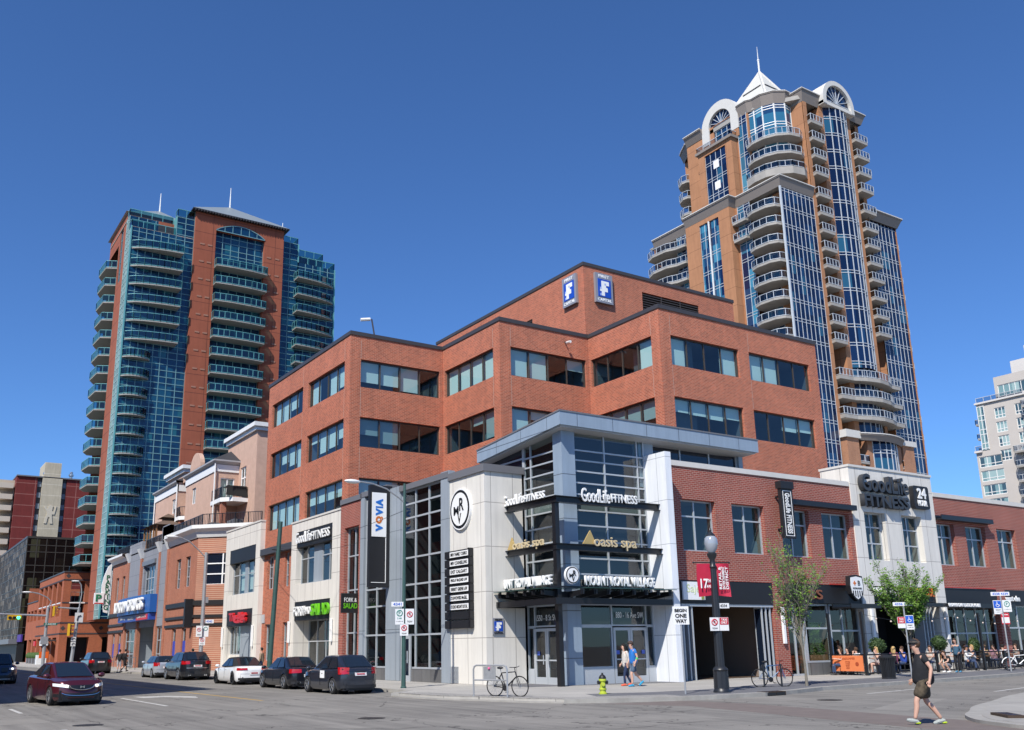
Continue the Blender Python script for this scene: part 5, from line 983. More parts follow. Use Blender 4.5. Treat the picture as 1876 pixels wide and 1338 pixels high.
# ================================================================ balconies for towers (built once per stack, then copied)
def balcony(par, out, z, th, h, slabm, railm, glassm, wall=None, post=1.0, rw=.05):
    """out: outline from wall to wall along the open edge; wall: closing points"""
    poly = list(out)+list(wall or [])
    s = MB().prism(poly, z, z+th).build('balcony', slabm, par)
    g = MB(); q = MB(); zt = z+th
    for i in range(len(out)-1):
        a, b = Vector(out[i]+(0,)), Vector(out[i+1]+(0,)); d = b-a; n = max(1, round(d.length/post)) if d.length > .8 else 1
        for zz in (zt+.1, zt+h): g.tube([a+Vector((0, 0, zz)), b+Vector((0, 0, zz))], rw, 4)
        for k in range(n+1):
            p = a+d*k/n; g.box(p.x-rw*.8, p.x+rw*.8, p.y-rw*.8, p.y+rw*.8, zt, zt+h)
        q.quad((a.x, a.y, zt+.1), (b.x, b.y, zt+.1), (b.x, b.y, zt+h), (a.x, a.y, zt+h))
    g.build('railing', railm, s); q.build('glass', glassm, s); return s
def stack(src, zs, z0):
    for z in zs:
        c = copy_tree(src, src.parent); c.location = (src.location.x, src.location.y, src.location.z+z-z0)
# ================================================================ LEFT TOWER (teal and red brown)
LTS = mat('tower_slab', (.30, .30, .28), .85)
lt = thing('teal_tower', 'tall red brown and teal glass apartment tower with curved balconies, left', 'apartment tower', (35, 137.6, 0))
Y = 137.6
# teal wing left: corner X 25.9
curtain(lt, 1, Y, 25.9, 32.5, 6, 64.0, 1.1, 2.9, GLT, TMG, .1, .3, (1.0, 1.95)); curtain(lt, 1, Y+.02, 32.5, 35.2, 6, 67.4, 1.3, 2.9, GLT, TMG, .1, .3, (1.0, 1.95))
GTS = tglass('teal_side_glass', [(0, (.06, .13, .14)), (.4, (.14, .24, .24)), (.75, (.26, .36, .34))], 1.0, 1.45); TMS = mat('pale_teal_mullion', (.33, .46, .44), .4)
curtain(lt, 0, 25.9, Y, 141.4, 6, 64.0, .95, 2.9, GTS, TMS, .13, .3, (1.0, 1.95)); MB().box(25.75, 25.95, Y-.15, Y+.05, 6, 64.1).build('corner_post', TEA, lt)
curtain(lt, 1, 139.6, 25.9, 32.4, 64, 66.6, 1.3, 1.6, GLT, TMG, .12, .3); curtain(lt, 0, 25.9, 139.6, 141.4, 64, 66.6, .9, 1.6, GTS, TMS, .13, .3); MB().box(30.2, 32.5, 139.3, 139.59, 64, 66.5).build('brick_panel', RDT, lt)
MB().box(25.9, 35.2, Y, 139.6, 63.95, 64.05).build('terrace', CON, lt); MB().box(25.9, 35.2, 139.65, 154, 66.5, 66.65).build('roof', CON, lt); MB().box(32.5, 32.6, Y, 139.7, 64, 67.4).build('side_wall', TEA, lt)
def guard(par, pts, z, h=1.1, m=TEA, gm=RGT):
    g = MB(); q = MB()
    for i in range(len(pts)-1):
        a, b = Vector(pts[i]+(z,)), Vector(pts[i+1]+(z,)); d = b-a; n = max(1, round(d.length/1.6)); U = Vector((0, 0, h)); g.tube([a+U, b+U], .06, 4)
        for k in range(n+1): p = a+d*k/n; g.box(p.x-.04, p.x+.04, p.y-.04, p.y+.04, z, z+h)
        q.quad(a, b, b+U, a+U)
    o = g.build('railing', m, par); q.build('glass', gm, o); return o
guard(lt, [(25.9, 139.5), (25.9, Y), (32.5, Y)], 64.05); guard(lt, [(25.9, 141), (25.9, 139.6), (32.4, 139.6)], 66.65); guard(lt, [(32.6, 139), (32.6, Y+.05), (35.2, Y+.05)], 67.45)
# side wall: brown strip, recessed balconies
g = MB(); wallgrid(g, 0, 26.0, 141.4, 147.2, 6, 68.0, [(144.2, 146.3, 57.5, 66.6)], .25); wallgrid(g, 0, 26.0, 147.2, 154.5, 64.5, 68.0); wallgrid(g, 1, 141.4, 26.0, 35.2, 66.6, 68.0); g.quad((26, 154.5, 0), (26, 154.5, 68), (48, 154.5, 68), (48, 154.5, 0)); g.build('side_wall', RDT, lt)
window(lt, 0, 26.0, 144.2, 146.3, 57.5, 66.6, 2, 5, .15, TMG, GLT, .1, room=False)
g = MB(); wallgrid(g, 0, 27.3, 147.2, 154.4, 6, 64.5); g.quad((26, 147.2, 6), (26, 147.2, 64.5), (27.3, 147.2, 64.5), (27.3, 147.2, 6)); g.build('recess_wall', RDT, lt)
g = MB()
for i in range(19):
    z = 8.6+2.9*i+.3; g.fbox(0, 27.3, 148.0, 150.2, z, z+2.2, -.05, -.01); g.fbox(0, 27.3, 151.8, 154.0, z, z+2.2, -.05, -.01)
g.build('window', GLT, lt)
b = balcony(lt, [(26, 147.3), (24.5, 148.0), (24.3, 152.6), (25.2, 154.6)], 60.6, .17, 1.15, LTS, TEA, RGT, [(27.3, 154.6), (27.3, 147.3)]); stack(b, [60.6-2.9*i for i in range(1, 17)], 60.6)
# brown bay with recessed glass
A0, A1, Bx0, Bx1 = 35.2, 49.6, 38.45, 46.4
g = MB(); YB = 136.9; wallgrid(g, 1, YB, A0, A1, 5, 68.55, [(Bx0, Bx1, 5, 66.1)], .9)
n = 12; arch = [(Bx0+(Bx1-Bx0)*i/n, 66.1+1.35*math.sin(math.pi*i/n)**.8) for i in range(n+1)]
g.quad((A0, YB, 0), (A0, YB, 68.55), (A0, 142, 68.55), (A0, 142, 0)); g.quad((A1, YB, 5), (A1, YB, 68.55), (A1, 142, 68.55), (A1, 142, 5)); g.build('brown_wall', RDT, lt)
curtain(lt, 1, YB+.8, Bx0, Bx1, 5, 66.1, 1.32, 2.9, GLT, TMG, .1, 1.5, (.9, 1.8)); 
g = MB(); b0 = len(g.v); g.v += [(x, YB-.03, z) for x, z in arch]; g.f.append(tuple(range(n+1))[::-1]); o = g.build('arched_window', GLT, lt); g = MB(); g.tube([(x, YB-.05, z) for x, z in arch], .09, 4)
for f in (.17, .33, .5, .67, .83): x = Bx0+(Bx1-Bx0)*f; g.box(x-.05, x+.05, YB-.08, YB-.03, 66.1, 66.1+1.35*math.sin(math.pi*f)**.8)
g.box(Bx0, Bx1, YB-.09, YB-.03, 66.0, 66.12); g.build('mullions', TMG, o)
g = MB()
for i in range(20):
    z = 8.0+2.9*i
    for x in (36.4, 37.6, 47.2, 48.6): g.box(x-.35, x+.35, YB-.06, YB-.005, z, z+.25)
g.build('vent', mat('pale_vent', (.33, .16, .11), .8), lt)
b = balcony(lt, [(Bx0, YB+.7), (Bx0, YB-1.3), (Bx0+2.5, YB-1.6), (Bx1-2.3, YB-1.6), (Bx1+.25, YB-1.3), (Bx1+.25, YB)], 59.6, .17, 1.15, LTS, TEA, RGT, [(Bx1, YB+.7)]); stack(b, [59.6-2.9*i for i in range(1, 16)], 59.6)
e = .7; RFp = [(A0-e, YB-e), (A1+e, YB-e), (A1+e, 156), (A0-e, 156)]
g = MB(); g.prism(RFp, 68.55, 68.75); g.build('eave', BLM, lt); g = MB()
for i in range(34): x = A0-.4+i*.45; g.box(x, x+.18, YB-e-.05, YB-.02, 68.4, 68.68)
g.build('eave_brackets', DKT, lt)
g = MB(); v = [(p[0], p[1], 68.76) for p in RFp]+[(42.5, 144, 74.0)]; g.v += v; g.f += [(0, 1, 4), (1, 2, 4), (2, 3, 4), (3, 0, 4)]; g.build('roof', ROOFM, lt)
g = MB(); v = [(25.6, 141.2, 68.0), (35.2, 141.2, 68.0), (35.2, 155, 68.0), (25.6, 155, 68.0), (31.6, 146, 71.4)]; g.v += v; g.f += [(0, 1, 4), (1, 2, 4), (2, 3, 4), (3, 0, 4), (3, 2, 1, 0)]; g.build('roof', ROOFM, lt)
MB().tube([(31.6, 146, 71.2), (31.6, 146, 74.6)], [.14, .05], 6).build('spire', WHT, lt); MB().tube([(42.5, 144, 73.8), (42.5, 144, 77.6)], [.14, .05], 6).build('spire', WHT, lt); MB().tube([(49.7, 138, 68.9), (49.7, 138, 70.4)], .06, 6).build('spire', WHT, lt)
# left wing balconies: wide for six floors, narrower below
def bow(x0, x1, y, d, n=8, p=.55, flip=False):
    pts = []
    for i in range(n+1):
        t = i/n; f = math.sin(math.pi*min(t*1.0, 1)*.5)**p if not flip else math.sin(math.pi*(1-t)*.5)**p
        pts.append((x0+(x1-x0)*t, y-d*f))
    pts.append((x1, y)) if not flip else pts.insert(0, (x0, y)); return pts
b = balcony(lt, bow(26.1, 33.4, Y, 1.9), 60.4, .17, 1.15, LTS, TEA, RGT); stack(b, [60.4-2.88*i for i in range(1, 6)], 60.4)
def bow2(x0, x1, y, d, n=8): return [(x0+(x1-x0)*i/n, y-.25-d*math.sin(math.pi*i/n)**.6) for i in range(n+1)]
b = balcony(lt, [(26, Y)]+bow2(26.0, 29.9, Y, 1.1)+[(29.9, Y)], 43.2, .17, 1.15, LTS, TEA, RGT); stack(b, [43.2-2.88*i for i in range(1, 11)], 43.2)
# right wing
curtain(lt, 1, Y+.4, 49.6, 52.6, 5, 67.2, 1.2, 2.9, GLT, TMG, .1, .3, (1.0, 1.95)); curtain(lt, 1, Y+.4, 52.6, 59.2, 5, 64.0, 1.3, 2.9, GLT, TMG, .1, .3, (1.0, 1.95)); curtain(lt, 1, Y+2, 52.6, 57.6, 64, 66, 1.3, 1.5, GLT, TMG, .1, .3)
MB().box(52.5, 52.7, Y+.3, Y+6, 64, 67.2).build('side_wall', TEA, lt); MB().box(59.1, 59.3, Y+.3, Y+12, 5, 64).build('side_wall', TEA, lt); MB().box(49.6, 59.2, Y+.45, 150, 63.9, 64.02).build('roof', CON, lt)
guard(lt, [(52.7, Y+.45), (59.1, Y+.45), (59.1, Y+4)], 64.05); guard(lt, [(49.8, Y+.5), (52.5, Y+.5), (52.5, Y+3)], 67.2); guard(lt, [(52.8, Y+2), (57.6, Y+2), (57.6, Y+5)], 66.0)
MB().prism([(52.8, 141), (58.5, 141), (58.5, 150), (52.8, 150)], [66.2, 66.2, 67.2, 67.2], [66.4, 66.4, 68.2, 68.2]).build('roof', ROOFM, lt)
b = balcony(lt, bow(52.0, 59.0, Y+.4, 1.9, flip=True), 60.6, .17, 1.15, LTS, TEA, RGT); stack(b, [60.6-2.9*i for i in range(1, 14)], 60.6)
# ================================================================ RIGHT TOWER (orange stucco, navy glass, white balconies)
rt = thing('orange_tower', 'tall orange stucco and navy glass apartment tower with arched crown and white pyramid roof', 'apartment tower', (107.4, 83.5, 0))
TX, TY = 107.4, 83.5
# -- right face (faces -Y)
def cw(ax, c, u0, u1, z0, z1, du=.95, gm=None): return curtain(rt, ax, c, u0, u1, z0, z1, du, 2.95, gm or GLB, TMW, .075, .55, (.45,))
cw(1, TY, TX, 114.95, 8, 68.1); MB().box(TX-.12, TX+.12, TY-.15, TY+.12, 8, 68.2).build('corner_post', TMW, rt)
def wall(g, ax, c, u0, u1, z0, z1, holes=(), d=.3): wallgrid(g, ax, c, u0, u1, z0, z1, holes, d)
g = MB(); wall(g, 1, TY-.1, 114.95, 115.75, 30.5, 85.0); g.quad((114.95, TY-.1, 30.5), (114.95, TY-.1, 85), (114.95, TY+.1, 85), (114.95, TY+.1, 30.5)); g.quad((115.75, TY-.1, 30.5), (115.75, TY-.1, 85), (115.75, TY+2.4, 85), (115.75, TY+2.4, 30.5))
wall(g, 1, TY-.1, 118.7, 119.75, 30.5, 85.6); g.quad((118.7, TY-.1, 30.5), (118.7, TY-.1, 85), (118.7, TY+2.4, 85), (118.7, TY+2.4, 30.5)); g.quad((119.75, TY-.1, 30.5), (119.75, TY-.1, 85), (119.75, TY+.5, 85), (119.75, TY+.5, 30.5))
wall(g, 1, TY+2.4, 115.75, 118.7, 30.5, 85); wall(g, 1, TY-.1, 125.9, 126.6, 30.5, 85.6); wall(g, 1, TY+2.4, 126.6, 129.8, 30.5, 85.3); g.quad((126.6, TY-.1, 30.5), (126.6, TY-.1, 85.3), (126.6, TY+2.4, 85.3), (126.6, TY+2.4, 30.5)); g.quad((129.8, TY+.8, 30), (129.8, TY+.8, 85.3), (129.8, 110, 85.3), (129.8, 110, 30)); wall(g, 1, TY+.6, 128.9, 129.8, 68, 85.3)
g.build('stucco_wall', TAN, rt)
g = MB()
for i in range(19):
    z = 30.9+2.95*i; g.fbox(1, TY+2.4, 115.9, 117.9, z, z+2.2, -.06, -.01); g.fbox(1, TY+2.4, 127.0, 129.0, z, z+2.2, -.06, -.01)
g.build('balcony_door', GLB, rt)
# curved bay
def curve_bay(x0, x1, y, d, z0, z1, n=6, nm='curved_bay', gm=None, dz=2.95, off=.55):
    pts = [(x0+(x1-x0)*i/n, y-d*math.sin(math.pi*i/n)**.9) for i in range(n+1)]; g = MB(); f = MB()
    for i in range(n):
        a, b = pts[i], pts[i+1]; g.quad((a[0], a[1], z0), (b[0], b[1], z0), (b[0], b[1], z1), (a[0], a[1], z1))
        z = z0+off
        while z < z1:
            for e in (0, .45): f.tube([(a[0], a[1]-.03, z+e), (b[0], b[1]-.03, z+e)], .06, 4, False)
            z += dz
    for p in pts: f.box(p[0]-.06, p[0]+.06, p[1]-.08, p[1]+.04, z0, z1)
    o = g.build(nm, gm or GLB, rt); f.build('mullions', TMW, o); return pts
bp_ = curve_bay(119.75, 125.9, TY, 1.1, 41.5, 85.6); curve_bay(119.75, 125.9, TY+.3, 1.0, 30.5, 41.5)
# crown: entablature and arches (barrel vaults)
def vault(ax, c, u, z, r, ri, depth, label='crown_arch', fan=True, zb=None):
    """arched fronton with barrel behind: ax 1 faces -Y"""
    n = 18; zb = zb if zb is not None else z; P = (lambda uu, zz, d: (c+d, uu, zz)) if ax == 0 else (lambda uu, zz, d: (uu, c+d, zz)); g = MB()
    out = [(u-r, zb)]+[(u-r*math.cos(math.pi*i/n), z+r*math.sin(math.pi*i/n)) for i in range(n+1)]+[(u+r, zb)]; inn = [(u-ri, zb)]+[(u-ri*math.cos(math.pi*i/n), z+ri*math.sin(math.pi*i/n)) for i in range(n+1)]+[(u+ri, zb)]
    for i in range(len(out)-1):
        a, b, c1, d1 = out[i], out[i+1], inn[i+1], inn[i]
        g.quad(P(*a, 0), P(*b, 0), P(*c1, 0), P(*d1, 0)); g.quad(P(*a, 0), P(*b, 0), P(*b, depth), P(*a, depth)); g.quad(P(*d1, 0), P(*c1, 0), P(*c1, .6), P(*d1, .6))
    o = g.build(label, STO, rt); g = MB(); b0 = [P(a, b, .5) for a, b in inn]; g.quad(*b0); go = g.build('fan_glass', GLB, o); f = MB()
    cc = P(u, z+.02, .42)
    for i in range(0, 9): t = math.pi*i/8; f.tube([cc, P(u-ri*math.cos(t), z+ri*math.sin(t), .42)], .07, 4)
    for uu in (u-ri*.5, u, u+ri*.5): f.tube([P(uu, zb, .42), P(uu, z, .42)], .06, 4)
    zz = zb+.8
    while zz < z: f.tube([P(u-ri, zz, .42), P(u+ri, zz, .42)], .06, 4); zz += 1.0
    f.build('mullions', TMW, go); return o
vault(1, TY-1.2, 122.7, 86.5, 3.9, 3.1, 14, zb=85.5)
g = MB(); g.box(118.8, 126.7, TY-1.15, TY+1, 85.4, 86.0); g.build('entablature', STO, rt)
def corn(pts, z0, z1, d=.9, m=None, nm='cornice'):
    """flared cornice along an open plan line, outside on the right of travel"""
    g = MB(); k = len(pts); V = [Vector(p) for p in pts]; nr = []
    for i in range(k):
        ts = []
        if i > 0: ts.append((V[i]-V[i-1]).normalized())
        if i < k-1: ts.append((V[i+1]-V[i]).normalized())
        ns = [Vector((t.y, -t.x)) for t in ts]; m_ = sum(ns, Vector((0, 0))); m_ = m_/max(m_.dot(ns[0]), .25); nr.append(m_)
    st = [(.02, z0), (d*.85, z1-.25), (d, z1-.25), (d, z1), (-.6, z1)]
    for i in range(k-1):
        for (da, za), (db, zb) in zip(st, st[1:]):
            a0, a1, b0, b1 = V[i]+nr[i]*da, V[i]+nr[i]*db, V[i+1]+nr[i+1]*da, V[i+1]+nr[i+1]*db; g.quad((a0.x, a0.y, za), (b0.x, b0.y, za), (b1.x, b1.y, zb), (a1.x, a1.y, zb))
    for i in (0, k-1): g.f.append(tuple(len(g.v)+j for j in range(5))); g.v += [((V[i]+nr[i]*d_).x, (V[i]+nr[i]*d_).y, z_) for d_, z_ in st]
    o = g.build(nm, m or TAU, rt); g = MB()
    for i in range(k-1): a, b = V[i]+nr[i]*(d+.02), V[i+1]+nr[i+1]*(d+.02); g.tube([(a.x, a.y, z1), (b.x, b.y, z1)], .1, 4)
    g.build('trim', STO, o); return o
corn([(114.95, 86.4), (114.95, TY), (118.8, TY)], 85.0, 87.0, .55); corn([(126.6, TY), (129.8, TY), (129.8, 95)], 85.3, 87.0, .6)
corn([(TX, 92.3), (TX, TY), (115.0, TY)], 68.2, 69.75, .5); corn([(128.8, TY), (136.2, TY), (136.2, 100)], 68.0, 69.6, .7); corn([(105.9, 101.8), (105.9, 92.3), (TX, 92.3)], 68.2, 69.75, .6); corn([(TX, 110.8), (TX, 101.8)], 68.2, 69.75, .6)
cw(1, TY+.3, 129.3, 136.1, 8, 68.0); MB().box(136.0, 136.2, TY+.2, 100, 8, 68).build('side_wall', TAN, rt)
# roofs of the shoulders
g = MB(); g.prism([(TX, TY), (136.1, TY), (136.1, 112), (TX, 112)], 68.6, 68.8); g.prism([(105.9, 92.3), (107.4, 92.3), (107.4, 101.8), (105.9, 101.8)], 68.6, 68.8); g.build('roof', CON, rt)
# -- left face (faces -X), lower mass
g = MB(); wall(g, 0, 107.41, 101.8, 102.4, 8, 68.2); wall(g, 0, 105.9, 92.3, 101.8, 8, 68.2, [(94.6, 98.8, 8, 67.4)]); wall(g, 1, 92.3, 105.9, TX, 8, 68.2); wall(g, 1, 101.8, 105.9, TX, 8, 68.2)
wall(g, 0, TX, 91.9, 92.3, 8, 68.2); wall(g, 0, TX+1.5, 84.1, 86.2, 8, 68.2); wall(g, 0, TX, 110.6, 111.0, 8, 68.2); g.quad((TX, 111, 8), (TX, 111, 68.2), (136, 111, 68.2), (136, 111, 8)); g.build('stucco_wall', TAN, rt)
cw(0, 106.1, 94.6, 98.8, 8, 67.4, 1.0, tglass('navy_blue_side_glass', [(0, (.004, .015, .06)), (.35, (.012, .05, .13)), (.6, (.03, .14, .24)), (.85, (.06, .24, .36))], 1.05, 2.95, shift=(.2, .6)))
GSB = MATS['navy_blue_side_glass']; MB().box(105.8, 106.0, 96.6, 96.8, 8, 67.4).build('pilaster', WHT, rt)
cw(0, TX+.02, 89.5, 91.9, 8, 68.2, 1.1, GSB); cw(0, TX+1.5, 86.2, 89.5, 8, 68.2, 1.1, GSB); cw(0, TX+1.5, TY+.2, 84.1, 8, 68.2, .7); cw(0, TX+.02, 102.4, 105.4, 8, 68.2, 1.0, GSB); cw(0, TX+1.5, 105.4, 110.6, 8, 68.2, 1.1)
WR = TMW
b = balcony(rt, [(TX+.1, 89.4), (106.0, 88.9), (105.6, 87.6), (105.75, 85.2), (106.5, 84.0), (TX+.1, 83.8)], 64.9, .35, 1.1, CON, WR, RGL, [(TX+1.5, 84.1), (TX+1.5, 89.4)]); stack(b, [64.9-2.95*i for i in range(1, 12)], 64.9)
b = balcony(rt, [(TX, 102.5), (106.3, 102.6), (106.0, 104.5), (105.2, 106), (105.0, 109), (105.7, 110.8), (TX, 111.0)], 65.5, .35, 1.1, CON, WR, RGL, [(TX+1.5, 110.6), (TX+1.5, 102.5)]); stack(b, [65.5-2.95*i for i in range(1, 5)], 65.5)
b = balcony(rt, [(TX+.1, 92.2), (106.3, 92.2), (106.3, 89.6), (TX+.1, 89.5)], 64.9, .35, 1.1, CON, WR, RGL); c = copy_tree(b, rt); c.location.z -= 2.95
# -- upper mass left face
UX = 114.95; MX = 110.4
g = MB(); wall(g, 0, UX, TY, 86.2, 68.8, 85.0); wall(g, 1, 90.7, MX, 112.2, 68.8, 85.6); wall(g, 0, MX, 90.7, 91.0, 68.8, 85.8); wall(g, 0, MX, 92.9, 104.4, 68.8, 86.6, [(94.0-1.6, 94.9+3.2, 82.2, 86.5, .3)]); wall(g, 1, 104.4, MX, 113, 68.8, 86)
wall(g, 0, 108.9, 93.2, 100.6, 68.8, 81.7, [(94.6, 99.2, 69.6, 81.0)]); wall(g, 1, 93.2, 108.9, MX, 68.8, 81.7); g.quad((108.9, 100.6, 68.8), (108.9, 100.6, 81.7), (MX, 100.6, 81.7), (MX, 100.6, 68.8)); wall(g, 0, 113, 104.4, 107.6, 68.8, 85); g.quad((113, 107.6, 68), (113, 107.6, 86), (129, 107.6, 86), (129, 107.6, 68)); g.build('stucco_wall', TAN, rt)
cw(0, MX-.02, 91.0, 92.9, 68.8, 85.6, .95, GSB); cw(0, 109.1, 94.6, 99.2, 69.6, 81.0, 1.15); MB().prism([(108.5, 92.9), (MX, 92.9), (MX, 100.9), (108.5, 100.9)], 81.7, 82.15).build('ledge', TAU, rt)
o = MB()
for z in (70.3, 74.1, 77.9): o.box(108.98, 109.08, 96.3, 97.45, z, z+1.4)
o.build('white_panel', WHP, rt)
guard(rt, [(MX, 100.6), (108.7, 100.6), (108.7, 93.2), (MX, 93.2)], 82.15, .9, TMW, RGL)
vault(0, MX-.25, 96.5, 86.4, 4.0, 2.4, 12, zb=83.6)
g = MB(); g.box(MX-.2, MX+.6, 99.0, 100.4, 82.2, 86.4); g.box(MX-.2, MX+.6, 92.6, 94.0, 82.2, 86.4); g.build('arch_pier', TAN, rt); cw(0, MX+.1, 94.1, 98.9, 82.2, 83.7, 1.2)
# quarter round bay in the corner
cbay = [(UX, 85.9), (113.4, 85.7), (111.9, 86.6), (111.0, 88.2), (110.9, 89.8), (MX+.3, 90.7)]
g = MB(); f = MB()
for a, b in zip(cbay, cbay[1:]):
    g.quad((a[0], a[1], 68.8), (b[0], b[1], 68.8), (b[0], b[1], 85.3), (a[0], a[1], 85.3)); z = 69.8
    while z < 85.3:
        for e in (0, .45): f.tube([(a[0], a[1], z+e), (b[0], b[1], z+e)], .08, 4, False)
        z += 2.95
    f.box(a[0]-.09, a[0]+.09, a[1]-.09, a[1]+.09, 68.8, 85.3)
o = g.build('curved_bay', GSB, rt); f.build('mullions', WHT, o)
corn([(MX, 92.6), (MX, 90.7), (110.9, 89.9), (111.0, 88.2), (111.9, 86.6), (113.4, 85.7), (UX, 85.8)], 85.3, 87.3, .5); corn([(MX, 104.4), (MX, 100.4)], 85.6, 87.2, .8); corn([(113, 107.8), (112.2, 106.6), (111.3, 105), (MX+.5, 104.4)], 84.8, 86.6, .7)
b = balcony(rt, [(UX, 84.2), (113.6, 83.6), (111.6, 84.0), (110.0, 85.3), (109.1, 87.0), (108.9, 89.0), (109.3, 90.6), (MX, 91.2)], 78.3, .35, 1.1, CON, WR, RGL, [(110.9, 89.8), (UX, 85.9)]); stack(b, [75.2], 78.3)
b = balcony(rt, [(UX, 84.0), (113.6, 83.4), (111.4, 83.8), (109.7, 85.2), (108.8, 87.0), (108.6, 89.0), (109.0, 90.8), (MX, 91.4)], 71.6, 1.2, 1.0, CON, WR, RGL, [(110.9, 89.8), (UX, 85.9)])
b = balcony(rt, [(MX+.4, 104.5), (110.2, 104.8), (110.0, 105.8), (110.6, 107.2), (111.6, 107.9), (113, 108.0)], 79.2, .35, 1.1, CON, WR, RGL, [(113, 104.5)]); stack(b, [76.2, 73.2, 70.2], 79.2)
MB().prism([(UX, TY), (129.8, TY+1), (129.8, 107.6), (113, 107.6), (MX, 104.4), (MX, 91), (111, 89)], 85.5, 86.2).build('roof', CON, rt)
# right face balcony stacks
zs = [81.0, 78.0, 75.0, 72.0, 68.3, 65.2, 62.3, 59.3, 56.5, 53.4, 50.4, 47.5, 44.6]
b = balcony(rt, [(115.6, TY), (115.4, TY-.9), (118.3, TY-.9), (118.6, TY)], zs[0], .45, 1.1, CON, WR, RGL, [(118.7, TY+2.4), (115.75, TY+2.4)], .75); stack(b, zs[1:], zs[0])
b = balcony(rt, [(126.6, TY), (126.5, TY-.9), (129.6, TY-.9), (129.8, TY)], zs[0], .45, 1.1, CON, WR, RGL, [(129.8, TY+2.4), (126.6, TY+2.4)], .75); stack(b, zs[1:-1], zs[0])
b = balcony(rt, [(115.6, TY), (115.4, TY-1.0), (118.3, TY-1.1), (120.5, TY-1.9), (123, TY-2.3), (125.6, TY-1.9), (127.6, TY-1.1), (129.9, TY-1.0), (129.9, TY)], 39.0, .55, 1.1, CON, WR, RGL, [(129.8, TY+2.4), (115.75, TY+2.4)], .8); stack(b, [36.0, 33.1], 39.0)
b = balcony(rt, [(136.2, TY+.6), (137.4, TY+.9), (137.9, TY+2), (137.9, TY+4.5), (136.2, TY+5)], 64.3, .35, 1.1, CON, WR, RGL, [], .7); stack(b, [64.3-2.95*i for i in range(1, 13)], 64.3)
# lower storeys
g = MB()
for x0, x1 in ((115.4, 118.1), (128.6, 131.4)): g.box(x0, x1, TY-.9, TY+.5, 8, 30.2)
for x0, x1 in ((120.3, 121.5), (127.4, 128.4)): g.box(x0, x1, TY-.7, TY+.5, 8, 30.2)
g.box(115.4, 131.4, TY-.3, TY+.4, 8, 26.3); g.build('brick_pier', TWB, rt)
g = MB(); g.box(115.0, 118.3, TY-1.2, TY+.5, 30.2, 31.3); g.box(128.4, 131.7, TY-1.2, TY+.5, 30.2, 31.0); g.build('stone_cap', STO, rt)
pts = [(118.3+10.1*i/8, TY-.9-1.2*math.sin(math.pi*i/8)) for i in range(9)]; corn(pts, 30.0, 31.0, .5); curve_bay(121.5, 127.4, TY-.7, 1.0, 22, 30.2)
for x0, x1 in ((118.1, 120.3), (128.4, 129.4)): balcony(rt, [(x0, TY-.2), (x0, TY-.8), (x1, TY-.8), (x1, TY-.2)], 26.6, .3, 1.0, CON, WR, RGL)
# pyramid
ap = (119.3, 94.6, 98.2)
g = MB(); g.v += [(113.0, 88.3, 86.3), (125.6, 88.3, 86.3), (125.6, 100.9, 86.3), (113.0, 100.9, 86.3), ap]; g.f += [(0, 1, 4), (1, 2, 4), (2, 3, 4), (3, 0, 4)]; py = g.build('pyramid_roof', mat('white_metal_roof', (.58, .57, .52), .6, var=.05), rt)
g = MB()
for c in ((113.0, 88.3, 86.3), (125.6, 88.3, 86.3), (113.0, 100.9, 86.3)): g.tube([c, ap], .22, 5)
for f in (.33, .62):
    c1, c2, c3 = [tuple(Vector(q)*(1-f)+Vector(ap)*f) for q in ((112.9, 101, 86.3), (112.9, 88.2, 86.3), (125.7, 88.2, 86.3))]; 
    if f < .5: g.tube([c1, c2, c3], .05, 4)
g.build('ridge', STO, py)
f = .62; g = MB(); c1, c2, c3 = [Vector(q)*(1-f)+Vector(ap)*f for q in ((112.9, 101, 86.3), (112.9, 88.2, 86.3), (125.7, 88.2, 86.3))]; g.tube([c1+(c2-c1)*.1, c1+(c2-c1)*.9], .14, 4); g.tube([c2+(c3-c2)*.1, c2+(c3-c2)*.9], .14, 4); g.build('vent_slot', DKT, py)
g = MB(); g.tube([ap, (119.3, 94.6, 100.6)], .16, 6); g.tube([(119.3, 94.6, 100.4), (119.3, 94.6, 103.2)], [.09, .03], 6); g.ball((119.3, 94.6, 100.5), .22, 8, 6); g.build('spire', WHT, rt)
tag(MB().lathe([(.5, 0), (.5, .8), (.75, .9), (.75, 1.5), (.4, 1.7)], (112.6, 88.6, 86.4), 12).build('roof_vent', MATS['galvanised'], None, True), 'shiny roof vent below the white pyramid roof of the orange tower', 'vent')
# ================================================================ FAR RIGHT CREAM TOWER
cr = thing('cream_tower', 'stepped cream apartment tower with glass balconies at the right edge', 'apartment tower', (187, 100, 0))
CM = mat('cream_stucco', (.54, .50, .46), .9, var=.06, vscale=.3); C2 = mat('pale_stucco', (.66, .63, .60), .9, var=.05, vscale=.3)
wn = [(99.0, 96.9), (94.8, 93.2)]
g = MB(); lev = [46.3-2.95*i for i in range(13)]
hs = [(96.9, 99.1, z-2.2, z, .3) for z in [47.0-2.9*i for i in range(4)]]+[(93.0, 95.0, z-2.2, z, .3) for z in [47.0-2.9*i for i in range(12)]]
hs += [(98.9, 103.6, z-2.2, z, .3) for z in [37.6-2.9*i for i in range(8)]]
wallgrid(g, 0, 187, 80, 104, 5, 38.6, [h for h in hs if h[3] < 38.5]); wallgrid(g, 0, 187, 80, 102.6, 38.6, 48.4, [h for h in hs if h[2] > 38.6 and h[3] < 48.4])
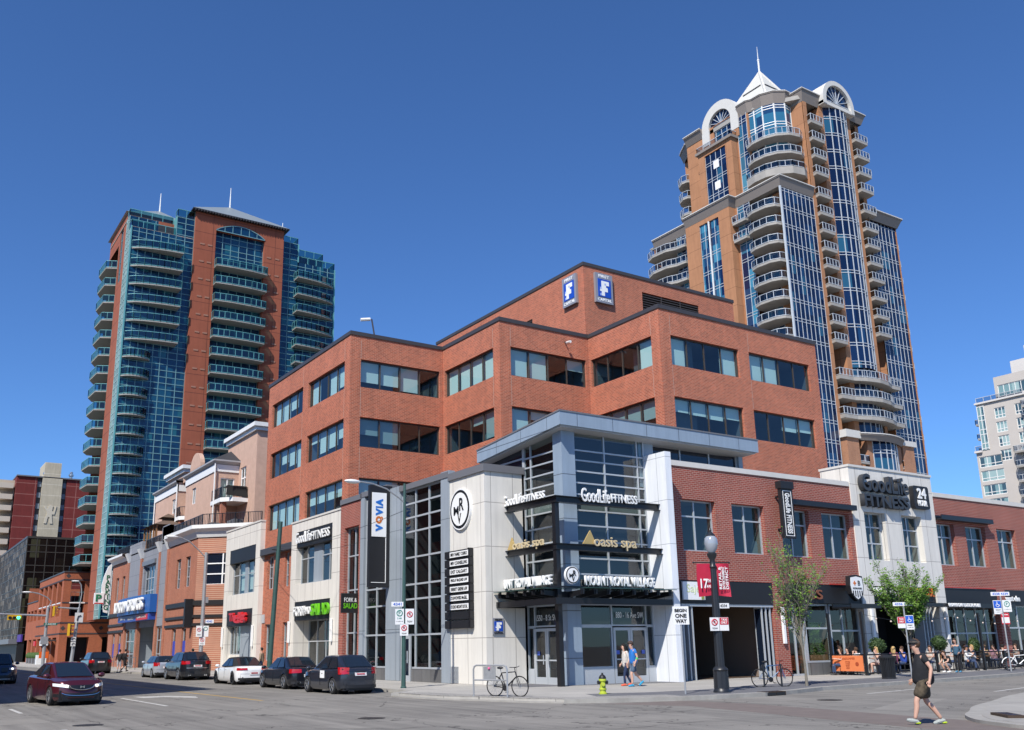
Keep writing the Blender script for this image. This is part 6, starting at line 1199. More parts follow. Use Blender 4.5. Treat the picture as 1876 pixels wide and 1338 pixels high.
wallgrid(g, 0, 187.5, 80, 98.6, 48.4, 53.4, [(92.2, 98, 49.2, 51.6), (88.0, 91, 48.8, 52.2)]); g.quad((187.0, 104, 5), (187, 104, 38.6), (200, 104, 38.6), (200, 104, 5)); g.quad((187, 102.6, 38), (187, 102.6, 48.4), (200, 102.6, 48.4), (200, 102.6, 38)); g.quad((187.5, 98.6, 48), (187.5, 98.6, 53.4), (200, 98.6, 53.4), (200, 98.6, 48)); g.build('stucco_wall', CM, cr)
g = MB(); g.box(188, 200, 84, 95.0, 53.4, 56.0); g.box(188.2, 200, 82, 92.0, 56, 58.6); g.box(188.4, 200, 70, 91.0, 58.6, 60.6); g.build('penthouse', C2, cr)
for h in hs: window(cr, 0, 187, h[0], h[1], h[2], h[3], 3, 2, .1, WHT, GLC, .14, rf=[.3], room=False)
window(cr, 0, 187.5, 92.2, 98, 49.2, 51.6, 5, 1, .1, WHT, GLC, .14, room=False); window(cr, 0, 187.5, 88.0, 91, 48.8, 52.2, 3, 1, .1, WHT, GLC, .14, room=False)
curtain(cr, 0, 186.9, 101.1, 102.5, 38.9, 48, .7, 2.9, GLC, WHT, .14, .3, (1.,)); MB().box(186.5, 200, 102.6, 104.1, 38.5, 38.9).build('ledge', C2, cr)
MB().box(186.6, 200, 80, 102.8, 48.4, 48.75).build('ledge', C2, cr)
g = MB(); g.box(184.6, 187.5, 84.5, 87.2, 5, 58); g.build('glass_shaft', GLC, cr); g = MB()
for i in range(18): g.box(184.5, 187.5, 84.4, 87.3, 5.3+2.95*i, 5.6+2.95*i)
g.box(184.5, 184.7, 87.1, 87.4, 5, 58); g.build('shaft_band', WHT, cr)
WG = mat('pale_railing', (.55, .57, .58), .4)
b = balcony(cr, [(187, 93.0), (185.4, 92.9), (185.2, 87.2), (187, 87.2)], 45.6, .35, 1.1, CON, WG, RGL); stack(b, [42.7, 39.8], 45.6)
b = balcony(cr, [(187, 95.8), (185.4, 95.6), (185.0, 90), (185.0, 80), (187, 80)], 36.9, .35, 1.1, CON, WG, RGL); stack(b, [34.0, 31.1, 28.2, 25.3, 22.4, 19.5], 36.9)
g = MB()
for i in range(14): g.box(187.2, 187.6, 80, 92.6, 46.0-2.9*i, 48.1-2.9*i) if i < 3 else None
g.build('recess_glass', GLD, cr)
guard(cr, [(187.0, 102.5), (187.0, 93)], 48.75, 1.0, WG, RGL); guard(cr, [(186.9, 104), (186.9, 102.6)], 38.9, 1.0, WG, RGL)
for z in (44.2, 41.2, 38.3): balcony(cr, [(187.6, 102.6), (187.6, 103.6), (190, 103.6), (190, 102.6)], z, .3, 1.0, CON, WG, RGL)
# ================================================================ BUILDING ACROSS THE STREET (left of the view; its shadow lies on the road)
sb = thing('street_building', 'plain brick building across the street left of the view, shading the road', 'building', (-3, 32, 0))
g = MB(); g.box(-24, -3.6, 34.8, 118, ZR, 22.2); g.build('wall', STB, sb); g = MB()
for i in range(14):
    for j in range(5): g.box(-3.62, -3.55, 37+i*5.6, 39.2+i*5.6, 2.5+j*3.4, 4.5+j*3.4)
g.build('window', GLD, sb)
# ================================================================ STREET FURNITURE
GALV = mat('galvanised_pole', (.40, .41, .42), .45, .4, var=.08); GRNP = mat('green_pole_paint', (.035, .085, .075), .5, var=.15); LAMPB = mat('lamp_black', (.018, .02, .024), .4)
SGW = mat('sign_white', (.72, .72, .72), .45); SGR = mat('sign_red_face', (.50, .02, .04), .45); SGG = mat('sign_green_ink', (.01, .22, .16), .5); SGB = mat('sign_blue_face', (.02, .10, .50), .45)
FACE = (CR.x, CR.y, 0)
def panel(par, c, w, h, m, nm='panel', right=FACE, th=.02, back=0., rad=0):
    r = Vector(right).normalized(); n = r.cross(Vector((0, 0, 1))); c = Vector(c)+n*back; g = MB(); k = []
    for a, b in ((-w/2, -h/2), (w/2, -h/2), (w/2, h/2), (-w/2, h/2)): k.append(c+r*a+Vector((0, 0, b)))
    f = [p+n*th/2 for p in k]; b = [p-n*th/2 for p in k]; g.v = [tuple(p) for p in f+b]; g.f = [(0, 1, 2, 3), (7, 6, 5, 4), (0, 4, 5, 1), (1, 5, 6, 2), (2, 6, 7, 3), (3, 7, 4, 0)]
    return g.build(nm, m, par)
def ptext(par, s, c, w, h, m, right=FACE, bold=.004, out=.014, rot=0):
    r = Vector(right).normalized(); n = r.cross(Vector((0, 0, 1))); return text(par, s, Vector(c)+n*out, 1, .2, m, .003, bold, w, h, right=tuple(r), rot=rot)
def ring(par, c, r, m, right=FACE, th=.02, out=.015, bar=True):
    rr = Vector(right).normalized(); n = rr.cross(Vector((0, 0, 1))); c = Vector(c)+n*out; g = MB()
    pts = [c+rr*r*math.cos(2*math.pi*i/16)+Vector((0, 0, 1))*r*math.sin(2*math.pi*i/16) for i in range(17)]; g.tube(pts, th, 4, False)
    if bar: g.tube([c+(rr*-.7+Vector((0, 0, .7)))*r, c+(rr*.7-Vector((0, 0, .7)))*r], th*.9, 4)
    return g.build('symbol', m, par)
def nopark(par, c, w=.3, h=.42, right=FACE): panel(par, c, w, h, SGW, 'no_parking_panel', right); ring(par, (c[0], c[1], c[2]+h*.14), w*.3, SGR, right); ptext(par, 'P', (c[0], c[1], c[2]+h*.14), w*.2, w*.28, INK, right, out=.013); ptext(par, 'TOW', (c[0], c[1], c[2]-h*.32), w*.6, h*.12, INK, right)
def sub_line(par, c, w, m=INK, right=FACE, s='9 - 6 MON - FRI'): ptext(par, s, c, w, .035, m, right, bold=0)
# black heritage lamp post
lx, ly = 25.37, 24.27; t = thing('street_lamp', 'black fluted heritage lamp post with glass globe and red banners at the kerb', 'street lamp', (lx, ly, 0))
def flute(g, prof, n=20, amp=.06):
    b = len(g.v)
    for r, z in prof:
        for k in range(n): rr = r*(1+(amp if k % 2 else 0)); a = 2*math.pi*k/n; g.v.append((lx+rr*math.cos(a), ly+rr*math.sin(a), z))
    for i in range(len(prof)-1):
        for k in range(n): j = (k+1) % n; A = b+i*n; g.f.append((A+k, A+j, A+n+j, A+n+k))
    return g
g = MB(); g.lathe([(.30, 0), (.30, .05), (.27, .10), (.25, .14)], (lx, ly, 0), 20); flute(g, [(.245, .14), (.235, .72)], 24, .08); g.lathe([(.25, .72), (.27, .77), (.25, .82), (.17, .88)], (lx, ly, 0), 20); g.build('base', LAMPB, t, True)
g = MB(); flute(g, [(.145, .86), (.105, 4.3)], 24, .08); g.lathe([(.11, 4.28), (.15, 4.34), (.10, 4.42), (.09, 4.6), (.16, 4.72), (.18, 4.82), (.12, 4.86)], (lx, ly, 0), 16); g.build('pole', LAMPB, t, True)
g = MB().lathe([(.12, 4.86), (.21, 5.0), (.245, 5.18), (.225, 5.36), (.15, 5.46)], (lx, ly, 0), 18); g.build('glass_globe', mat('frosted_globe', (.30, .33, .37), .12, coat=1), t, True)
g = MB().lathe([(.16, 5.45), (.17, 5.48), (.10, 5.56), (.04, 5.62), (.055, 5.67), (.02, 5.76)], (lx, ly, 0), 14); g.build('finial', LAMPB, t, True)
BR = (.93, -.37, 0); r_ = Vector(BR).normalized()
g = MB(); g.tube([Vector((lx, ly, 4.5))-r_*.72, Vector((lx, ly, 4.5))+r_*.62], .02, 6); g.ball(tuple(Vector((lx, ly, 4.5))-r_*.74), .035, 8, 6); g.ball(tuple(Vector((lx, ly, 4.5))+r_*.64), .035, 8, 6); g.build('banner_arm', LAMPB, t)
BAN = mat('red_banner', (.46, .012, .045), .6, var=.15, vscale=4)
def banner(sgn, txts):
    g = MB(); n = 8; P0 = []
    for i in range(n+1):
        u = i/n; row = []
        for j in range(n+1):
            v = j/n; q = Vector((lx, ly, 4.46-1.12*v))+r_*sgn*(.12+.5*u)+Vector((0, 0, (-.06*u*v)))+r_.cross(Vector((0, 0, 1)))*(.05*math.sin(u*3+v*4)); row.append(tuple(q))
        P0.append(row)
    for i in range(n):
        for j in range(n): g.quad(P0[i][j], P0[i+1][j], P0[i+1][j+1], P0[i][j+1])
    o = g.build('banner', BAN, t, True, 'red banner '+('with 17th in white' if sgn < 0 else 'with sideways white lettering')); return o
b1_ = banner(-1, 0); b2_ = banner(1, 0)
ptext(b1_, '17', (lx-r_.x*.4, ly-r_.y*.4, 3.75), .28, .34, LETW, BR, out=.07); ptext(b1_, 'TH', (lx-r_.x*.22, ly-r_.y*.22, 3.85), .13, .12, LETW, BR, out=.07); ptext(b1_, 'AVE', (lx-r_.x*.24, ly-r_.y*.24, 3.65), .16, .1, LETW, BR, out=.07)
for i, s in enumerate(('RETAIL &', 'ENTERTAINMENT', 'DISTRICT')): q = r_*(.22+.13*i); ptext(b2_, s, (lx+q.x, ly+q.y, 3.95), .8, .1, LETW, BR, out=.07, rot=math.pi/2)
a = thing('parking_sign_pair', 'white no parking plate and red taxi only plate strapped to the black lamp post', 'sign', (lx, ly, 2.3)); q = r_.cross(Vector((0, 0, 1)))*.17
nopark(a, (lx-r_.x*.17+q.x, ly-r_.y*.17+q.y, 2.33), .34, .46, BR); c = (lx+r_.x*.19+q.x, ly+r_.y*.19+q.y, 2.33); panel(a, c, .34, .46, SGW, 'panel', BR); panel(a, (c[0], c[1], c[2]+.1), .32, .24, SGR, 'red_field', BR, .02, .008); ptext(a, 'TAXI', (c[0], c[1], 2.48), .22, .08, LETW, BR, out=.022); ptext(a, 'ONLY', (c[0], c[1], 2.38), .24, .08, LETW, BR, out=.022)
a = thing('block_number_plate', 'small white block number plate with an arrow on the black lamp post', 'sign', (lx, ly, 2.95)); panel(a, (lx+r_.x*.3, ly+r_.y*.3, 2.97), .42, .18, SGW, 'panel', BR); ptext(a, '4334', (lx+r_.x*.3, ly+r_.y*.3, 2.97), .26, .1, INK, BR)
# begin one way
bx_, by_ = 23.77, 24.42; t = thing('road_sign', 'white sign reading BEGIN ONE WAY on a thin grey post', 'road sign', (bx_, by_, 0)); lean = Vector((-.0, 0, 0))
MB().tube([(bx_, by_, 0), (bx_, by_, 2.9)], .032, 8).build('post', GALV, t); panel(t, (bx_, by_, 2.63), .56, .62, SGW, 'panel', FACE, .015, .04); g = MB()
for z in (2.35, 2.91): pass
for s, z in (('BEGIN', 2.80), ('ONE', 2.62), ('WAY', 2.44)): ptext(t, s, (bx_, by_, z), .42 if s == 'BEGIN' else .40, .115 if s == 'BEGIN' else .14, INK, out=.055, bold=.008)
# hydrant
hx, hy = 21.89, 26.54; t = thing('fire_hydrant', 'lime yellow fire hydrant with black caps on the corner sidewalk', 'fire hydrant', (hx, hy, 0)); LIME = mat('lime_paint', (.42, .50, .045), .45, var=.1, vscale=8)
MB().lathe([(.15, 0), (.15, .04), (.11, .06), (.105, .14), (.13, .15), (.13, .19), (.10, .21), (.10, .42), (.135, .44), (.135, .50), (.12, .52)], (hx, hy, 0), 16).build('barrel', LIME, t, True)
MB().lathe([(.13, .52), (.13, .56), (.10, .62), (.05, .66), (.035, .66), (.035, .72), (.0, .72)], (hx, hy, 0), 14).build('cap', BLM, t, True)
for d in (-1, 1): MB().tube([Vector((hx, hy, .40)), Vector((hx, hy, .40))+r_*d*.19], .06, 10).build('outlet', BLM, t, True)
MB().tube([Vector((hx, hy, .34)), Vector((hx, hy, .34))-Vector((CF.x, CF.y, 0)).normalized()*.17], .07, 10).build('outlet', LIME, t, True)
# bicycle rack with panel
rl, rr2 = Vector((17.96, 28.8, 0)), Vector((18.38, 27.32, 0)); d = (rr2-rl); dn = d.normalized()
t = thing('bicycle_rack', 'grey steel tube bicycle rack with a grey plate at the corner kerb', 'bicycle rack', tuple((rl+rr2)/2))
up = Vector((0, 0, 1)); g = MB(); g.tube([rl, rl+up*.9, rl+up*1.0+dn*.04, rl+up*1.04+dn*.14, rr2+up*1.04-dn*.14, rr2+up*1.0-dn*.04, rr2+up*.9, rr2], .03, 8); g.tube([rl+up*.55, rr2+up*.55], .025, 8); g.build('frame', GALV, t, True)
g = MB(); a, b = rl+dn*.46, rl+dn*1.02; g.quad(a+up*.57, b+up*.57, b+up*1.0, a+up*1.0); g.quad(a+up*.57-dn.cross(up)*.01, b+up*.57-dn.cross(up)*.01, b+up*1.0-dn.cross(up)*.01, a+up*1.0-dn.cross(up)*.01); g.build('plate', mat('brushed_plate', (.33, .34, .35), .5, .3, var=.15, vscale=9), t)
c = rl+dn*.74+up*.94-dn.cross(up)*-.02; tag(MB().ball(tuple(c), .045, 10, 6, (1, 1, 1)).build('sticker', mat('pink_sticker', (.75, .12, .3), .6), None), 'round pink sticker on the grey plate of the bicycle rack', 'sticker')
# bicycles
def bicycle(loc, yaw, frame, label, rimc=None, fender=None, sc=1.):
    t = thing('bicycle', label, 'bicycle', (0, 0, 0)); R0 = .335; wbx = .52
    for sx in (-wbx, wbx):
        g = MB(); g.tube([(sx+R0*math.cos(2*math.pi*i/28), 0, R0+R0*math.sin(2*math.pi*i/28)-.0) for i in range(29)], .022, 6, False); w_ = g.build('wheel', mat('tyre_rubber', (.015, .015, .016), .8) if 'tyre_rubber' not in MATS else MATS['tyre_rubber'], t, True)
        g = MB()
        for i in range(14): a = 2*math.pi*i/14; g.tube([(sx, .02*(-1)**i, R0), (sx+.315*math.cos(a), 0, R0+.315*math.sin(a))], .0035, 3)
        g.tube([(sx, -.05, R0), (sx, .05, R0)], .025, 8); g.build('spokes', rimc or GALV, w_)
    BB, ST, HT, HB = (-.08, 0, .28), (-.22, 0, .78), (.36, 0, .82), (.40, 0, .66); RA, FA = (-wbx, 0, R0), (wbx, 0, R0)
    g = MB()
    for a, b, r in ((BB, ST, .02), (ST, HT, .018), (HB, BB, .022), (HT, HB, .022)): g.tube([a, b], r, 6)
    for s in (-.05, .05): g.tube([(RA[0], s, RA[2]), (BB[0], s*.6, BB[2])], .011, 5); g.tube([(RA[0], s, RA[2]), (ST[0], s*.4, ST[2]-.04)], .010, 5); g.tube([(FA[0], s, FA[2]), (HB[0]+.01, s*.8, HB[2])], .013, 5)
    g.build('frame', frame, t)
    g = MB(); g.tube([(-.23, 0, .78), (-.26, 0, .92)], .014, 6); g.build('seat_post', GALV, t); g = MB(); g.ball((-.27, 0, .95), .14, 10, 6, (1, .5, .3)); g.build('saddle', BLM, t, True)
    g = MB(); g.tube([(.355, 0, .82), (.34, 0, .95), (.40, 0, .97)], .014, 6); g.tube([(.33, -.30, .99), (.40, -.12, .975), (.40, .12, .975), (.33, .30, .99)], .012, 6); g.build('handlebar', BLM, t)
    g = MB(); g.tube([(BB[0], -.04, BB[2]), (BB[0], -.045, BB[2])], .10, 14); g.tube([(BB[0], -.06, BB[2]), (BB[0]+.12, -.07, BB[2]-.12)], .012, 5); g.tube([(BB[0], .06, BB[2]), (BB[0]-.12, .07, BB[2]+.12)], .012, 5); g.box(BB[0]+.08, BB[0]+.17, -.15, -.07, BB[2]-.135, BB[2]-.115); g.box(BB[0]-.17, BB[0]-.08, .07, .15, BB[2]+.11, BB[2]+.13); g.build('crank', BLM, t)
    if fender:
        g = MB(); g.tube([(-wbx+.37*math.cos(a), 0, R0+.37*math.sin(a)) for a in [R(20+10*i) for i in range(16)]], .03, 5); g.build('mudguard', fender, t, True)
    t.location = loc; t.rotation_euler = (R(3), 0, yaw); t.scale = (sc,)*3; return t
bicycle((18.75, 27.85, 0), math.atan2(27.35-28.5, 18.9-18.5)+.05, BLM, 'black bicycle with low saddle leaning behind the steel rack', sc=1.0)
bicycle((29.75, 25.8, 0), R(-22), mat('bike_blue', (.05, .12, .25), .4), 'dark blue and white mountain bike parked between lamp post and young tree')
bicycle((52.6, 28.6, 0), R(-38), WHP, 'white bicycle with white mudguard leaning by the parking sign at the right edge', fender=WHP)
# bicycle stand hoops
for (x, y, lab) in ((29.35, 25.85, 'short black bicycle post behind the blue mountain bike, left one'), (30.05, 25.6, 'short black bicycle post behind the blue mountain bike, right one')):
    t = thing('bicycle_post', lab, 'bicycle post', (x, y, 0), 'bicycle posts'); MB().tube([(x, y, 0), (x, y, .85)], .035, 8).build('post', LAMPB, t); MB().tube([(x+.12*math.cos(R(30*i)), y, .72+.12*math.sin(R(30*i))) for i in range(13)], .015, 5, False).build('ring', LAMPB, t)
# bin
bx2, by2 = 38.98, 27.12; t = thing('litter_bin', 'black slatted metal litter bin on the sidewalk before the patio', 'litter bin', (bx2, by2, 0)); g = MB()
for i in range(26): a = 2*math.pi*i/26; c, s = math.cos(a), math.sin(a); g.tube([(bx2+.27*c, by2+.27*s, .05), (bx2+.30*c, by2+.30*s, .75), (bx2+.335*c, by2+.335*s, .92)], .022, 4)
g.build('slats', LAMPB, t); MB().lathe([(.26, 0), (.26, .9), (.0, .9)], (bx2, by2, .02), 18).build('liner', BLK, t, True); MB().lathe([(.30, 0), (.31, .06), (.30, .07)], (bx2, by2, 0), 20).build('base_ring', LAMPB, t); MB().lathe([(.34, .9), (.35, .96), (.26, 1.02), (.2, 1.05), (.2, 1.0)], (bx2, by2, 0), 20).build('lid', LAMPB, t, True)
# sign posts on the sidewalk
def accessible(par, c, w, h, right=FACE):
    panel(par, c, w, h, SGW, 'accessible_panel', right); panel(par, (c[0], c[1], c[2]+h*.2), w*.92, h*.52, SGB, 'blue_field', right, .02, .006)
    r = Vector(right).normalized(); n = r.cross(up); q = Vector(c)+n*.022+up*h*.2; g = MB(); s = w; g.tube([q+r*(-.05*s)+up*(.2*s), q+r*(-.04*s)-up*(.02*s), q+r*(.14*s)-up*(.03*s), q+r*(.2*s)-up*(.2*s)], .045*s, 5); g.ball(tuple(q+r*(-.06*s)+up*(.27*s)), .055*s, 8, 6); g.tube([q+r*(-.03*s)-up*(.1*s)+(r*math.cos(a)+up*math.sin(a))*.17*s for a in [R(120+20*i) for i in range(12)]], .03*s, 4); g.build('wheelchair_symbol', LETW, par); ptext(par, 'PERMIT', (c[0], c[1], c[2]-h*.2), w*.6, .05, INK, right); sub_line(par, (c[0], c[1], c[2]-h*.35), w*.7, INK, right)
px_, py_ = 40.08, 26.71; t = thing('parking_sign_post', 'thin grey post with red taxi plate and blue wheelchair plate beside the second young tree', 'sign post', (px_, py_, 0)); MB().tube([(px_, py_, 0), (px_, py_, 3.2)], .035, 8).build('post', GALV, t)
panel(t, (px_-.0, py_, 3.30), .95, .17, SGW, 'number_plate'); ptext(t, '4336 4337', (px_, py_, 3.30), .8, .1, SGB); f_ = Vector(FACE); c = (px_-f_.x*.2, py_-f_.y*.2, 2.47); panel(t, c, .34, .5, SGW, 'taxi_panel', FACE, .02, .04); panel(t, (c[0], c[1], c[2]+.1), .32, .28, SGR, 'red_field', FACE, .02, .05); ptext(t, 'TAXI', (c[0], c[1], 2.62), .2, .08, LETW, out=.065); ptext(t, 'ONLY', (c[0], c[1], 2.51), .22, .08, LETW, out=.065)
accessible(t, (px_+f_.x*.2, py_+f_.y*.2, 2.47), .38, .64)
px_, py_ = 51.0, 28.2; t = thing('parking_sign_post', 'grey post with wheelchair, green P and red plates near the right edge', 'sign post', (px_, py_, 0)); MB().tube([(px_, py_, 0), (px_, py_, 3.9)], .04, 8).build('post', GALV, t)
panel(t, (px_, py_, 4.02), 1.0, .2, SGW, 'number_plate'); ptext(t, '4338 4339', (px_, py_, 4.02), .85, .12, SGB); accessible(t, (px_-f_.x*.22, py_-f_.y*.22, 3.32), .46, .72); c = (px_+f_.x*.28, py_+f_.y*.28, 3.38); panel(t, c, .46, .62, SGW); ring(t, (c[0], c[1], c[2]+.1), .14, SGG, bar=False); ptext(t, 'P', (c[0], c[1], c[2]+.1), .1, .14, SGG); sub_line(t, (c[0], c[1], c[2]-.18), .34); c = (px_+f_.x*.1, py_+f_.y*.1, 2.72); panel(t, c, .44, .58, SGR, 'red_panel'); ptext(t, 'NO STOPPING', (c[0], c[1], c[2]+.2), .34, .06, LETW); panel(t, (c[0], c[1], c[2]-.08), .4, .3, SGW, 'white_field', FACE, .02, .006)
# green lamp pole on 8 St
gx_, gy_ = 19.4, 36.75; t = thing('street_lamp', 'tall dark green pole with a long curved cobra lamp arm before the glazed front', 'street lamp', (gx_, gy_, 0)); MB().tube([(gx_, gy_, 0), (gx_, gy_, 8.8)], [.10, .06], 12).build('pole', GRNP, t, True); MB().lathe([(.13, 0), (.13, .05), (.10, .08)], (gx_, gy_, 0), 12).build('base', GRNP, t)
g = MB(); pts = [(gx_, gy_, 7.95), (19.1, gy_, 8.15), (18.5, gy_, 8.5), (17.8, gy_, 8.68), (17.2, gy_, 8.72)]; g.tube(pts, [.035, .035, .033, .03, .03], 8); g.build('arm', GALV, t, True); MB().ball((16.85, gy_, 8.70), .34, 12, 8, (1.15, .42, .27)).build('lamp_head', WHT, t, True)
a = thing('parking_sign_cluster', 'green P plate and two no parking plates on the dark green pole', 'sign', (gx_, gy_, 2.7)); nv = Vector((0, -.12, 0)); RX = (.93, -.37, 0); rv = Vector(RX).normalized(); nn = rv.cross(up)*.11
c = Vector((gx_, gy_, 2.97))+nn-rv*.2; panel(a, c, .38, .66, SGW, 'panel', RX); ring(a, (c.x, c.y, 3.12), .12, SGG, RX, bar=False); ptext(a, 'P', (c.x, c.y, 3.12), .09, .13, SGG, RX); ptext(a, '2 HR', (c.x, c.y, 2.9), .2, .07, SGG, RX); sub_line(a, (c.x, c.y, 2.77), .28, INK, RX)
c = Vector((gx_, gy_, 2.97))+nn+rv*.24; nopark(a, tuple(c), .38, .66, RX); c = Vector((gx_, gy_, 2.42))+nn; nopark(a, tuple(c), .36, .5, RX)
a = thing('block_number_plate', 'small white and blue block number plate on the dark green pole', 'sign', (gx_, gy_, 3.5)); c = Vector((gx_, gy_, 3.5))+nn-rv*.3; panel(a, c, .52, .2, SGW, 'panel', RX); ptext(a, '4341', (c.x, c.y, 3.5), .36, .12, SGB, RX)
# utility pole, grey cobra lamp
ux, uy = 19.4, 52.6; t = thing('utility_pole', 'leaning dark green utility pole behind the parked cars', 'utility pole', (ux, uy, 0)); MB().tube([(ux-.22, uy, 0), (ux+.16, uy, 8.95)], [.15, .12], 12).build('pole', GRNP, t, True); g = MB(); g.tube([(ux-.3, uy, 7.3), (ux+.5, uy, 7.25)], .03, 6); g.tube([(ux+.1, uy, 7.4), (ux+.1, uy, 7.9)], .05, 6); g.build('wire_bracket', BLK, t)
kx, ky = 19.4, 66.76; t = thing('street_lamp', 'grey steel cobra lamp pole before the brick drugstore corner', 'street lamp', (kx, ky, 0)); MB().tube([(kx, ky, 0), (kx, ky, 8.4)], [.15, .11], 12).build('pole', GALV, t, True); g = MB(); g.tube([(kx, ky, 8.0), (18.9, ky, 8.5), (18.2, ky, 9.1), (17.6, ky, 9.36), (17.3, ky, 9.4)], .04, 8); g.build('arm', GALV, t, True); MB().ball((16.95, ky, 9.4), .38, 12, 8, (1.15, .42, .27)).build('lamp_head', WHT, t, True); MB().box(kx+.1, kx+.3, ky-.1, ky+.1, 4.9, 5.3).build('control_box', GALV, t)
a = thing('parking_sign_cluster', 'three white parking plates on the grey lamp pole before the drugstore', 'sign', (kx, ky, 3)); c = Vector((kx, ky-.18, 2.9)); nopark(a, (c.x-.25, c.y, 2.95), .4, .75, RX); panel(a, (c.x+.2, c.y, 2.95), .4, .75, SGW, 'panel', RX); ring(a, (c.x+.2, c.y, 3.12), .12, SGG, RX, bar=False); nopark(a, (c.x, c.y, 2.28), .4, .55, RX)
a = thing('block_number_plate', 'small white block number plate on the grey lamp pole before the drugstore', 'sign', (kx, ky, 3.6)); panel(a, (kx+.45, ky-.1, 3.62), .6, .25, SGW, 'panel', RX); ptext(a, '4342', (kx+.45, ky-.1, 3.62), .4, .14, SGB, RX)
# blank black sign box on drugstore
t = thing('blank_sign', 'tall blank black sign box on the brick corner of the drugstore', 'sign', (22.9, 83, 3.7)); MB().box(22.6, 23.3, 83.2, 83.6, 3.6, 6.0).build('box', BLM, t)
# wires
for pts, lab in ((((ux+.1, uy, 7.5), (22, 60.5, 7.2), (23.3, 66, 7.9)), 'overhead wire from the utility pole to the far stone bay'), (((ux+.1, uy, 7.5), (19.5, 47, 6.9), (gx_, gy_, 7.6)), 'overhead wire from the utility pole to the green lamp pole'), (((ux+.1, uy, 7.4), (21.5, 52, 7.0), (23.2, 49.8, 7.6)), 'short overhead wire from the utility pole to the brick pier')):
    P0, P1, P2 = [Vector(p) for p in pts]; tag(MB().tube([P0*(1-s)**2+P1*2*s*(1-s)+P2*s*s for s in [i/10 for i in range(11)]], .012, 4).build('overhead_wire', BLK), lab, 'wire', 'overhead wires')
# ramp railing
def rail(pts, h, m, label, cat='railing', bars=0, name='handrail', grp=None, n=None):
    t = thing(name, label, cat, pts[0], grp); g = MB()
    for a, b in zip(pts, pts[1:]):
        a, b = Vector(a), Vector(b); g.tube([a+up*h, b+up*h], .03, 6); g.tube([a+up*h*.5, b+up*h*.5], .02, 6) if bars else None
    g.build('top_rail', m, t)
    for a, b in zip(pts, pts[1:]):
        a, b = Vector(a), Vector(b); k = n or max(1, round((b-a).length/1.8))
        for i in range(k+1): p = a+(b-a)*i/k; MB().tube([p, p+up*h], .025, 6).build('post', m, t)
    return t
rail([(21.0, 93, .0), (21.0, 99, .0), (21.2, 110, .3)], 1.1, mat('rail_grey', (.12, .12, .13), .5), 'grey tube handrail along the drugstore entrance ramp', bars=1)
# signals at the far crossing
YEL = mat('signal_yellow', (.62, .36, .01), .5)
def signal(c, label, horiz=False, lit=None, right=(1, -.1, 0), s=1.):
    t = thing('traffic_signal', label, 'traffic signal', c, 'yellow traffic signals at the far crossing'); r = Vector(right).normalized(); n = r.cross(up); ax = r if horiz else up; g = MB(); C = Vector(c)
    w = .2*s; k = [C+ax*(i*.36*s) for i in (-1, 0, 1)]; a, b = (.6*s, .22*s) if horiz else (.22*s, .6*s)
    f = [C+r*x+up*z+n*.0 for x, z in ((-a, -b), (a, -b), (a, b), (-a, b))]; bb = [p-n*.25*s for p in f]; g.v = [tuple(p) for p in f+bb]; g.f = [(0, 1, 2, 3), (7, 6, 5, 4), (0, 4, 5, 1), (1, 5, 6, 2), (2, 6, 7, 3), (3, 7, 4, 0)]; g.build('housing', YEL, t)
    for i, p in enumerate(k):
        q = MB(); q.tube([p+n*.01, p+n*.05], .15*s, 12); q.build('lens', mat('green_lamp_lit', (.05, .9, .5), .4, emit=3) if (lit == i and 'green_lamp_lit' not in MATS) else (MATS['green_lamp_lit'] if lit == i else BLK), t)
        q = MB(); q.tube([p+n*.05+up*.13*s, p+n*.3*s+up*.15*s], .05*s, 6); q.build('visor', YEL, t)
    return t
sx1, sy1 = 17.6, 125.0; t = thing('signal_pole', 'grey signal pole with long mast arm and curved lamp arm, left of the parkade', 'signal pole', (sx1, sy1, 0)); MB().tube([(sx1, sy1, 0), (sx1, sy1, 7)], [.22, .16], 10).build('pole', GALV, t, True); MB().tube([(sx1, sy1, 5.95), (8, sy1, 6.25)], [.12, .08], 8).build('mast_arm', GALV, t); MB().tube([(sx1, sy1, 6.8), (17.9, sy1, 7.6), (17.4, sy1, 8.1), (16.4, sy1, 8.55), (15.6, sy1, 8.7)], .07, 8).build('lamp_arm', GALV, t, True); MB().ball((15.1, sy1, 8.68), .45, 10, 6, (1.2, .5, .25)).build('lamp_head', WHT, t, True); MB().box(17.1, 17.9, sy1-.3, sy1, 2.6, 3.5).build('control_box', GALV, t)
signal((14.0, sy1-.25, 5.7), 'horizontal yellow signal with lit green lamp on the left mast arm', True, 2, s=1.25)
a = thing('street_name_sign', 'green street name blade on the left signal pole', 'sign', (sx1, sy1-.3, 4.9)); panel(a, (18.0, sy1-.3, 4.95), 1.5, .3, mat('street_green', (.01, .14, .10), .5), 'panel', (1, 0, 0)); ptext(a, '17 AVE SW', (18.0, sy1-.3, 4.95), 1.2, .2, LETW, (1, 0, 0))
sx2, sy2 = 20.9, 125.5; t = thing('signal_pole', 'grey signal pole with short arm and tall curved lamp, nearer the parking sign', 'signal pole', (sx2, sy2, 0)); MB().tube([(sx2-.1, sy2, 0), (sx2+.3, sy2, 7)], [.22, .17], 10).build('pole', GALV, t, True); MB().tube([(sx2+.3, sy2, 6.8), (18.8, sy2, 6.95)], [.12, .08], 8).build('mast_arm', GALV, t); MB().tube([(sx2+.3, sy2, 7), (sx2+.45, sy2, 8.6), (sx2+.3, sy2, 9.7), (sx2, sy2, 10.1)], .07, 8).build('lamp_arm', GALV, t, True); MB().ball((20.5, sy2, 10.15), .4, 10, 6, (1.2, .5, .25)).build('lamp_head', WHT, t, True)
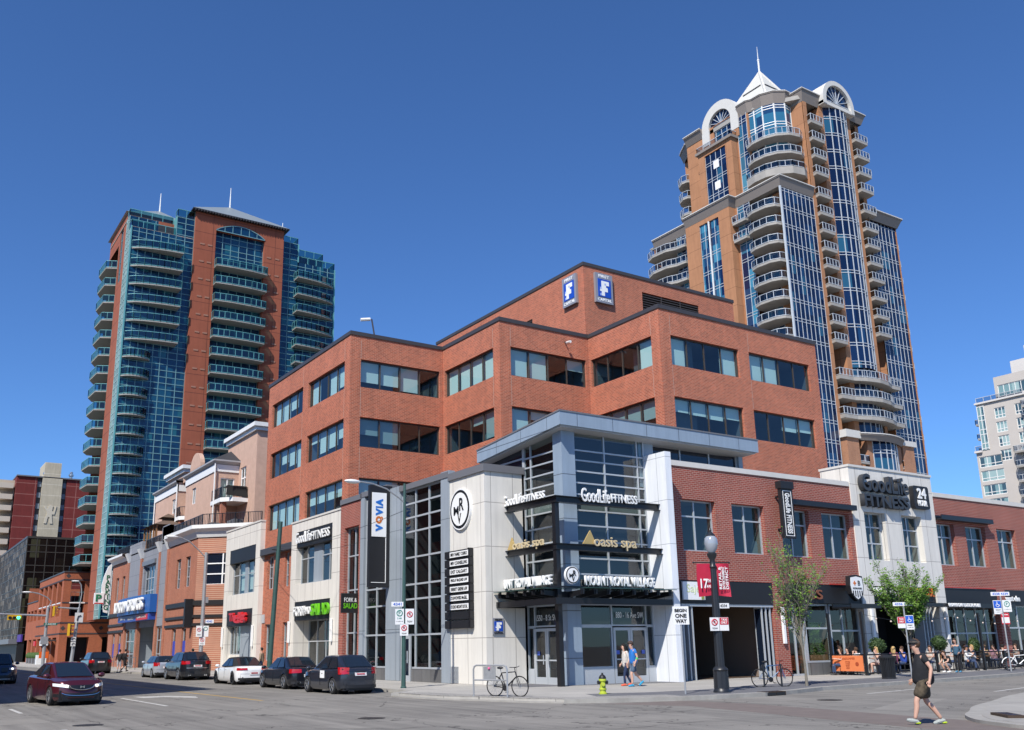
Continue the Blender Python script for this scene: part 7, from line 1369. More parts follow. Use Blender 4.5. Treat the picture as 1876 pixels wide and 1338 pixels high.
signal((18.45, sy2-.2, 6.5), 'yellow signal seen from the side on the short mast arm', False, None, (.2, 1, 0), 1.0); signal((20.35, sy2-.4, 4.3), 'vertical yellow signal hanging on the pole by the parkade', False, None, (.35, 1, 0), 1.2)
a = thing('direction_sign', 'white square sign with black arrow on the pole by the parkade', 'sign', (sx2+.2, sy2-.4, 5.7)); panel(a, (sx2+.3, sy2-.4, 5.75), .95, 1.15, SGW, 'panel', (1, 0, 0)); g = MB(); g.tube([(sx2+.1, sy2-.45, 5.4), (sx2+.2, sy2-.45, 5.9), (sx2+.5, sy2-.45, 6.0)], .06, 5); g.build('arrow', INK, a)
for z, lab in ((3.2, 'upper small white arrow sign low on the pole by the parkade'), (2.6, 'lower small white arrow sign low on the pole by the parkade')):
    a = thing('arrow_sign', lab, 'sign', (sx2, sy2-.35, z), 'small arrow signs on the signal pole'); panel(a, (sx2-.1, sy2-.35, z), .55, .5, SGW, 'panel', (1, 0, 0)); g = MB(); g.tube([(sx2-.25, sy2-.38, z-.1), (sx2-.1, sy2-.38, z+.12), (sx2+.1, sy2-.38, z)], .04, 5); g.build('arrow', INK, a)
t = thing('work_sign', 'small orange road work sign beyond the maroon sedan', 'road sign', (21, 132, 0)); panel(t, (18.6, 132, 1.35), 1.1, .8, mat('work_orange', (.75, .12, .01), .5), 'panel', (1, 0, 0)); MB().tube([(18.6, 132.1, 0), (18.6, 132.1, 1.2)], .04, 6).build('post', GALV, t)
# pavement by the parkade with planters
struct(MB().prism([(17.4, 124), (19, 122.8), (40, 122.8), (40, 150), (23.4, 152.6), (23.4, 320), (17.6, 320), (17.4, 127)], ZR-.05, 0).build('sidewalk', WALK))
for i in range(5):
    y = 168-3*i; t = thing('planter_box', ['farthest', 'second farthest', 'middle', 'second nearest', 'nearest'][i]+' of five square planters with clipped shrubs before the parkade', 'planter', (21.6, y, 0), 'planters before the parkade'); MB().box(21.2, 22.0, y-.4, y+.4, 0, .8).build('box', GCP, t); MB().ball((21.6, y, 1.15), .55, 10, 8).build('shrub', mat('clipped_leaf', (.05, .10, .02), .8, var=.4, vscale=9) if 'clipped_leaf' not in MATS else MATS['clipped_leaf'], t)
tag(MB().box(20.3, 21.6, 150.5, 151.5, 0, 1.3).build('utility_cabinet', WHT), 'plain white utility cabinet on the sidewalk before the parkade', 'cabinet')
# ================================================================ PATIO
PY0 = 30.4; pt = thing('patio_fence', 'low black metal patio fence with tall corner posts on the sidewalk', 'fence', (42, PY0, 0)); g = MB()
g.tube([(42, 32.6, 1.0), (42, PY0, 1.0), (66, PY0, 1.0)], .035, 4); g.tube([(42, 32.6, .12), (42, PY0, .12), (66, PY0, .12)], .03, 4); g.build('rail', BLK, pt)
for x, y, h in ((42, 32.4, 3.1), (42, PY0, 3.1), (44, PY0, 1), (46, PY0, 1), (48, PY0, 1), (50, PY0, 1), (52.4, PY0, 3.1), (54.5, PY0, 1), (56.5, PY0, 1), (58.6, PY0, 3.1), (61, PY0, 1), (64, PY0, 1)): MB().box(x-.06, x+.06, y-.06, y+.06, 0, h).build('post', BLK, pt)
g = MB()
x = 52.6
while x < 66: g.box(x, x+.02, PY0-.01, PY0+.01, .12, 1.0); x += .13
g.build('infill', BLK, pt)
t = thing('fence_banner', 'orange banner with brown print hung on the patio fence end', 'banner', (41.95, 31.4, .6)); MB().box(41.9, 41.93, 30.5, 32.3, .2, .96).build('cloth', mat('orange_cloth', (.70, .20, .07), .7, var=.06), t)
OI = mat('brown_ink', (.35, .06, .02), .6); text(t, 'Social', (41.89, 31.65, .82), 0, .2, OI, .002, 0, .35, .12); text(t, 'SUMMER', (41.89, 31.2, .82), 0, .2, OI, .002, 0, .5, .1); 
for i in range(5): text(t, ('OYSTERS', 'TACOS', 'BURGERS', 'PIZZA', 'BEER')[i], (41.89, 31.4, .66-.08*i), 0, .1, OI, .002, 0, .28-.02*i, .05)
for y in (31.95, 30.85): tag_ = MB(); disc(tag_, 0, 41.89, y, .55, .1, -.004, 0, 12); tag_.build('emblem', OI, t)
t = thing('string_lights', 'string of small bulbs hanging above the patio', 'string lights', (42, PY0, 2.4)); P0, P1 = Vector((42, PY0, 3.0)), Vector((66, PY0, 2.9)); g = MB(); q = MB(); pts = []
for i in range(61): s = i/60; p = P0+(P1-P0)*s; p.z -= .35*math.sin(math.pi*((s*3) % 1)); pts.append(p); (q.ball(tuple(p-up*.08), .045, 6, 5) if i % 3 == 0 else None)
g.tube(pts, .01, 4); g.build('wire', BLK, t); q.build('bulb', mat('small_bulb', (.75, .62, .55), .3), t)
# furniture: chairs and tables
def chair(x, y, yaw, label):
    t = thing('patio_chair', label, 'chair', (0, 0, 0), 'black chairs on the patio'); MB().box(-.22, .22, -.22, .22, .43, .47).build('seat', BLM, t); g = MB(); g.box(-.24, -.21, -.21, .21, .6, .9); g.build('backrest', BLM, t)
    for sx in (-.2, .2):
        for sy in (-.2, .2): MB().tube([(sx, sy, .9 if sx < 0 else .45), (sx*1.1, sy*1.05, 0)], .014, 5).build('leg', BLM, t)
    return place(t, (x, y, 0), yaw)
def table(x, y, label):
    t = thing('patio_table', label, 'table', (x, y, 0), 'tables on the patio'); MB().box(x-.35, x+.35, y-.35, y+.35, .72, .75).build('tabletop', WOOD, t); MB().tube([(x, y, .72), (x, y, .02)], .03, 6).build('column', BLM, t); MB().lathe([(.22, 0), (.22, .02), (.03, .04)], (x, y, 0), 12).build('base', BLM, t)
    return t
# topiary balls and plants
def leafball(name, c, r, label, n=900, mat_=None, cat='shrub', grp=None, sq=(1, 1, 1), pot=True, ls=.05):
    t = thing(name, label, cat, (c[0], c[1], 0), grp); g = MB(); rnd = random.Random(int(c[0]*100))
    for i in range(n):
        d = Vector((rnd.gauss(0, 1), rnd.gauss(0, 1), rnd.gauss(0, 1))).normalized(); p = Vector(c)+Vector((d.x*sq[0], d.y*sq[1], d.z*sq[2]))*r*rnd.uniform(.8, 1.05); a = Vector((rnd.gauss(0, 1), rnd.gauss(0, 1), rnd.gauss(0, 1))).normalized()*ls; b = d.cross(a).normalized()*ls*.6
        g.quad(p-a, p+b, p+a, p-b)
    f = g.build('foliage', mat_ or LEAFD, t); MB().ball(c, r*.8, 10, 8, sq).build('inner_foliage', mat_ or LEAFD, t)
    if pot: MB().lathe([(.16, 0), (.2, .4), (.2, .42)], (c[0], c[1], 0), 12).build('pot', GCP, t, True); MB().tube([(c[0], c[1], .4), (c[0], c[1], c[2])], .03, 6).build('stem', WOOD, t)
    return t
def leafmat(name, c1, c2, tr=.35):
    m, t, b = nodes(name); oi = N(t, 'ShaderNodeNewGeometry'); wn = N(t, 'ShaderNodeTexNoise', Scale=2.2, Detail=2.); t.links.new(oi.outputs['Position'], wn.inputs['Vector']); mx = N(t, 'ShaderNodeMixRGB'); mx.inputs[1].default_value = c4(c1); mx.inputs[2].default_value = c4(c2)
    mr = N(t, 'ShaderNodeMapRange'); mr.inputs['From Min'].default_value = .35; mr.inputs['From Max'].default_value = .65; t.links.new(wn.outputs['Fac'], mr.inputs['Value']); t.links.new(mr.outputs[0], mx.inputs[0]); t.links.new(mx.outputs[0], b.inputs['Base Color']); b.inputs['Roughness'].default_value = .6
    o = t.nodes['Material Output']; tl = N(t, 'ShaderNodeBsdfTranslucent'); t.links.new(mx.outputs[0], tl.inputs[0]); ms = N(t, 'ShaderNodeMixShader'); ms.inputs[0].default_value = tr; t.links.new(b.outputs[0], ms.inputs[1]); t.links.new(tl.outputs[0], ms.inputs[2]); t.links.new(ms.outputs[0], o.inputs[0]); return m
LEAFD = leafmat('dark_leaf', (.035, .07, .018), (.06, .11, .03), .1); LEAFY = leafmat('young_leaf', (.07, .17, .02), (.20, .35, .05), .3); LEAFV = leafmat('vine_leaf', (.06, .14, .015), (.14, .24, .03), .2)
leafball('topiary_ball', (gx(1608, 31.6, 1.2), 31.6, 1.42), .42, 'round clipped topiary left of the open restaurant front', grp='round topiaries on the patio'); leafball('topiary_ball', (gx(1722, 31.8, 1.2), 31.8, 1.5), .42, 'round clipped topiary behind the standing man in white', grp='round topiaries on the patio'); leafball('topiary_bush', (gx(1785, 32.0, 1.2), 32.0, 1.35), .32, 'smaller loose topiary beyond the man in the white top', grp='round topiaries on the patio', sq=(1, 1, 1.3))
# vine in the shop window
t = thing('window_plant', 'tall bright green climbing plant in a wooden trough behind the shop window', 'plant', (42.1, 33.6, .6)); g = MB(); rnd = random.Random(5)
for i in range(1500):
    h = rnd.random(); w_ = .55+.25*math.sin(h*7); p = Vector((42.15+rnd.uniform(-w_, w_)*.75, 33.45+rnd.uniform(-.15, .2), .9+h*1.75)); a = Vector((rnd.gauss(0, 1), rnd.gauss(0, .4), rnd.gauss(0, 1))).normalized()*.075; b = Vector((a.z, .3*a.x, -a.x))*.6; g.quad(p-a, p+b, p+a, p-b)
g.build('leaves', LEAFV, t); MB().box(41.1, 42.85, 33.3, 33.75, .62, 1.0).build('trough', WOOD, t)
# ================================================================ YOUNG TREES
def tree(x, y, h, label, seed, spread, nl, c0=1.25, lean=-.06, dens=1.):
    rnd = random.Random(seed); t = thing('young_tree', label, 'tree', (x, y, 0), 'young street trees'); g = MB(); tips = []
    trunk = [Vector((x+lean*z*1.0+.02*math.sin(z*3), y+.02*math.cos(z*2.3), z)) for z in (0, .4, .8, 1.2, 1.6, 2.0)]; g.tube(trunk, [.062, .05, .045, .04, .036, .03], 8)
    def br(p, d, L, r, lv):
        n = 4; pts = [p]; q = p
        for i in range(n): d = (d+Vector((rnd.gauss(0, .10), rnd.gauss(0, .10), .10))).normalized(); q = q+d*L/n; pts.append(q)
        g.tube(pts, [r*(1-.17*i) for i in range(n+1)], 5)
        if lv == 0: tips.extend(pts[1:]); return
        for i in range(1, n+1):
            for k in range(2 if lv > 1 else 3):
                a = rnd.uniform(0, 2*math.pi); dd = (d+Vector((math.cos(a), math.sin(a), .15))*.62).normalized(); br(pts[i], dd, L*rnd.uniform(.32, .5), r*.5, lv-1)
        if lv == 1: tips.extend(pts[2:])
    for i in range(9):
        a = 2*math.pi*i/9+rnd.uniform(-.3, .3); z = c0+.10*i; p = Vector((x+lean*z, y, z)); tilt = rnd.uniform(.22, .5)*spread; br(p, Vector((math.cos(a)*tilt, math.sin(a)*tilt, 1)).normalized(), (h-z)*rnd.uniform(.62, .95), .022, 2)
    br(trunk[-1], Vector((lean, 0, 1)), (h-2)*.9, .03, 2)
    g.build('trunk', mat('young_bark', (.20, .18, .145), .9, var=.2, vscale=12) if 'young_bark' not in MATS else MATS['young_bark'], t)
    lf = MB()
    for i in range(nl):
        p = rnd.choice(tips)+Vector((rnd.gauss(0, .06), rnd.gauss(0, .06), rnd.gauss(0, .06))); a = Vector((rnd.gauss(0, 1), rnd.gauss(0, 1), rnd.gauss(0, 1))).normalized()*rnd.uniform(.04, .07); b = a.orthogonal().normalized()*rnd.uniform(.025, .042); lf.quad(p-a, p+b, p+a, p-b)
    lf.build('crown', LEAFY, t); return t
tree(31.17, 25.31, 4.6, 'thin young tree with sparse yellow green leaves in front of the brick pier', 3, .66, 2300, 1.15)
tree(40.9, 27.1, 4.25, 'young tree with denser green crown in front of the restaurant entrance', 11, 1.35, 11000, 1.15, .02)
# ================================================================ CARS
PI = math.pi; NR = 3.4
TYRE = MATS.get('tyre_rubber') or mat('tyre_rubber', (.015, .015, .016), .8)
RIMS = mat('alloy_rim', (.52, .53, .55), .28, .8); RIMB = mat('black_rim', (.02, .02, .022), .3, .5)
CGL = mat('car_glass', (.012, .018, .026), .03, spec=.8); CGB = mat('car_glass_blue', (.02, .05, .09), .03, spec=.9); TAIL = mat('tail_lamp_red', (.42, .008, .012), .12, coat=1); HEADL = mat('head_lamp', (.75, .78, .8), .1, coat=1); CHR = mat('chrome', (.7, .7, .72), .12, 1.0); PLT = mat('number_plate', (.65, .62, .62), .5)
def paint(name, c, metal=.3): return mat(name, c, .32, metal, coat=1.0)
def car(label, pm, L, W, Ht, wb, wr, hood, belt, trunk, gh, loc, yaw, rim=None, rear=False, roofm=None, blue=False, wide=.985, hatch=False, suv=False, extras=None, lit=False, group='parked cars along the kerb'):
    """x forward. gh = rear base x, rear top x, front top x, front base x"""
    t = thing('parked_car' if group else 'car', label, 'car', (0, 0, 0), group)
    hl = L/2; n = 64; nf, nr_ = 3.0, NR; xs = [-hl+L*i/n for i in range(n+1)]; xs[0] += .001
    xs = sorted(set(xs+[-hl+.02, -hl+.05, hl-.02, hl-.05, hl-.09])); fo = .93*hl-.05; fx, rx = wb/2+(.02*hl), -wb/2; gc = .16 if not suv else .21
    def hw(x):
        if x > hl-1.0: u = (x-(hl-1.0))/1.0; return W/2*max(0, (1-min(u, 1)**nf))**(1/nf)
        if x < -hl+.7: u = (-hl+.7-x)/.7; return W/2*max(0, (1-min(u, 1)**nr_))**(1/nr_)
        return W/2
    rb, rt_, ft, fb = gh
    def top(x):
        if x > fb:
            u = (x-fb)/(hl-fb); return hood+(belt-hood)*(1-u)**1.2*.9 if u < .72 else (hood+(belt-hood)*.2)*(1-.55*((u-.72)/.28)**2)+.02
        if x < rb:
            u = (rb-x)/(rb+hl+.001); return trunk-(.03*u+(.18*(max(u-.8, 0)/.2)**2 if not hatch else .1*max(u-.5, 0)))
        s = (x-rb)/(fb-rb); return trunk+(belt-trunk)*min(1, s*1.5)
    R1 = wr+.055
    def arch(x):
        z = 0
        for c in (fx, rx):
            if abs(x-c) < R1: z = max(z, wr+math.sqrt(R1*R1-(x-c)**2))
        return z
    prof = [(.90, 0), (.985, .12), (1.0, .42), (.99, .72), (.955, .93), (.86, 1.0), (.5, 1.025), (0, 1.03)]
    def bodysec(x):
        w = hw(x); zt = top(x); zb = gc+(.10*max(0, (x-hl+.5)/.5) if x > 0 else .12*max(0, (-hl+.4-x)/.4)); a = arch(x); out = []
        for i, (f, h) in enumerate(prof):
            z = zb+(zt-zb)*h
            if i < 5: z = max(z, min(a, zt*.93)+.0006*i)
            out.append((w*f, z))
        return out
    g = MB(); k = len(prof); secs = [bodysec(x) for x in xs]
    for x, s in zip(xs, secs): g.v += [(x, y, z) for y, z in s]+[(x, -y, z) for y, z in s]
    for i in range(len(xs)-1):
        A, B = i*2*k, (i+1)*2*k
        for j in range(k-1): g.f.append((A+j, B+j, B+j+1, A+j+1)); g.f.append((A+k+j, A+k+j+1, B+k+j+1, B+k+j))
    for A, r in ((0, False), ((len(xs)-1)*2*k, True)):
        f = [A+j for j in range(k)]+[A+k+j for j in range(k-1, -1, -1)]; g.f.append(tuple(f if r else f[::-1]))
    body = g.build('body', pm, t, True, angle=40)
    u = MB(); u.box(-hl+.12, hl-.15, -W/2*.80, W/2*.80, gc-.02, .52); u.box(-hl+.05, hl-.06, -W/2*.7, W/2*.7, gc+.02, .4); u.build('underbody', BLM, t)
    # greenhouse
    wbs, wtp = W/2*.90, W/2*(.67 if not suv else .70); zr = Ht-.035
    st = [(rb, 0), (rt_, 1), ((rt_+ft)/2, 1.0), (ft, 1), (fb, 0)]
    def gs(x, up_):
        zb_ = top(max(min(x, fb), rb))-.02; return [(wbs*(1 if up_ else .97), zb_), (wtp if up_ else wbs*.86, zr if up_ else zb_+.015), (wtp*.86 if up_ else wbs*.8, zr+.032 if up_ else zb_+.02), (0, zr+.055 if up_ else zb_+.03)]
    g = MB(); G = [[(x, y, z) for y, z in gs(x, v)] for x, v in st]; mid = (rt_+ft)/2
    for q in G[2]: pass
    G[2] = [(x, y, z+(.018 if i else 0)) for i, (x, y, z) in enumerate(G[2])]
    for s in (1, -1):
        for a, b in zip(G, G[1:]):
            for j in range(3):
                q = [(p[0], p[1]*s, p[2]) for p in (a[j], b[j], b[j+1], a[j+1])]; g.quad(*(q if s > 0 else q[::-1]))
    g.build('roof', roofm or pm, t, True, angle=25)
    gm = CGB if blue else CGL
    def ov(q, u0, u1, v0, v1, nm, m, o=.007):
        q = [Vector(p) for p in q]; P = lambda u, v: (q[0]*(1-u)+q[1]*u)*(1-v)+(q[3]*(1-u)+q[2]*u)*v; nn = (q[1]-q[0]).cross(q[3]-q[0]).normalized(); c = (q[0]+q[2])/2
        if nn.dot(c-Vector((0, 0, belt*.8))) < 0: nn = -nn
        mb = MB(); mb.quad(*[tuple(P(a, b)+nn*o) for a, b in ((u0, v0), (u1, v0), (u1, v1), (u0, v1))]); return mb.build(nm, m, t)
    for s in (1, -1):
        m_ = lambda p: (p[0], p[1]*s, p[2])
        A, B, C, D, E = [[m_(p) for p in r] for r in G]
        # windows: rear quarter, rear door, front door
        x0, x1 = rb+(rt_-rb)*.45, fb-(fb-ft)*.40
        def sq(a, b, ta, tb):
            """side quad between x a..b at base and ta..tb at roof"""
            zb_ = lambda x: top(x)+.035; yb = wbs*.995; yt = wtp+.02; return [(a, yb*s, zb_(a)), (b, yb*s, zb_(b)), (tb, yt*s, zr-.04), (ta, yt*s, zr-.04)]
        md = (rt_+ft)/2-.05; Q = []
        ov(sq(x0+.05, md-.04, rt_+.06, md-.04), 0, 1, 0, 1, 'side_window', gm, .014); ov(sq(md+.04, x1, md+.04, ft-.02), 0, 1, 0, 1, 'side_window', gm, .014)
        if suv or hatch: pass
    mir = lambda r: [(p[0], -p[1], p[2]) for p in r]
    D, E, A, B = G[3], G[4], G[0], G[1]
    def wide_glass(lo, hi, nm):
        mb = MB(); pts = []
        for r, f in ((lo, .12), (hi, .93)): pass
        lo_ = [Vector(p) for p in (lo[2], lo[3])]; hi_ = [Vector(p) for p in (hi[2], hi[3])]; off = Vector((.02 if lo[0][0] > 0 else -.02, 0, .012))
        def pt(s, v, e): a = lo_[e].lerp(hi_[e], v); return Vector((a.x, a.y*s*(.97 if not (hatch and lo[0][0] < 0) else .90), a.z))+off
        va, vb = (.10, .86) if (hatch and lo[0][0] < 0) else (.05, .93)
        for s in (1, -1):
            q = [pt(s, va, 0), pt(s, va, 1), pt(s, vb, 1), pt(s, vb, 0)]; mb.quad(*[tuple(p) for p in (q if s > 0 else q[::-1])])
        return mb.build(nm, gm, t, True)
    wide_glass(E, D, 'windscreen'); wide_glass(A, B, 'rear_window')
    # wheels
    for x in (fx, rx):
        for s in (1, -1):
            y = s*(W/2-.10); mb = MB(); c = [(wr-.13, -.10), (wr-.03, -.105), (wr, -.07), (wr, .07), (wr-.03, .105), (wr-.13, .10)]; b = 0; nn = 28
            for r, yy in c:
                for q in range(nn): a = 2*math.pi*q/nn; mb.v.append((x+r*math.cos(a), y+yy*s, wr+r*math.sin(a)))
            for i in range(5):
                for q in range(nn): j = (q+1) % nn; mb.f.append((i*nn+q, i*nn+j, (i+1)*nn+j, (i+1)*nn+q))
            w_ = mb.build('wheel', TYRE, t, True); mb = MB(); ro = wr-.12
            mb.tube([(x, y+s*.02, wr), (x, y+s*.055, wr)], ro, 24); disc_ = mb.build('wheel_disc', BLM, w_); mb = MB()
            mb.tube([(x+(ro+.004)*math.cos(2*math.pi*q/24), y+s*.10, wr+(ro+.004)*math.sin(2*math.pi*q/24)) for q in range(25)], .014, 5, False); mb.tube([(x, y+s*.06, wr), (x, y+s*.10, wr)], .045, 10)
            for q in range(5):
                for e in (-.12, .12): a = 2*math.pi*q/5+.3; mb.tube([(x+.04*math.cos(a+e*4), y+s*.095, wr+.04*math.sin(a+e*4)), (x+ro*math.cos(a+e), y+s*.095, wr+ro*math.sin(a+e))], .014, 4)
            mb.build('rim', rim or RIMS, w_, True)
            mb = MB(); mb.tube([(x, s*(W/2-.62), wr), (x, s*(W/2-.16), wr)], R1-.012, 20); mb.build('wheel_well', BLK, t)
    for s in (1, -1): mb = MB(); mb.ball((fb-.12, s*(W/2+.06), belt+.07), .13, 10, 8, (.7, 1, .65)); mb.build('mirror', pm, t, True)
    # ends
    def yx(y, front=True, dx=.012):
        if front: return hl-1.0+1.0*max(0, 1-(abs(y)/(W/2))**nf)**(1/nf)+dx
        return -(hl-.7+.7*max(0, 1-(abs(y)/(W/2))**nr_)**(1/nr_)+dx)
    def strip(y0, y1, z0, z1, nm, m, front=True, dx=.012, n_=10, z0b=None, z1b=None):
        mb = MB(); pr = None
        for i in range(n_+1):
            f = i/n_; y = y0+(y1-y0)*f; x = yx(y, front, dx); a = z0+((z0b if z0b is not None else z0)-z0)*f; b = z1+((z1b if z1b is not None else z1)-z1)*f; cur = ((x, y, a), (x-(.04 if front else -.04)*(b > hood*.86), y, b))
            if pr: mb.quad(pr[0], cur[0], cur[1], pr[1])
            pr = cur
        return mb.build(nm, m, t)
    W2 = W/2
    if extras: extras(t, strip, yx, W2, hl, top, pm)
    place(t, loc, yaw); return t
def rear_std(tl=(.45, .93, .72, .9), plate_z=.78, tz=None, dual=False, bump=True, chrome=False, white=False, slim=False):
    def f(t, strip, yx, W2, hl, top, pm):
        a, b, z0, z1 = tl
        for s in (1, -1): strip(s*W2*a, s*W2*b, z0, z1, 'tail_lamp', TAIL, False, .02, 8, z0-.02, z1+.01); 
        hwf = lambda x: W2*max(0, 1-(max(-hl+.7-x, 0)/.7)**NR)**(1/NR)
        for s in (1, -1):
            mb = MB(); pr = None
            for i in range(5):
                x = -hl+.03+.07*i; y = s*(hwf(x)*1.0+.012); cur = ((x, y, z0-.02), (x, y*.985, z1))
                if pr: mb.quad(pr[0], cur[0], cur[1], pr[1])
                pr = cur
            mb.build('tail_lamp', TAIL, t)
        strip(-.26, .26, plate_z-.08, plate_z+.08, 'licence_plate', PLT, False, .03, 2); strip(-.18, .18, plate_z-.03, plate_z+.03, 'plate_text', TAIL, False, .034, 2)
        if bump: strip(-W2*.9, W2*.9, .24, .36, 'lower_bumper', BLM, False, .015, 12)
        if chrome: strip(-W2*.7, W2*.7, plate_z-.16, plate_z-.12, 'chrome_strip', CHR, False, .022, 10)
        strip(-W2*.9, W2*.9, .555, .565, 'bumper_gap', BLK, False, .008, 12)
        for s in (1, -1):
            for x in (-.05, .95): mb = MB(); mb.box(x-.006, x+.006, s*(W2+.002)-.004, s*(W2+.002)+.004, .32, .86); mb.build('door_gap', BLK, t)
            for x in (.12, 1.02-.95+.95): pass
            for x in (-.30, .72): mb = MB(); mb.ball((x, s*(W2+.01), .80), .09, 8, 6, (1, .25, .2)); mb.build('door_handle', pm, t, True)
        if dual:
            for y in (-.55, -.45, .45, .55): mb = MB(); mb.tube([(-hl+.02, y, .30), (-hl-.03, y, .30)], .045, 10); mb.build('exhaust', CHR, t)
    return f
def front_civic(t, strip, yx, W2, hl, top, pm):
    for s in (1, -1): strip(s*W2*.50, s*W2*.97, .60, .70, 'headlight', HEADL, True, .015, 10, .66, .76); mb = MB(); mb.ball((yx(s*W2*.58)-.0, s*W2*.58, .655), .055, 8, 6, (.5, 1, .8)); mb.build('lit_lamp', mat('lit_headlamp', (1, .8, .55), .3, emit=2.5) if 'lit_headlamp' not in MATS else MATS['lit_headlamp'], t, True)
    strip(-W2*.48, W2*.48, .56, .69, 'grille', BLK, True, .014, 14); 
    mb = MB(); mb.tube([(yx(y, True, .02), y, .70-.17*(1-(abs(y)/(W2*.5))**2)**.5) for y in [W2*.5*(i/12*2-1) for i in range(13)]], .018, 5); mb.build('chrome_trim', CHR, t, True)
    strip(-.07, -.04, .585, .665, 'emblem', CHR, True, .03, 1); strip(.04, .07, .585, .665, 'emblem', CHR, True, .03, 1); strip(-.04, .04, .615, .635, 'emblem', CHR, True, .03, 1)
    strip(-W2*.72, W2*.72, .29, .42, 'lower_intake', BLK, True, .014, 14); mb = MB(); mb.tube([(yx(y, True, .03), y, .43-.09*(1-(abs(y)/(W2*.72))**2)**.5) for y in [W2*.72*(i/12*2-1) for i in range(13)]], .013, 5); mb.build('chrome_trim', CHR, t, True)
    for s in (1, -1): strip(s*W2*.76, s*W2*.95, .30, .40, 'fog_recess', BLK, True, .014, 5)
    for s in (1, -1):
        for x in (-.25, .8): mb = MB(); mb.box(x-.006, x+.006, s*(W2+.002)-.004, s*(W2+.002)+.004, .30, .84); mb.build('door_gap', BLK, t)
def front_suv(t, strip, yx, W2, hl, top, pm):
    for s in (1, -1): strip(s*W2*.48, s*W2*.95, .82, .94, 'headlight', HEADL, True, .015, 10, .86, .97); mb = MB(); mb.ball((yx(s*W2*.66), s*W2*.66, .89), .06, 8, 6, (.5, 1, .8)); mb.build('lit_lamp', mat('lit_headlamp_white', (1, .97, .9), .3, emit=3) if 'lit_headlamp_white' not in MATS else MATS['lit_headlamp_white'], t, True)
    for s in (1, -1): strip(s*.04, s*W2*.40, .72, .95, 'grille', BLK, True, .014, 5)
    strip(-W2*.6, W2*.6, .36, .52, 'lower_intake', BLK, True, .014, 12); strip(-W2*.8, W2*.8, .27, .33, 'silver_trim', GALV, True, .014, 12)
ZC = ZR+.004; K = 1.0765
# hatchback nearest
def hatch_ex(t, strip, yx, W2, hl, top, pm):
    rear_std((.62, .97, .80, 1.05), .80)(t, strip, yx, W2, hl, top, pm); strip(-.6, .6, .905, .94, 'trim', pm, False, .02, 6); mb = MB(); mb.box(-.55, .15-.25, W2+.012, W2+.02, .62, .92); mb.build('white_placard', WHP, t)
car('dark grey hatchback with a white card on its door, nearest of the parked cars', paint('hatch_paint', (.022, .026, .038)), 4.35, 1.76, 1.52, 2.60, .32, .84, .94, 1.00, (-2.06, -1.25, .0, 1.15), (17.0, 38.1, ZC), PI/2, extras=hatch_ex, hatch=True)
car('black saloon with silver wheels parked between the grey hatchback and the white convertible', paint('saloon_paint', (.010, .012, .018)), 4.75, 1.82, 1.43, 2.81, .33, .80, .90, .97, (-1.65, -.90, .25, 1.15), (17.35, 44.55, ZC), PI/2, extras=rear_std((.42, .95, .74, .90), .62, dual=True))
car('white convertible with black soft top and black wheels', paint('white_car_paint', (.78, .79, .80), 0), 4.69, 1.81, 1.40, 2.84, .335, .78, .90, .95, (-1.60, -.75, .20, 1.10), (17.4, 52.2, ZC), PI/2, rim=RIMB, roofm=mat('soft_top', (.015, .015, .017), .85), extras=rear_std((.42, .95, .76, .86), .60, dual=True))
car('black sport utility car with red tail lamps and chrome strip behind the white convertible', paint('suv_paint', (.012, .014, .02)), 4.85, 1.93, 1.70, 2.90, .37, 1.0, 1.12, 1.18, (-2.30, -1.60, .25, 1.25), (17.45, 62.9, ZC), PI/2, suv=True, hatch=True, extras=rear_std((.50, .97, .98, 1.16), .88, chrome=True, dual=True))
def mini_ex(t, strip, yx, W2, hl, top, pm): rear_std((.72, .97, .80, 1.02), .72)(t, strip, yx, W2, hl, top, pm)
car('small silver hatchback with black roof, farthest of the parked cars', paint('mini_paint', (.42, .45, .50)), 3.95, 1.72, 1.45, 2.52, .31, .86, .97, 1.02, (-1.85, -1.45, .30, 1.0), (17.4, 69.6, ZC), PI/2, roofm=paint('mini_roof', (.02, .03, .05)), hatch=True, extras=mini_ex)
car('dark sport utility car seen from behind, standing by the drugstore kerb beyond the maroon sedan', paint('dark_suv_paint', (.012, .012, .014)), 4.8, 1.9, 1.75, 2.85, .37, 1.0, 1.14, 1.2, (-2.25, -1.65, .3, 1.2), (16.6, 88.2, ZC), PI/2, suv=True, hatch=True, group=None, extras=rear_std((.78, .97, .90, 1.12), .98))
car('maroon sedan with chrome grille and lit headlights driving towards the crossing', paint('maroon_paint', (.085, .010, .018), .4), 4.5, 1.76, 1.44, 2.67, .32, .80, .93, .98, (-1.85, -.85, .30, 1.30), (6.25, 38.6, ZC), -PI/2+.10, group=None, extras=front_civic)
car('dark blue sport utility car with bright headlights cut by the left edge', paint('blue_suv_paint', (.012, .025, .06), .4), 4.9, 1.95, 1.76, 2.93, .38, 1.02, 1.12, 1.16, (-2.25, -1.7, .25, 1.15), (6.75, 66.5, ZC), -PI/2, suv=True, group=None, extras=front_suv)
car('grey car passing beyond the far crossing', paint('far_car_paint', (.10, .11, .13)), 4.5, 1.8, 1.5, 2.7, .33, .85, .95, .97, (-1.9, -1.2, .3, 1.2), (9.3, 141, ZC), -PI/2, group=None)
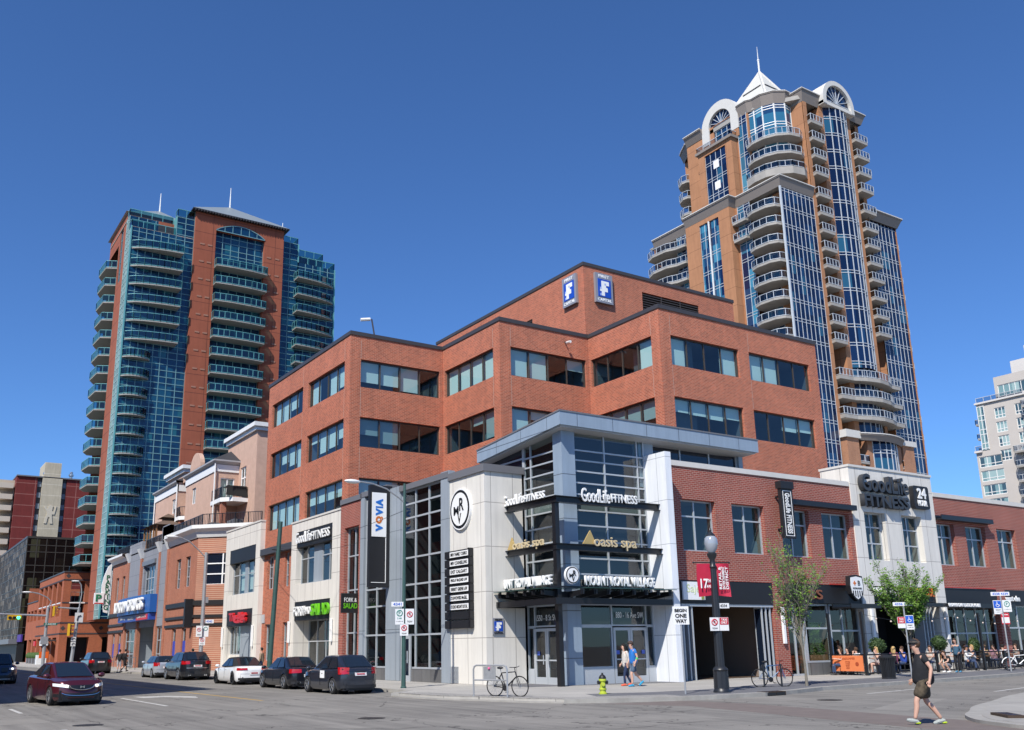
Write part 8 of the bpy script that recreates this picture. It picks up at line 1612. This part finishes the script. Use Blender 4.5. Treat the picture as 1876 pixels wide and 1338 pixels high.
# ================================================================ PEOPLE
SK = mat('skin', (.56, .33, .24), .55); SKD = mat('skin_tanned', (.42, .22, .14), .55)
def cloth(n, c, r=.85, var=0, vs=20): return MATS.get(n) or mat(n, c, r, var=var, vscale=vs, bump=.9, bscale=9)
def skin(name, verts, edges, rad, root, m, par, sub=2):
    me = bpy.data.meshes.new(name); me.from_pydata(verts, edges, []); o = bpy.data.objects.new(name, me); COL.objects.link(o); me.materials.append(m)
    md = o.modifiers.new('Skin', 'SKIN'); md.use_smooth_shade = True
    for v, r in zip(me.skin_vertices[0].data, rad): v.radius = r if hasattr(r, '__len__') else (r, r)
    me.skin_vertices[0].data[root].use_root = True
    if sub: s = o.modifiers.new('Sub', 'SUBSURF'); s.levels = s.render_levels = sub
    o.parent = par; return o
def person(label, loc, yaw, J, top=None, bottom=None, hair=None, skinm=None, shoe=None, sc=1., short=True, sleeves='short', shorts=False, hat=None, long=0., glasses=False, fingers=False, shirt_len=0., bulk=1., group=None, sit=False, hold=None):
    """figure facing +x; J: joint overrides in metres for a 1.75 m body"""
    t = thing('person', label, 'person', (0, 0, 0), group); sm = skinm or SK
    P = dict(pel=(0, 0, .95), wai=(0, 0, 1.08), che=(.0, 0, 1.30), nek=(-.01, 0, 1.47), hd0=(.01, 0, 1.56), hd1=(.015, 0, 1.66),
             shL=(0, .17, 1.42), shR=(0, -.17, 1.42), elL=(-.03, .25, 1.14), elR=(-.03, -.25, 1.14), wrL=(.04, .27, .89), wrR=(.04, -.27, .89),
             hiL=(0, .09, .90), hiR=(0, -.09, .90), knL=(.03, .10, .49), knR=(.03, -.10, .49), anL=(-.01, .10, .09), anR=(-.01, -.10, .09))
    P.update(J or {}); P = {k: Vector(v) for k, v in P.items()}
    V = []; E = []; Rr = []
    def add(p, r, par=None): V.append(tuple(p)); Rr.append(r); (E.append((par, len(V)-1)) if par is not None else None); return len(V)-1
    pel = add(P['pel'], (.145, .11)); wai = add(P['wai'], (.135, .10), pel); che = add(P['che'], (.155, .11), wai); nb = add(P['nek']-Vector((0, 0, .03)), (.075, .065), che); nk = add(P['nek'], (.052, .052), nb)
    h0 = add(P['hd0'], (.066, .075), nk); up_h = (P['hd1']-P['hd0']).normalized(); h1 = add(P['hd1'], (.075, .092), h0); h2 = add(P['hd1']+up_h*.07, (.05, .065), h1)
    for s in ('L', 'R'):
        sh = add(P['sh'+s], .062, che); el = add((P['sh'+s]*.5+P['el'+s]*.5), .05, sh); e = add(P['el'+s], .041, el); fm = add(P['el'+s]*.55+P['wr'+s]*.45, .038, e); w_ = add(P['wr'+s], .027, fm)
        d = (P['wr'+s]-P['el'+s]).normalized(); pm_ = add(P['wr'+s]+d*.055, (.04, .022), w_); add(P['wr'+s]+d*.10, (.038, .018), pm_)
        hi = add(P['hi'+s], .088, pel); th = add(P['hi'+s]*.5+P['kn'+s]*.5, .078, hi); kn = add(P['kn'+s], .060, th); cf = add(P['kn'+s]*.65+P['an'+s]*.35+(Vector((-.02, 0, 0)) if not sit else Vector()), .060, kn); an = add(P['an'+s], .038, cf)
    skin('body', V, E, Rr, pel, sm, t, 2)
    # fingers
    for s in ('L', 'R'):
        d = (P['wr'+s]-P['el'+s]).normalized(); b = P['wr'+s]+d*.09; sd = Vector((1, 0, 0)); sd = (sd-d*sd.dot(d)).normalized(); side = d.cross(sd); g = MB()
        for i, (o_, l_) in enumerate(((-.027, .062), (-.009, .075), (.009, .07), (.026, .055))): p = b+sd*o_; cu = side*(-.012 if s == 'L' else .012); g.tube([p, p+d*l_*.5+cu*.6, p+d*l_*.85+cu*2.2], [.0095, .009, .007], 6)
        p = P['wr'+s]+d*.035+sd*.03; g.tube([p, p+sd*.02+d*.03, p+sd*.022+d*.06], [.011, .010, .008], 6); g.build('fingers', sm, t, True)
    hd = P['hd1']; dn = MB(); hf = Vector(J.get('face', (1, 0, 0))).normalized() if J else Vector((1, 0, 0)); sdv = up.cross(hf)
    dn.ball(tuple(hd+hf*.098-up*.0), .016, 6, 5); dn.build('nose', sm, t, True); dn = MB()
    for e in (-1, 1): dn.ball(tuple(hd+sdv*e*.078-up*.005), .024, 6, 5, (.7, .5, 1.1))
    dn.build('ears', sm, t, True); dn = MB()
    for e in (-1, 1): dn.ball(tuple(hd+hf*.082+sdv*e*.032+up*.02), .012, 6, 5)
    dn.build('eyes', BLK, t); dn = MB(); dn.ball(tuple(hd+hf*.084-up*.055), .02, 6, 5, (.5, 1.2, .3)); dn.build('mouth', mat('lips', (.40, .12, .10), .5) if 'lips' not in MATS else MATS['lips'], t)
    if glasses: dn = MB(); dn.tube([hd-sdv*.085+up*.02, hd+hf*.085-sdv*.06+up*.02, hd+hf*.1+up*.02, hd+hf*.085+sdv*.06+up*.02, hd+sdv*.085+up*.02], .012, 5); dn.build('sunglasses', BLK, t)
    # hair
    if hair:
        g = MB(); c = hd+up*.035-hf*.018; g.ball(tuple(c), .112, 14, 9, (1.02, .86, 1.0)); i0 = 0
        g.v = [v if ((Vector(v)-hd).dot(hf) < .035 or v[2] > hd.z+.075) else tuple(Vector(v)-hf*.05) for v in g.v]; g.v = [v if v[2] > hd.z-.05-long*.0 else (v[0], v[1], max(v[2], hd.z-.07)) for v in g.v]
        if long:
            for e in (-.07, -.045, -.02, .0, .02, .045, .07): q = hd-hf*(.06-abs(e)*.35)+sdv*e; g.tube([q+up*.05, q-up*long*.5-hf*.03, q-up*long-hf*.02], [.045, .045, .012], 6)
        g.build('hair', hair, t, True)
    if hat:
        g = MB(); c = hd+up*.045; g.ball(tuple(c), .118, 14, 8, (1, .9, .8)); g.v = [(v[0], v[1], max(v[2], hd.z+.035)) for v in g.v]
        if hat[1] == 'cap': q = c+hf*.11-up*.012; b = len(g.v); pts = [q+sdv*.075-hf*.02, q-sdv*.075-hf*.02, q-sdv*.06+hf*.06-up*.012, q+sdv*.06+hf*.06-up*.012]; g.v += [tuple(p) for p in pts]+[tuple(p+up*.01) for p in pts]; g.f += [(b, b+1, b+2, b+3), (b+7, b+6, b+5, b+4), (b+2, b+6, b+7, b+3), (b, b+4, b+5, b+1)]
        else: g.lathe([(.19, 0), (.19, .012), (.1, .02)], (c.x, c.y, hd.z+.03), 16)
        g.build('hat', hat[0], t, True)
    # shirt
    if top:
        V = []; E = []; Rr = []; f = 1.13; lo = P['pel']+Vector((0, 0, (-.09 if not sit else -.02)-shirt_len)); a0 = add(lo, (.185*bulk, .15*bulk)); a1 = add(P['pel']*.5+P['wai']*.5, (.185*bulk, .148*bulk), a0); a2 = add(P['che'], (.185*bulk**.7, .138*bulk**.7), a1); a3 = add(P['nek']-Vector((0, 0, .05)), (.105, .092), a2)
        for s in ('L', 'R'):
            sh = add(P['sh'+s]+Vector((0, 0, .0)), .09 if bulk > 1 else .08, a2); k_ = .55 if sleeves == 'short' else 1.0; q = P['sh'+s]*(1-k_)+P['el'+s]*k_; el = add(q, .066 if sleeves == 'short' else .054, sh)
            if sleeves == 'long': add(P['el'+s]*.06+P['wr'+s]*.94, .038, el)
        skin('shirt', V, E, Rr, a0, top, t, 2)
    if bottom:
        V = []; E = []; Rr = []; a0 = add(P['pel']+Vector((0, 0, .09)), (.168*bulk, .13*bulk)); a0b = add(P['pel']+Vector((0, 0, .0)), (.168*bulk, .13*bulk), a0)
        for s in ('L', 'R'):
            hi = add(P['hi'+s], .10*bulk, a0b); th = add(P['hi'+s]*.5+P['kn'+s]*.5, (.100 if shorts else .088)*bulk, hi)
            if shorts == 'short': add(P['hi'+s]*.35+P['kn'+s]*.65, .092, th)
            elif shorts: add(P['hi'+s]*.10+P['kn'+s]*.90, .092*bulk, th)
            else: kn = add(P['kn'+s], .066, th); cf = add(P['kn'+s]*.5+P['an'+s]*.5, .062, kn); add(P['an'+s]+Vector((0, 0, .01)), .055, cf)
        skin('shorts' if shorts else 'trousers', V, E, Rr, a0, bottom, t, 2)
    # shoes
    for s in ('L', 'R'):
        a = P['an'+s]; dirv = Vector(J.get('foot'+s, (1, 0, -.0))) if J else Vector((1, 0, 0)); dirv.normalize(); g = MB(); g.tube([a-dirv*.07-up*.045, a-dirv*.03-up*.035, a+dirv*.06-up*.042, a+dirv*.14-up*.055, a+dirv*.18-up*.058], [.028, .042, .043, .038, .02], 8); g.build('shoe', shoe or WHP, t, True)
        if not (sleeves == 'x'): pass
    t.location = loc; t.rotation_euler = (0, 0, yaw); t.scale = (sc,)*3; return t
DK = cloth('black_polo', (.012, .013, .016)); HB_ = cloth('brown_hair', (.07, .035, .018)); HBK = cloth('black_hair', (.012, .009, .008)); HBL = cloth('blond_hair', (.50, .33, .14)); DN = cloth('denim', (.035, .06, .13), .85, .2, 30); WS = cloth('white_shirt', (.70, .70, .70)); CAMO = cloth('camouflage', (.085, .066, .042), .9, .6, 14)
# man crossing the street (walks towards the left, away)
WALKJ = dict(pel=(0, 0, .93), wai=(0, 0, 1.07), che=(.02, 0, 1.29), nek=(.05, 0, 1.46), hd0=(.085, 0, 1.545), hd1=(.10, 0, 1.64), hiL=(0, .09, .88), hiR=(0, -.09, .88), knL=(.23, .10, .50), anL=(.30, .10, .12), knR=(-.04, -.10, .47), anR=(-.31, -.10, .11), footL=(1, 0, .28), footR=(1, 0, -.18),
             elL=(-.10, .26, 1.16), wrL=(-.03, .29, .92), elR=(-.02, -.25, 1.15), wrR=(.12, -.27, .93), shL=(.02, .18, 1.41), shR=(.02, -.18, 1.41))
fwd = Vector((-CR.x, -CR.y, 0))
mg = person('man in black polo, striped cap and camouflage shorts walking across the road', (20.0, 13.06, ZR), math.atan2(.62, -.80), WALKJ, DK, CAMO, HB_, SK, cloth('grey_lime_shoe', (.35, .38, .36)), 1.04, shorts=True, hat=(DK, 'cap'), glasses=True, shirt_len=.07, bulk=1.36)
g = MB(); 
for s, a in (('L', (.30, .10, .12)), ('R', (-.31, -.10, .11))): g.ball((a[0]-.05, a[1], a[2]-.075), .05, 8, 5, (1.3, .8, .5))
g.build('lime_heels', mat('lime_rubber', (.45, .60, .02), .6), None).parent = mg
g = MB(); g.tube([(.055, .286, .955), (.05, .288, .94)], .033, 10); o = g.build('wristwatch', BLM, None); o.parent = mg
g = MB()
for i in range(2): g.tube([(.095+.112*math.cos(a), .099*math.sin(a), 1.69+.022*i) for a in [2*PI*k/20 for k in range(21)]], .004, 4, False)
o = g.build('cap_stripe', mat('stripe_beige', (.30, .24, .18), .8), None); o.parent = mg
# couple
yw = math.atan2(-CR.y, -CR.x)
cm = person('man in blue t-shirt, dark cap and denim shorts walking past the entrance', (gx(1163, 30.2), 30.2, 0), yw+.25, dict(WALKJ, knL=(.16, .1, .49), anL=(.14, .1, .09), footL=(1, 0, 0), knR=(-.10, -.1, .50), anR=(-.38, -.1, .20), footR=(.8, 0, -.6), elL=(-.06, .26, 1.15), wrL=(.05, .27, .92)), cloth('blue_tshirt', (.02, .16, .50)), cloth('denim_shorts', (.07, .11, .17), .85, .2), HB_, SK, cloth('blue_trainer', (.03, .30, .50)), 1.02, shorts=True, hat=(cloth('brown_cap', (.06, .04, .035)), 'cap'))
o = MB().tube([(-.055, .262, 1.12), (-.02, .267, 1.05)], .05, 8).build('green_arm_band', cloth('green_band', (.08, .45, .12)), None); o.parent = cm
person('dark haired woman in white patterned top and dark jeans walking beside the man in blue', (gx(1149, 30.9), 30.9, 0), yw+.2, dict(WALKJ, knL=(.12, .08, .49), anL=(.12, .08, .09), footL=(1, 0, 0), knR=(-.05, -.08, .48), anR=(-.22, -.08, .12), wrL=(.0, .24, .9), elL=(-.08, .22, 1.14)), cloth('patterned_top', (.62, .58, .53), .9, .35, 45), cloth('dark_jeans', (.015, .03, .08)), HBK, SK, cloth('coral_shoe', (.70, .12, .06)), .96, long=.26, shirt_len=.12, sleeves='long')
# two by the drugstore
person('man in black jacket and light grey trousers standing by the drugstore ramp', (gx(217, 83), 83, 0), 1.3, None, cloth('black_jacket', (.012, .012, .014)), cloth('light_grey_trousers', (.38, .39, .42)), HBK, SK, BLM, 1.02, sleeves='long')
person('man in dark clothes walking behind the man with light grey trousers', (gx(226, 84.5), 84.5, 0), .3, WALKJ, cloth('black_jacket', (.012, .012, .014)), cloth('black_trousers', (.012, .012, .015)), HBK, SK, BLM, 1.04, sleeves='long')
person('dark haired person standing behind the black sport utility car', (19.0, gx(0, 0)*0+67.3, 0), 2.0, None, cloth('tan_coat', (.35, .22, .15)), DN, HBK, SK, BLM, 1.0, sleeves='long')
person('person partly hidden behind the dark green utility pole', (20.5, 57.6, 0), 2.4, None, cloth('khaki_top', (.30, .22, .15)), DN, HBK, SK, BLM, 1.0, sleeves='long')
# seated patio guests
SIT = dict(pel=(0, 0, .52), wai=(-.02, 0, .66), che=(.0, 0, .88), nek=(.03, 0, 1.05), hd0=(.05, 0, 1.14), hd1=(.06, 0, 1.235), shL=(.02, .17, 1.0), shR=(.02, -.17, 1.0), elL=(.08, .24, .76), elR=(.08, -.24, .76), wrL=(.32, .14, .80), wrR=(.32, -.14, .80), hiL=(.05, .09, .50), hiR=(.05, -.09, .50), knL=(.43, .10, .50), knR=(.43, -.10, .50), anL=(.40, .10, .09), anR=(.44, -.10, .09))
def seated(px, Y, yaw, label, topm, botm, hair, **kw):
    X = gx(px, Y, 1.0); J = dict(SIT); J.update(kw.pop('J', {})); person(label, (X, Y, 0), yaw, J, topm, botm, hair, kw.pop('sk', SK), kw.pop('shoe', BLM), kw.pop('sc', 1.), sit=True, group='guests seated on the patio', **kw); chair(X-.05*math.cos(yaw), Y, yaw, 'black patio chair under the '+label.split(' seated')[0])
C_ = cloth; HD = dict(elL=(.15, .22, .80), wrL=(.16, .09, 1.08))
seated(1541, 31.9, 2.5, 'brown haired woman seated behind the banner at its left end', C_('dark_top', (.05, .03, .03)), DN, HB_, long=.18)
seated(1554, 32.1, 2.9, 'woman in dark top seated behind the middle of the orange banner', C_('dark_top', (.05, .03, .03)), DN, HBK, long=.1)
seated(1570, 31.3, 1.6, 'bearded man in white t-shirt seated behind the orange banner', WS, DN, HB_, J=HD, glasses=True)
seated(1607, 31.2, 2.7, 'blond woman in light dress with bare legs seated beside the banner post', C_('pale_dress', (.55, .45, .42), .9, .3, 30), C_('dark_skirt', (.06, .03, .03)), HBL, long=.28, J=HD, shorts='short')
seated(1637, 31.2, .3, 'blond woman in purple plaid shirt seated left of the sign post', C_('purple_plaid', (.20, .04, .10), .9, .5, 18), DN, HBL, long=.3, shoe=WHP)
seated(1654, 31.3, 2.9, 'man in blue shirt and sunglasses seated across from the blond woman in plaid', C_('royal_blue_shirt', (.03, .08, .40)), DN, HB_, J=HD, glasses=True)
seated(1705, 31.6, 3.0, 'long haired woman in pale top seated behind the walking man', C_('pale_top', (.60, .55, .50)), DN, HB_, long=.25)
seated(1751, 31.0, 2.2, 'person in dark sun hat seated behind the standing woman', C_('grey_top', (.20, .20, .22)), DN, HB_, hat=(C_('navy_hat', (.02, .03, .06)), 'brim'))
seated(1769, 30.9, -1.2, 'man in white long sleeved top and dark cap seated with one arm reaching out', WS, DN, HB_, sk=SKD, hat=(C_('navy_cap', (.012, .016, .04)), 'cap'), sleeves='long', J=dict(elL=(.22, .32, .86), wrL=(.42, .52, .66)))
seated(1782, 31.8, 2.6, 'blond woman in dark blue top seated with hand on her chin', C_('navy_top', (.03, .05, .09)), DN, HBL, J=HD, long=.15)
seated(1803, 31.7, .4, 'man in olive shirt and tan cap seated right of the small topiary', C_('olive_shirt', (.22, .17, .07)), DN, HB_, hat=(C_('tan_cap', (.38, .26, .13)), 'cap'))
seated(1820, 31.4, 3.4, 'man in pink striped shirt and dark sunglasses seated facing left', C_('pink_shirt', (.40, .22, .27)), DN, HBK, J=HD, glasses=True)
seated(1838, 31.3, 1.2, 'man in white t-shirt seated with his back to the fence', WS, DN, HBK)
seated(1862, 31.5, 2.8, 'guest in pale top seated at the far right edge', C_('pale_top', (.60, .55, .50)), DN, HB_)
for px, Y, lab in ((1562, 31.9, 'wooden patio table behind the orange banner'), (1622, 31.6, 'wooden patio table by the litter bin'), (1688, 31.7, 'wooden patio table behind the walking man'), (1776, 31.5, 'wooden patio table beside the man in white top'), (1812, 31.2, 'wooden patio table between the olive and pink shirts'), (1850, 31.6, 'wooden patio table at the right edge')): table(gx(px, Y, .7), Y, lab)
person('man in white shirt standing and bending over the patio table', (gx(1731, 31.9), 31.9, 0), 3.2, dict(che=(.08, 0, 1.28), nek=(.18, 0, 1.43), hd0=(.24, 0, 1.50), hd1=(.28, 0, 1.585), shL=(.12, .17, 1.38), shR=(.12, -.17, 1.38), elL=(.2, .22, 1.13), wrL=(.42, .14, 1.0), elR=(.2, -.22, 1.13), wrR=(.42, -.14, 1.0)), C_('cream_shirt', (.66, .64, .58)), C_('dark_trousers', (.03, .035, .05)), HBK, SKD, BLM, 1.02, sleeves='long')
ws = person('woman in blue denim jacket standing before the fence with a brown shoulder bag', (gx(1757, 29.5), 29.5, 0), 3.3, dict(hd0=(.05, 0, 1.55), hd1=(.08, 0, 1.64), wrL=(.18, .2, 1.02), wrR=(.2, -.2, 1.02)), C_('denim_jacket', (.04, .10, .16), .85, .3, 25), C_('black_trousers', (.012, .012, .015)), HB_, SK, cloth('blue_white_shoe', (.10, .30, .45)), .98, sleeves='long')
o = MB().box(-.30, -.12, .0, .3, .95, 1.22).build('shoulder_bag', cloth('bag_brown', (.22, .12, .09)), None); o.parent = ws
o = MB().tube([(-.2, .1, 1.2), (-.12, .0, 1.46), (.06, -.08, 1.40), (.1, -.1, 1.2)], .012, 5).build('bag_strap', MATS['bag_brown'], None); o.parent = ws
person('man in black t-shirt and grey shorts crouching by the fence', (gx(1741, 29.9), 29.9, 0), 2.9, dict(pel=(0, 0, .34), wai=(.02, 0, .47), che=(.12, 0, .66), nek=(.22, 0, .80), hd0=(.27, 0, .87), hd1=(.31, 0, .955), shL=(.14, .17, .78), shR=(.14, -.17, .78), elL=(.28, .22, .56), elR=(.28, -.22, .56), wrL=(.46, .12, .48), wrR=(.46, -.12, .48), hiL=(.03, .1, .33), hiR=(.03, -.1, .33), knL=(.38, .13, .46), knR=(.36, -.14, .42), anL=(.12, .12, .09), anR=(.18, -.13, .09)), DK, C_('grey_shorts', (.22, .22, .24)), HB_, SK, WHP, 1.02, shorts=True, sit=True)
# ================================================================ one object per separate piece
def split_pieces(o, eps=.03):
    me = o.data; n = len(me.vertices)
    if n > 6000: return
    par = list(range(n))
    def fd(a):
        while par[a] != a: par[a] = par[par[a]]; a = par[a]
        return a
    for p in me.polygons:
        v = list(p.vertices)
        for b in v[1:]: par[fd(b)] = fd(v[0])
    isl = {}
    for i in range(n): isl.setdefault(fd(i), []).append(i)
    ks = list(isl); bb = []
    for k in ks:
        cs = [me.vertices[i].co for i in isl[k]]; bb.append(([min(c[a] for c in cs)-eps for a in range(3)], [max(c[a] for c in cs)+eps for a in range(3)]))
    g = list(range(len(ks)))
    def fg(a):
        while g[a] != a: g[a] = g[g[a]]; a = g[a]
        return a
    for i in range(len(ks)):
        for j in range(i+1, len(ks)):
            if fg(i) != fg(j) and all(bb[i][0][a] <= bb[j][1][a] and bb[j][0][a] <= bb[i][1][a] for a in range(3)): g[fg(i)] = fg(j)
    groups = {}
    for i, k in enumerate(ks): groups.setdefault(fg(i), set()).update(isl[k])
    if len(groups) < 2 or len(groups) > 100: return
    base = o.name.split('.')[0]; m = me.materials[0]; smooth = me.polygons[0].use_smooth if len(me.polygons) else False; first = True
    for vs in groups.values():
        idx = {v: i for i, v in enumerate(sorted(vs))}; nm = bpy.data.meshes.new(base)
        nm.from_pydata([tuple(me.vertices[v].co) for v in sorted(vs)], [], [tuple(idx[v] for v in p.vertices) for p in me.polygons if p.vertices[0] in idx]); nm.materials.append(m)
        if smooth: nm.shade_smooth(); nm.set_sharp_from_angle(angle=R(35))
        if first: o.data = nm; first = False
        else: c = bpy.data.objects.new(base, nm); COL.objects.link(c); c.parent = o.parent
SPLIT = {'vent', 'window', 'balcony_door', 'granite_base', 'kick_panel', 'white_cornice', 'stone_cap', 'grey_panel_wall', 'brick_pier', 'brick_wall', 'penthouse', 'black_band', 'black_fascia', 'coping', 'canopy', 'movement_joint', 'stucco_wall', 'red_wall', 'recess_wall', 'white_band', 'bulb', 'white_sill', 'diamond_tile', 'dark_brick_band', 'red_trim', 'arch_pier', 'white_panel', 'bracket', 'steel_rail', 'gutter', 'downpipe', 'roof', 'stripes', 'lime_heels', 'ears', 'eyes', 'fin_wall', 'interior_wall', 'interior_floor', 'paving_band', 'louvre_vent', 'recess_glass', 'cap_stripe', 'shaft_band', 'stone_panel_wall', 'grey_wall', 'railing'}
for o in list(SC.objects):
    if o.type == 'MESH' and not o.modifiers and o.name.split('.')[0] in SPLIT and not o.children and o.data.users == 1 and not (o.name.startswith('railing') and o.parent and o.parent.name.startswith('balcony')): split_pieces(o)
for o in SC.objects:
    if o.name.startswith('paving_band'): o['kind'] = 'structure'
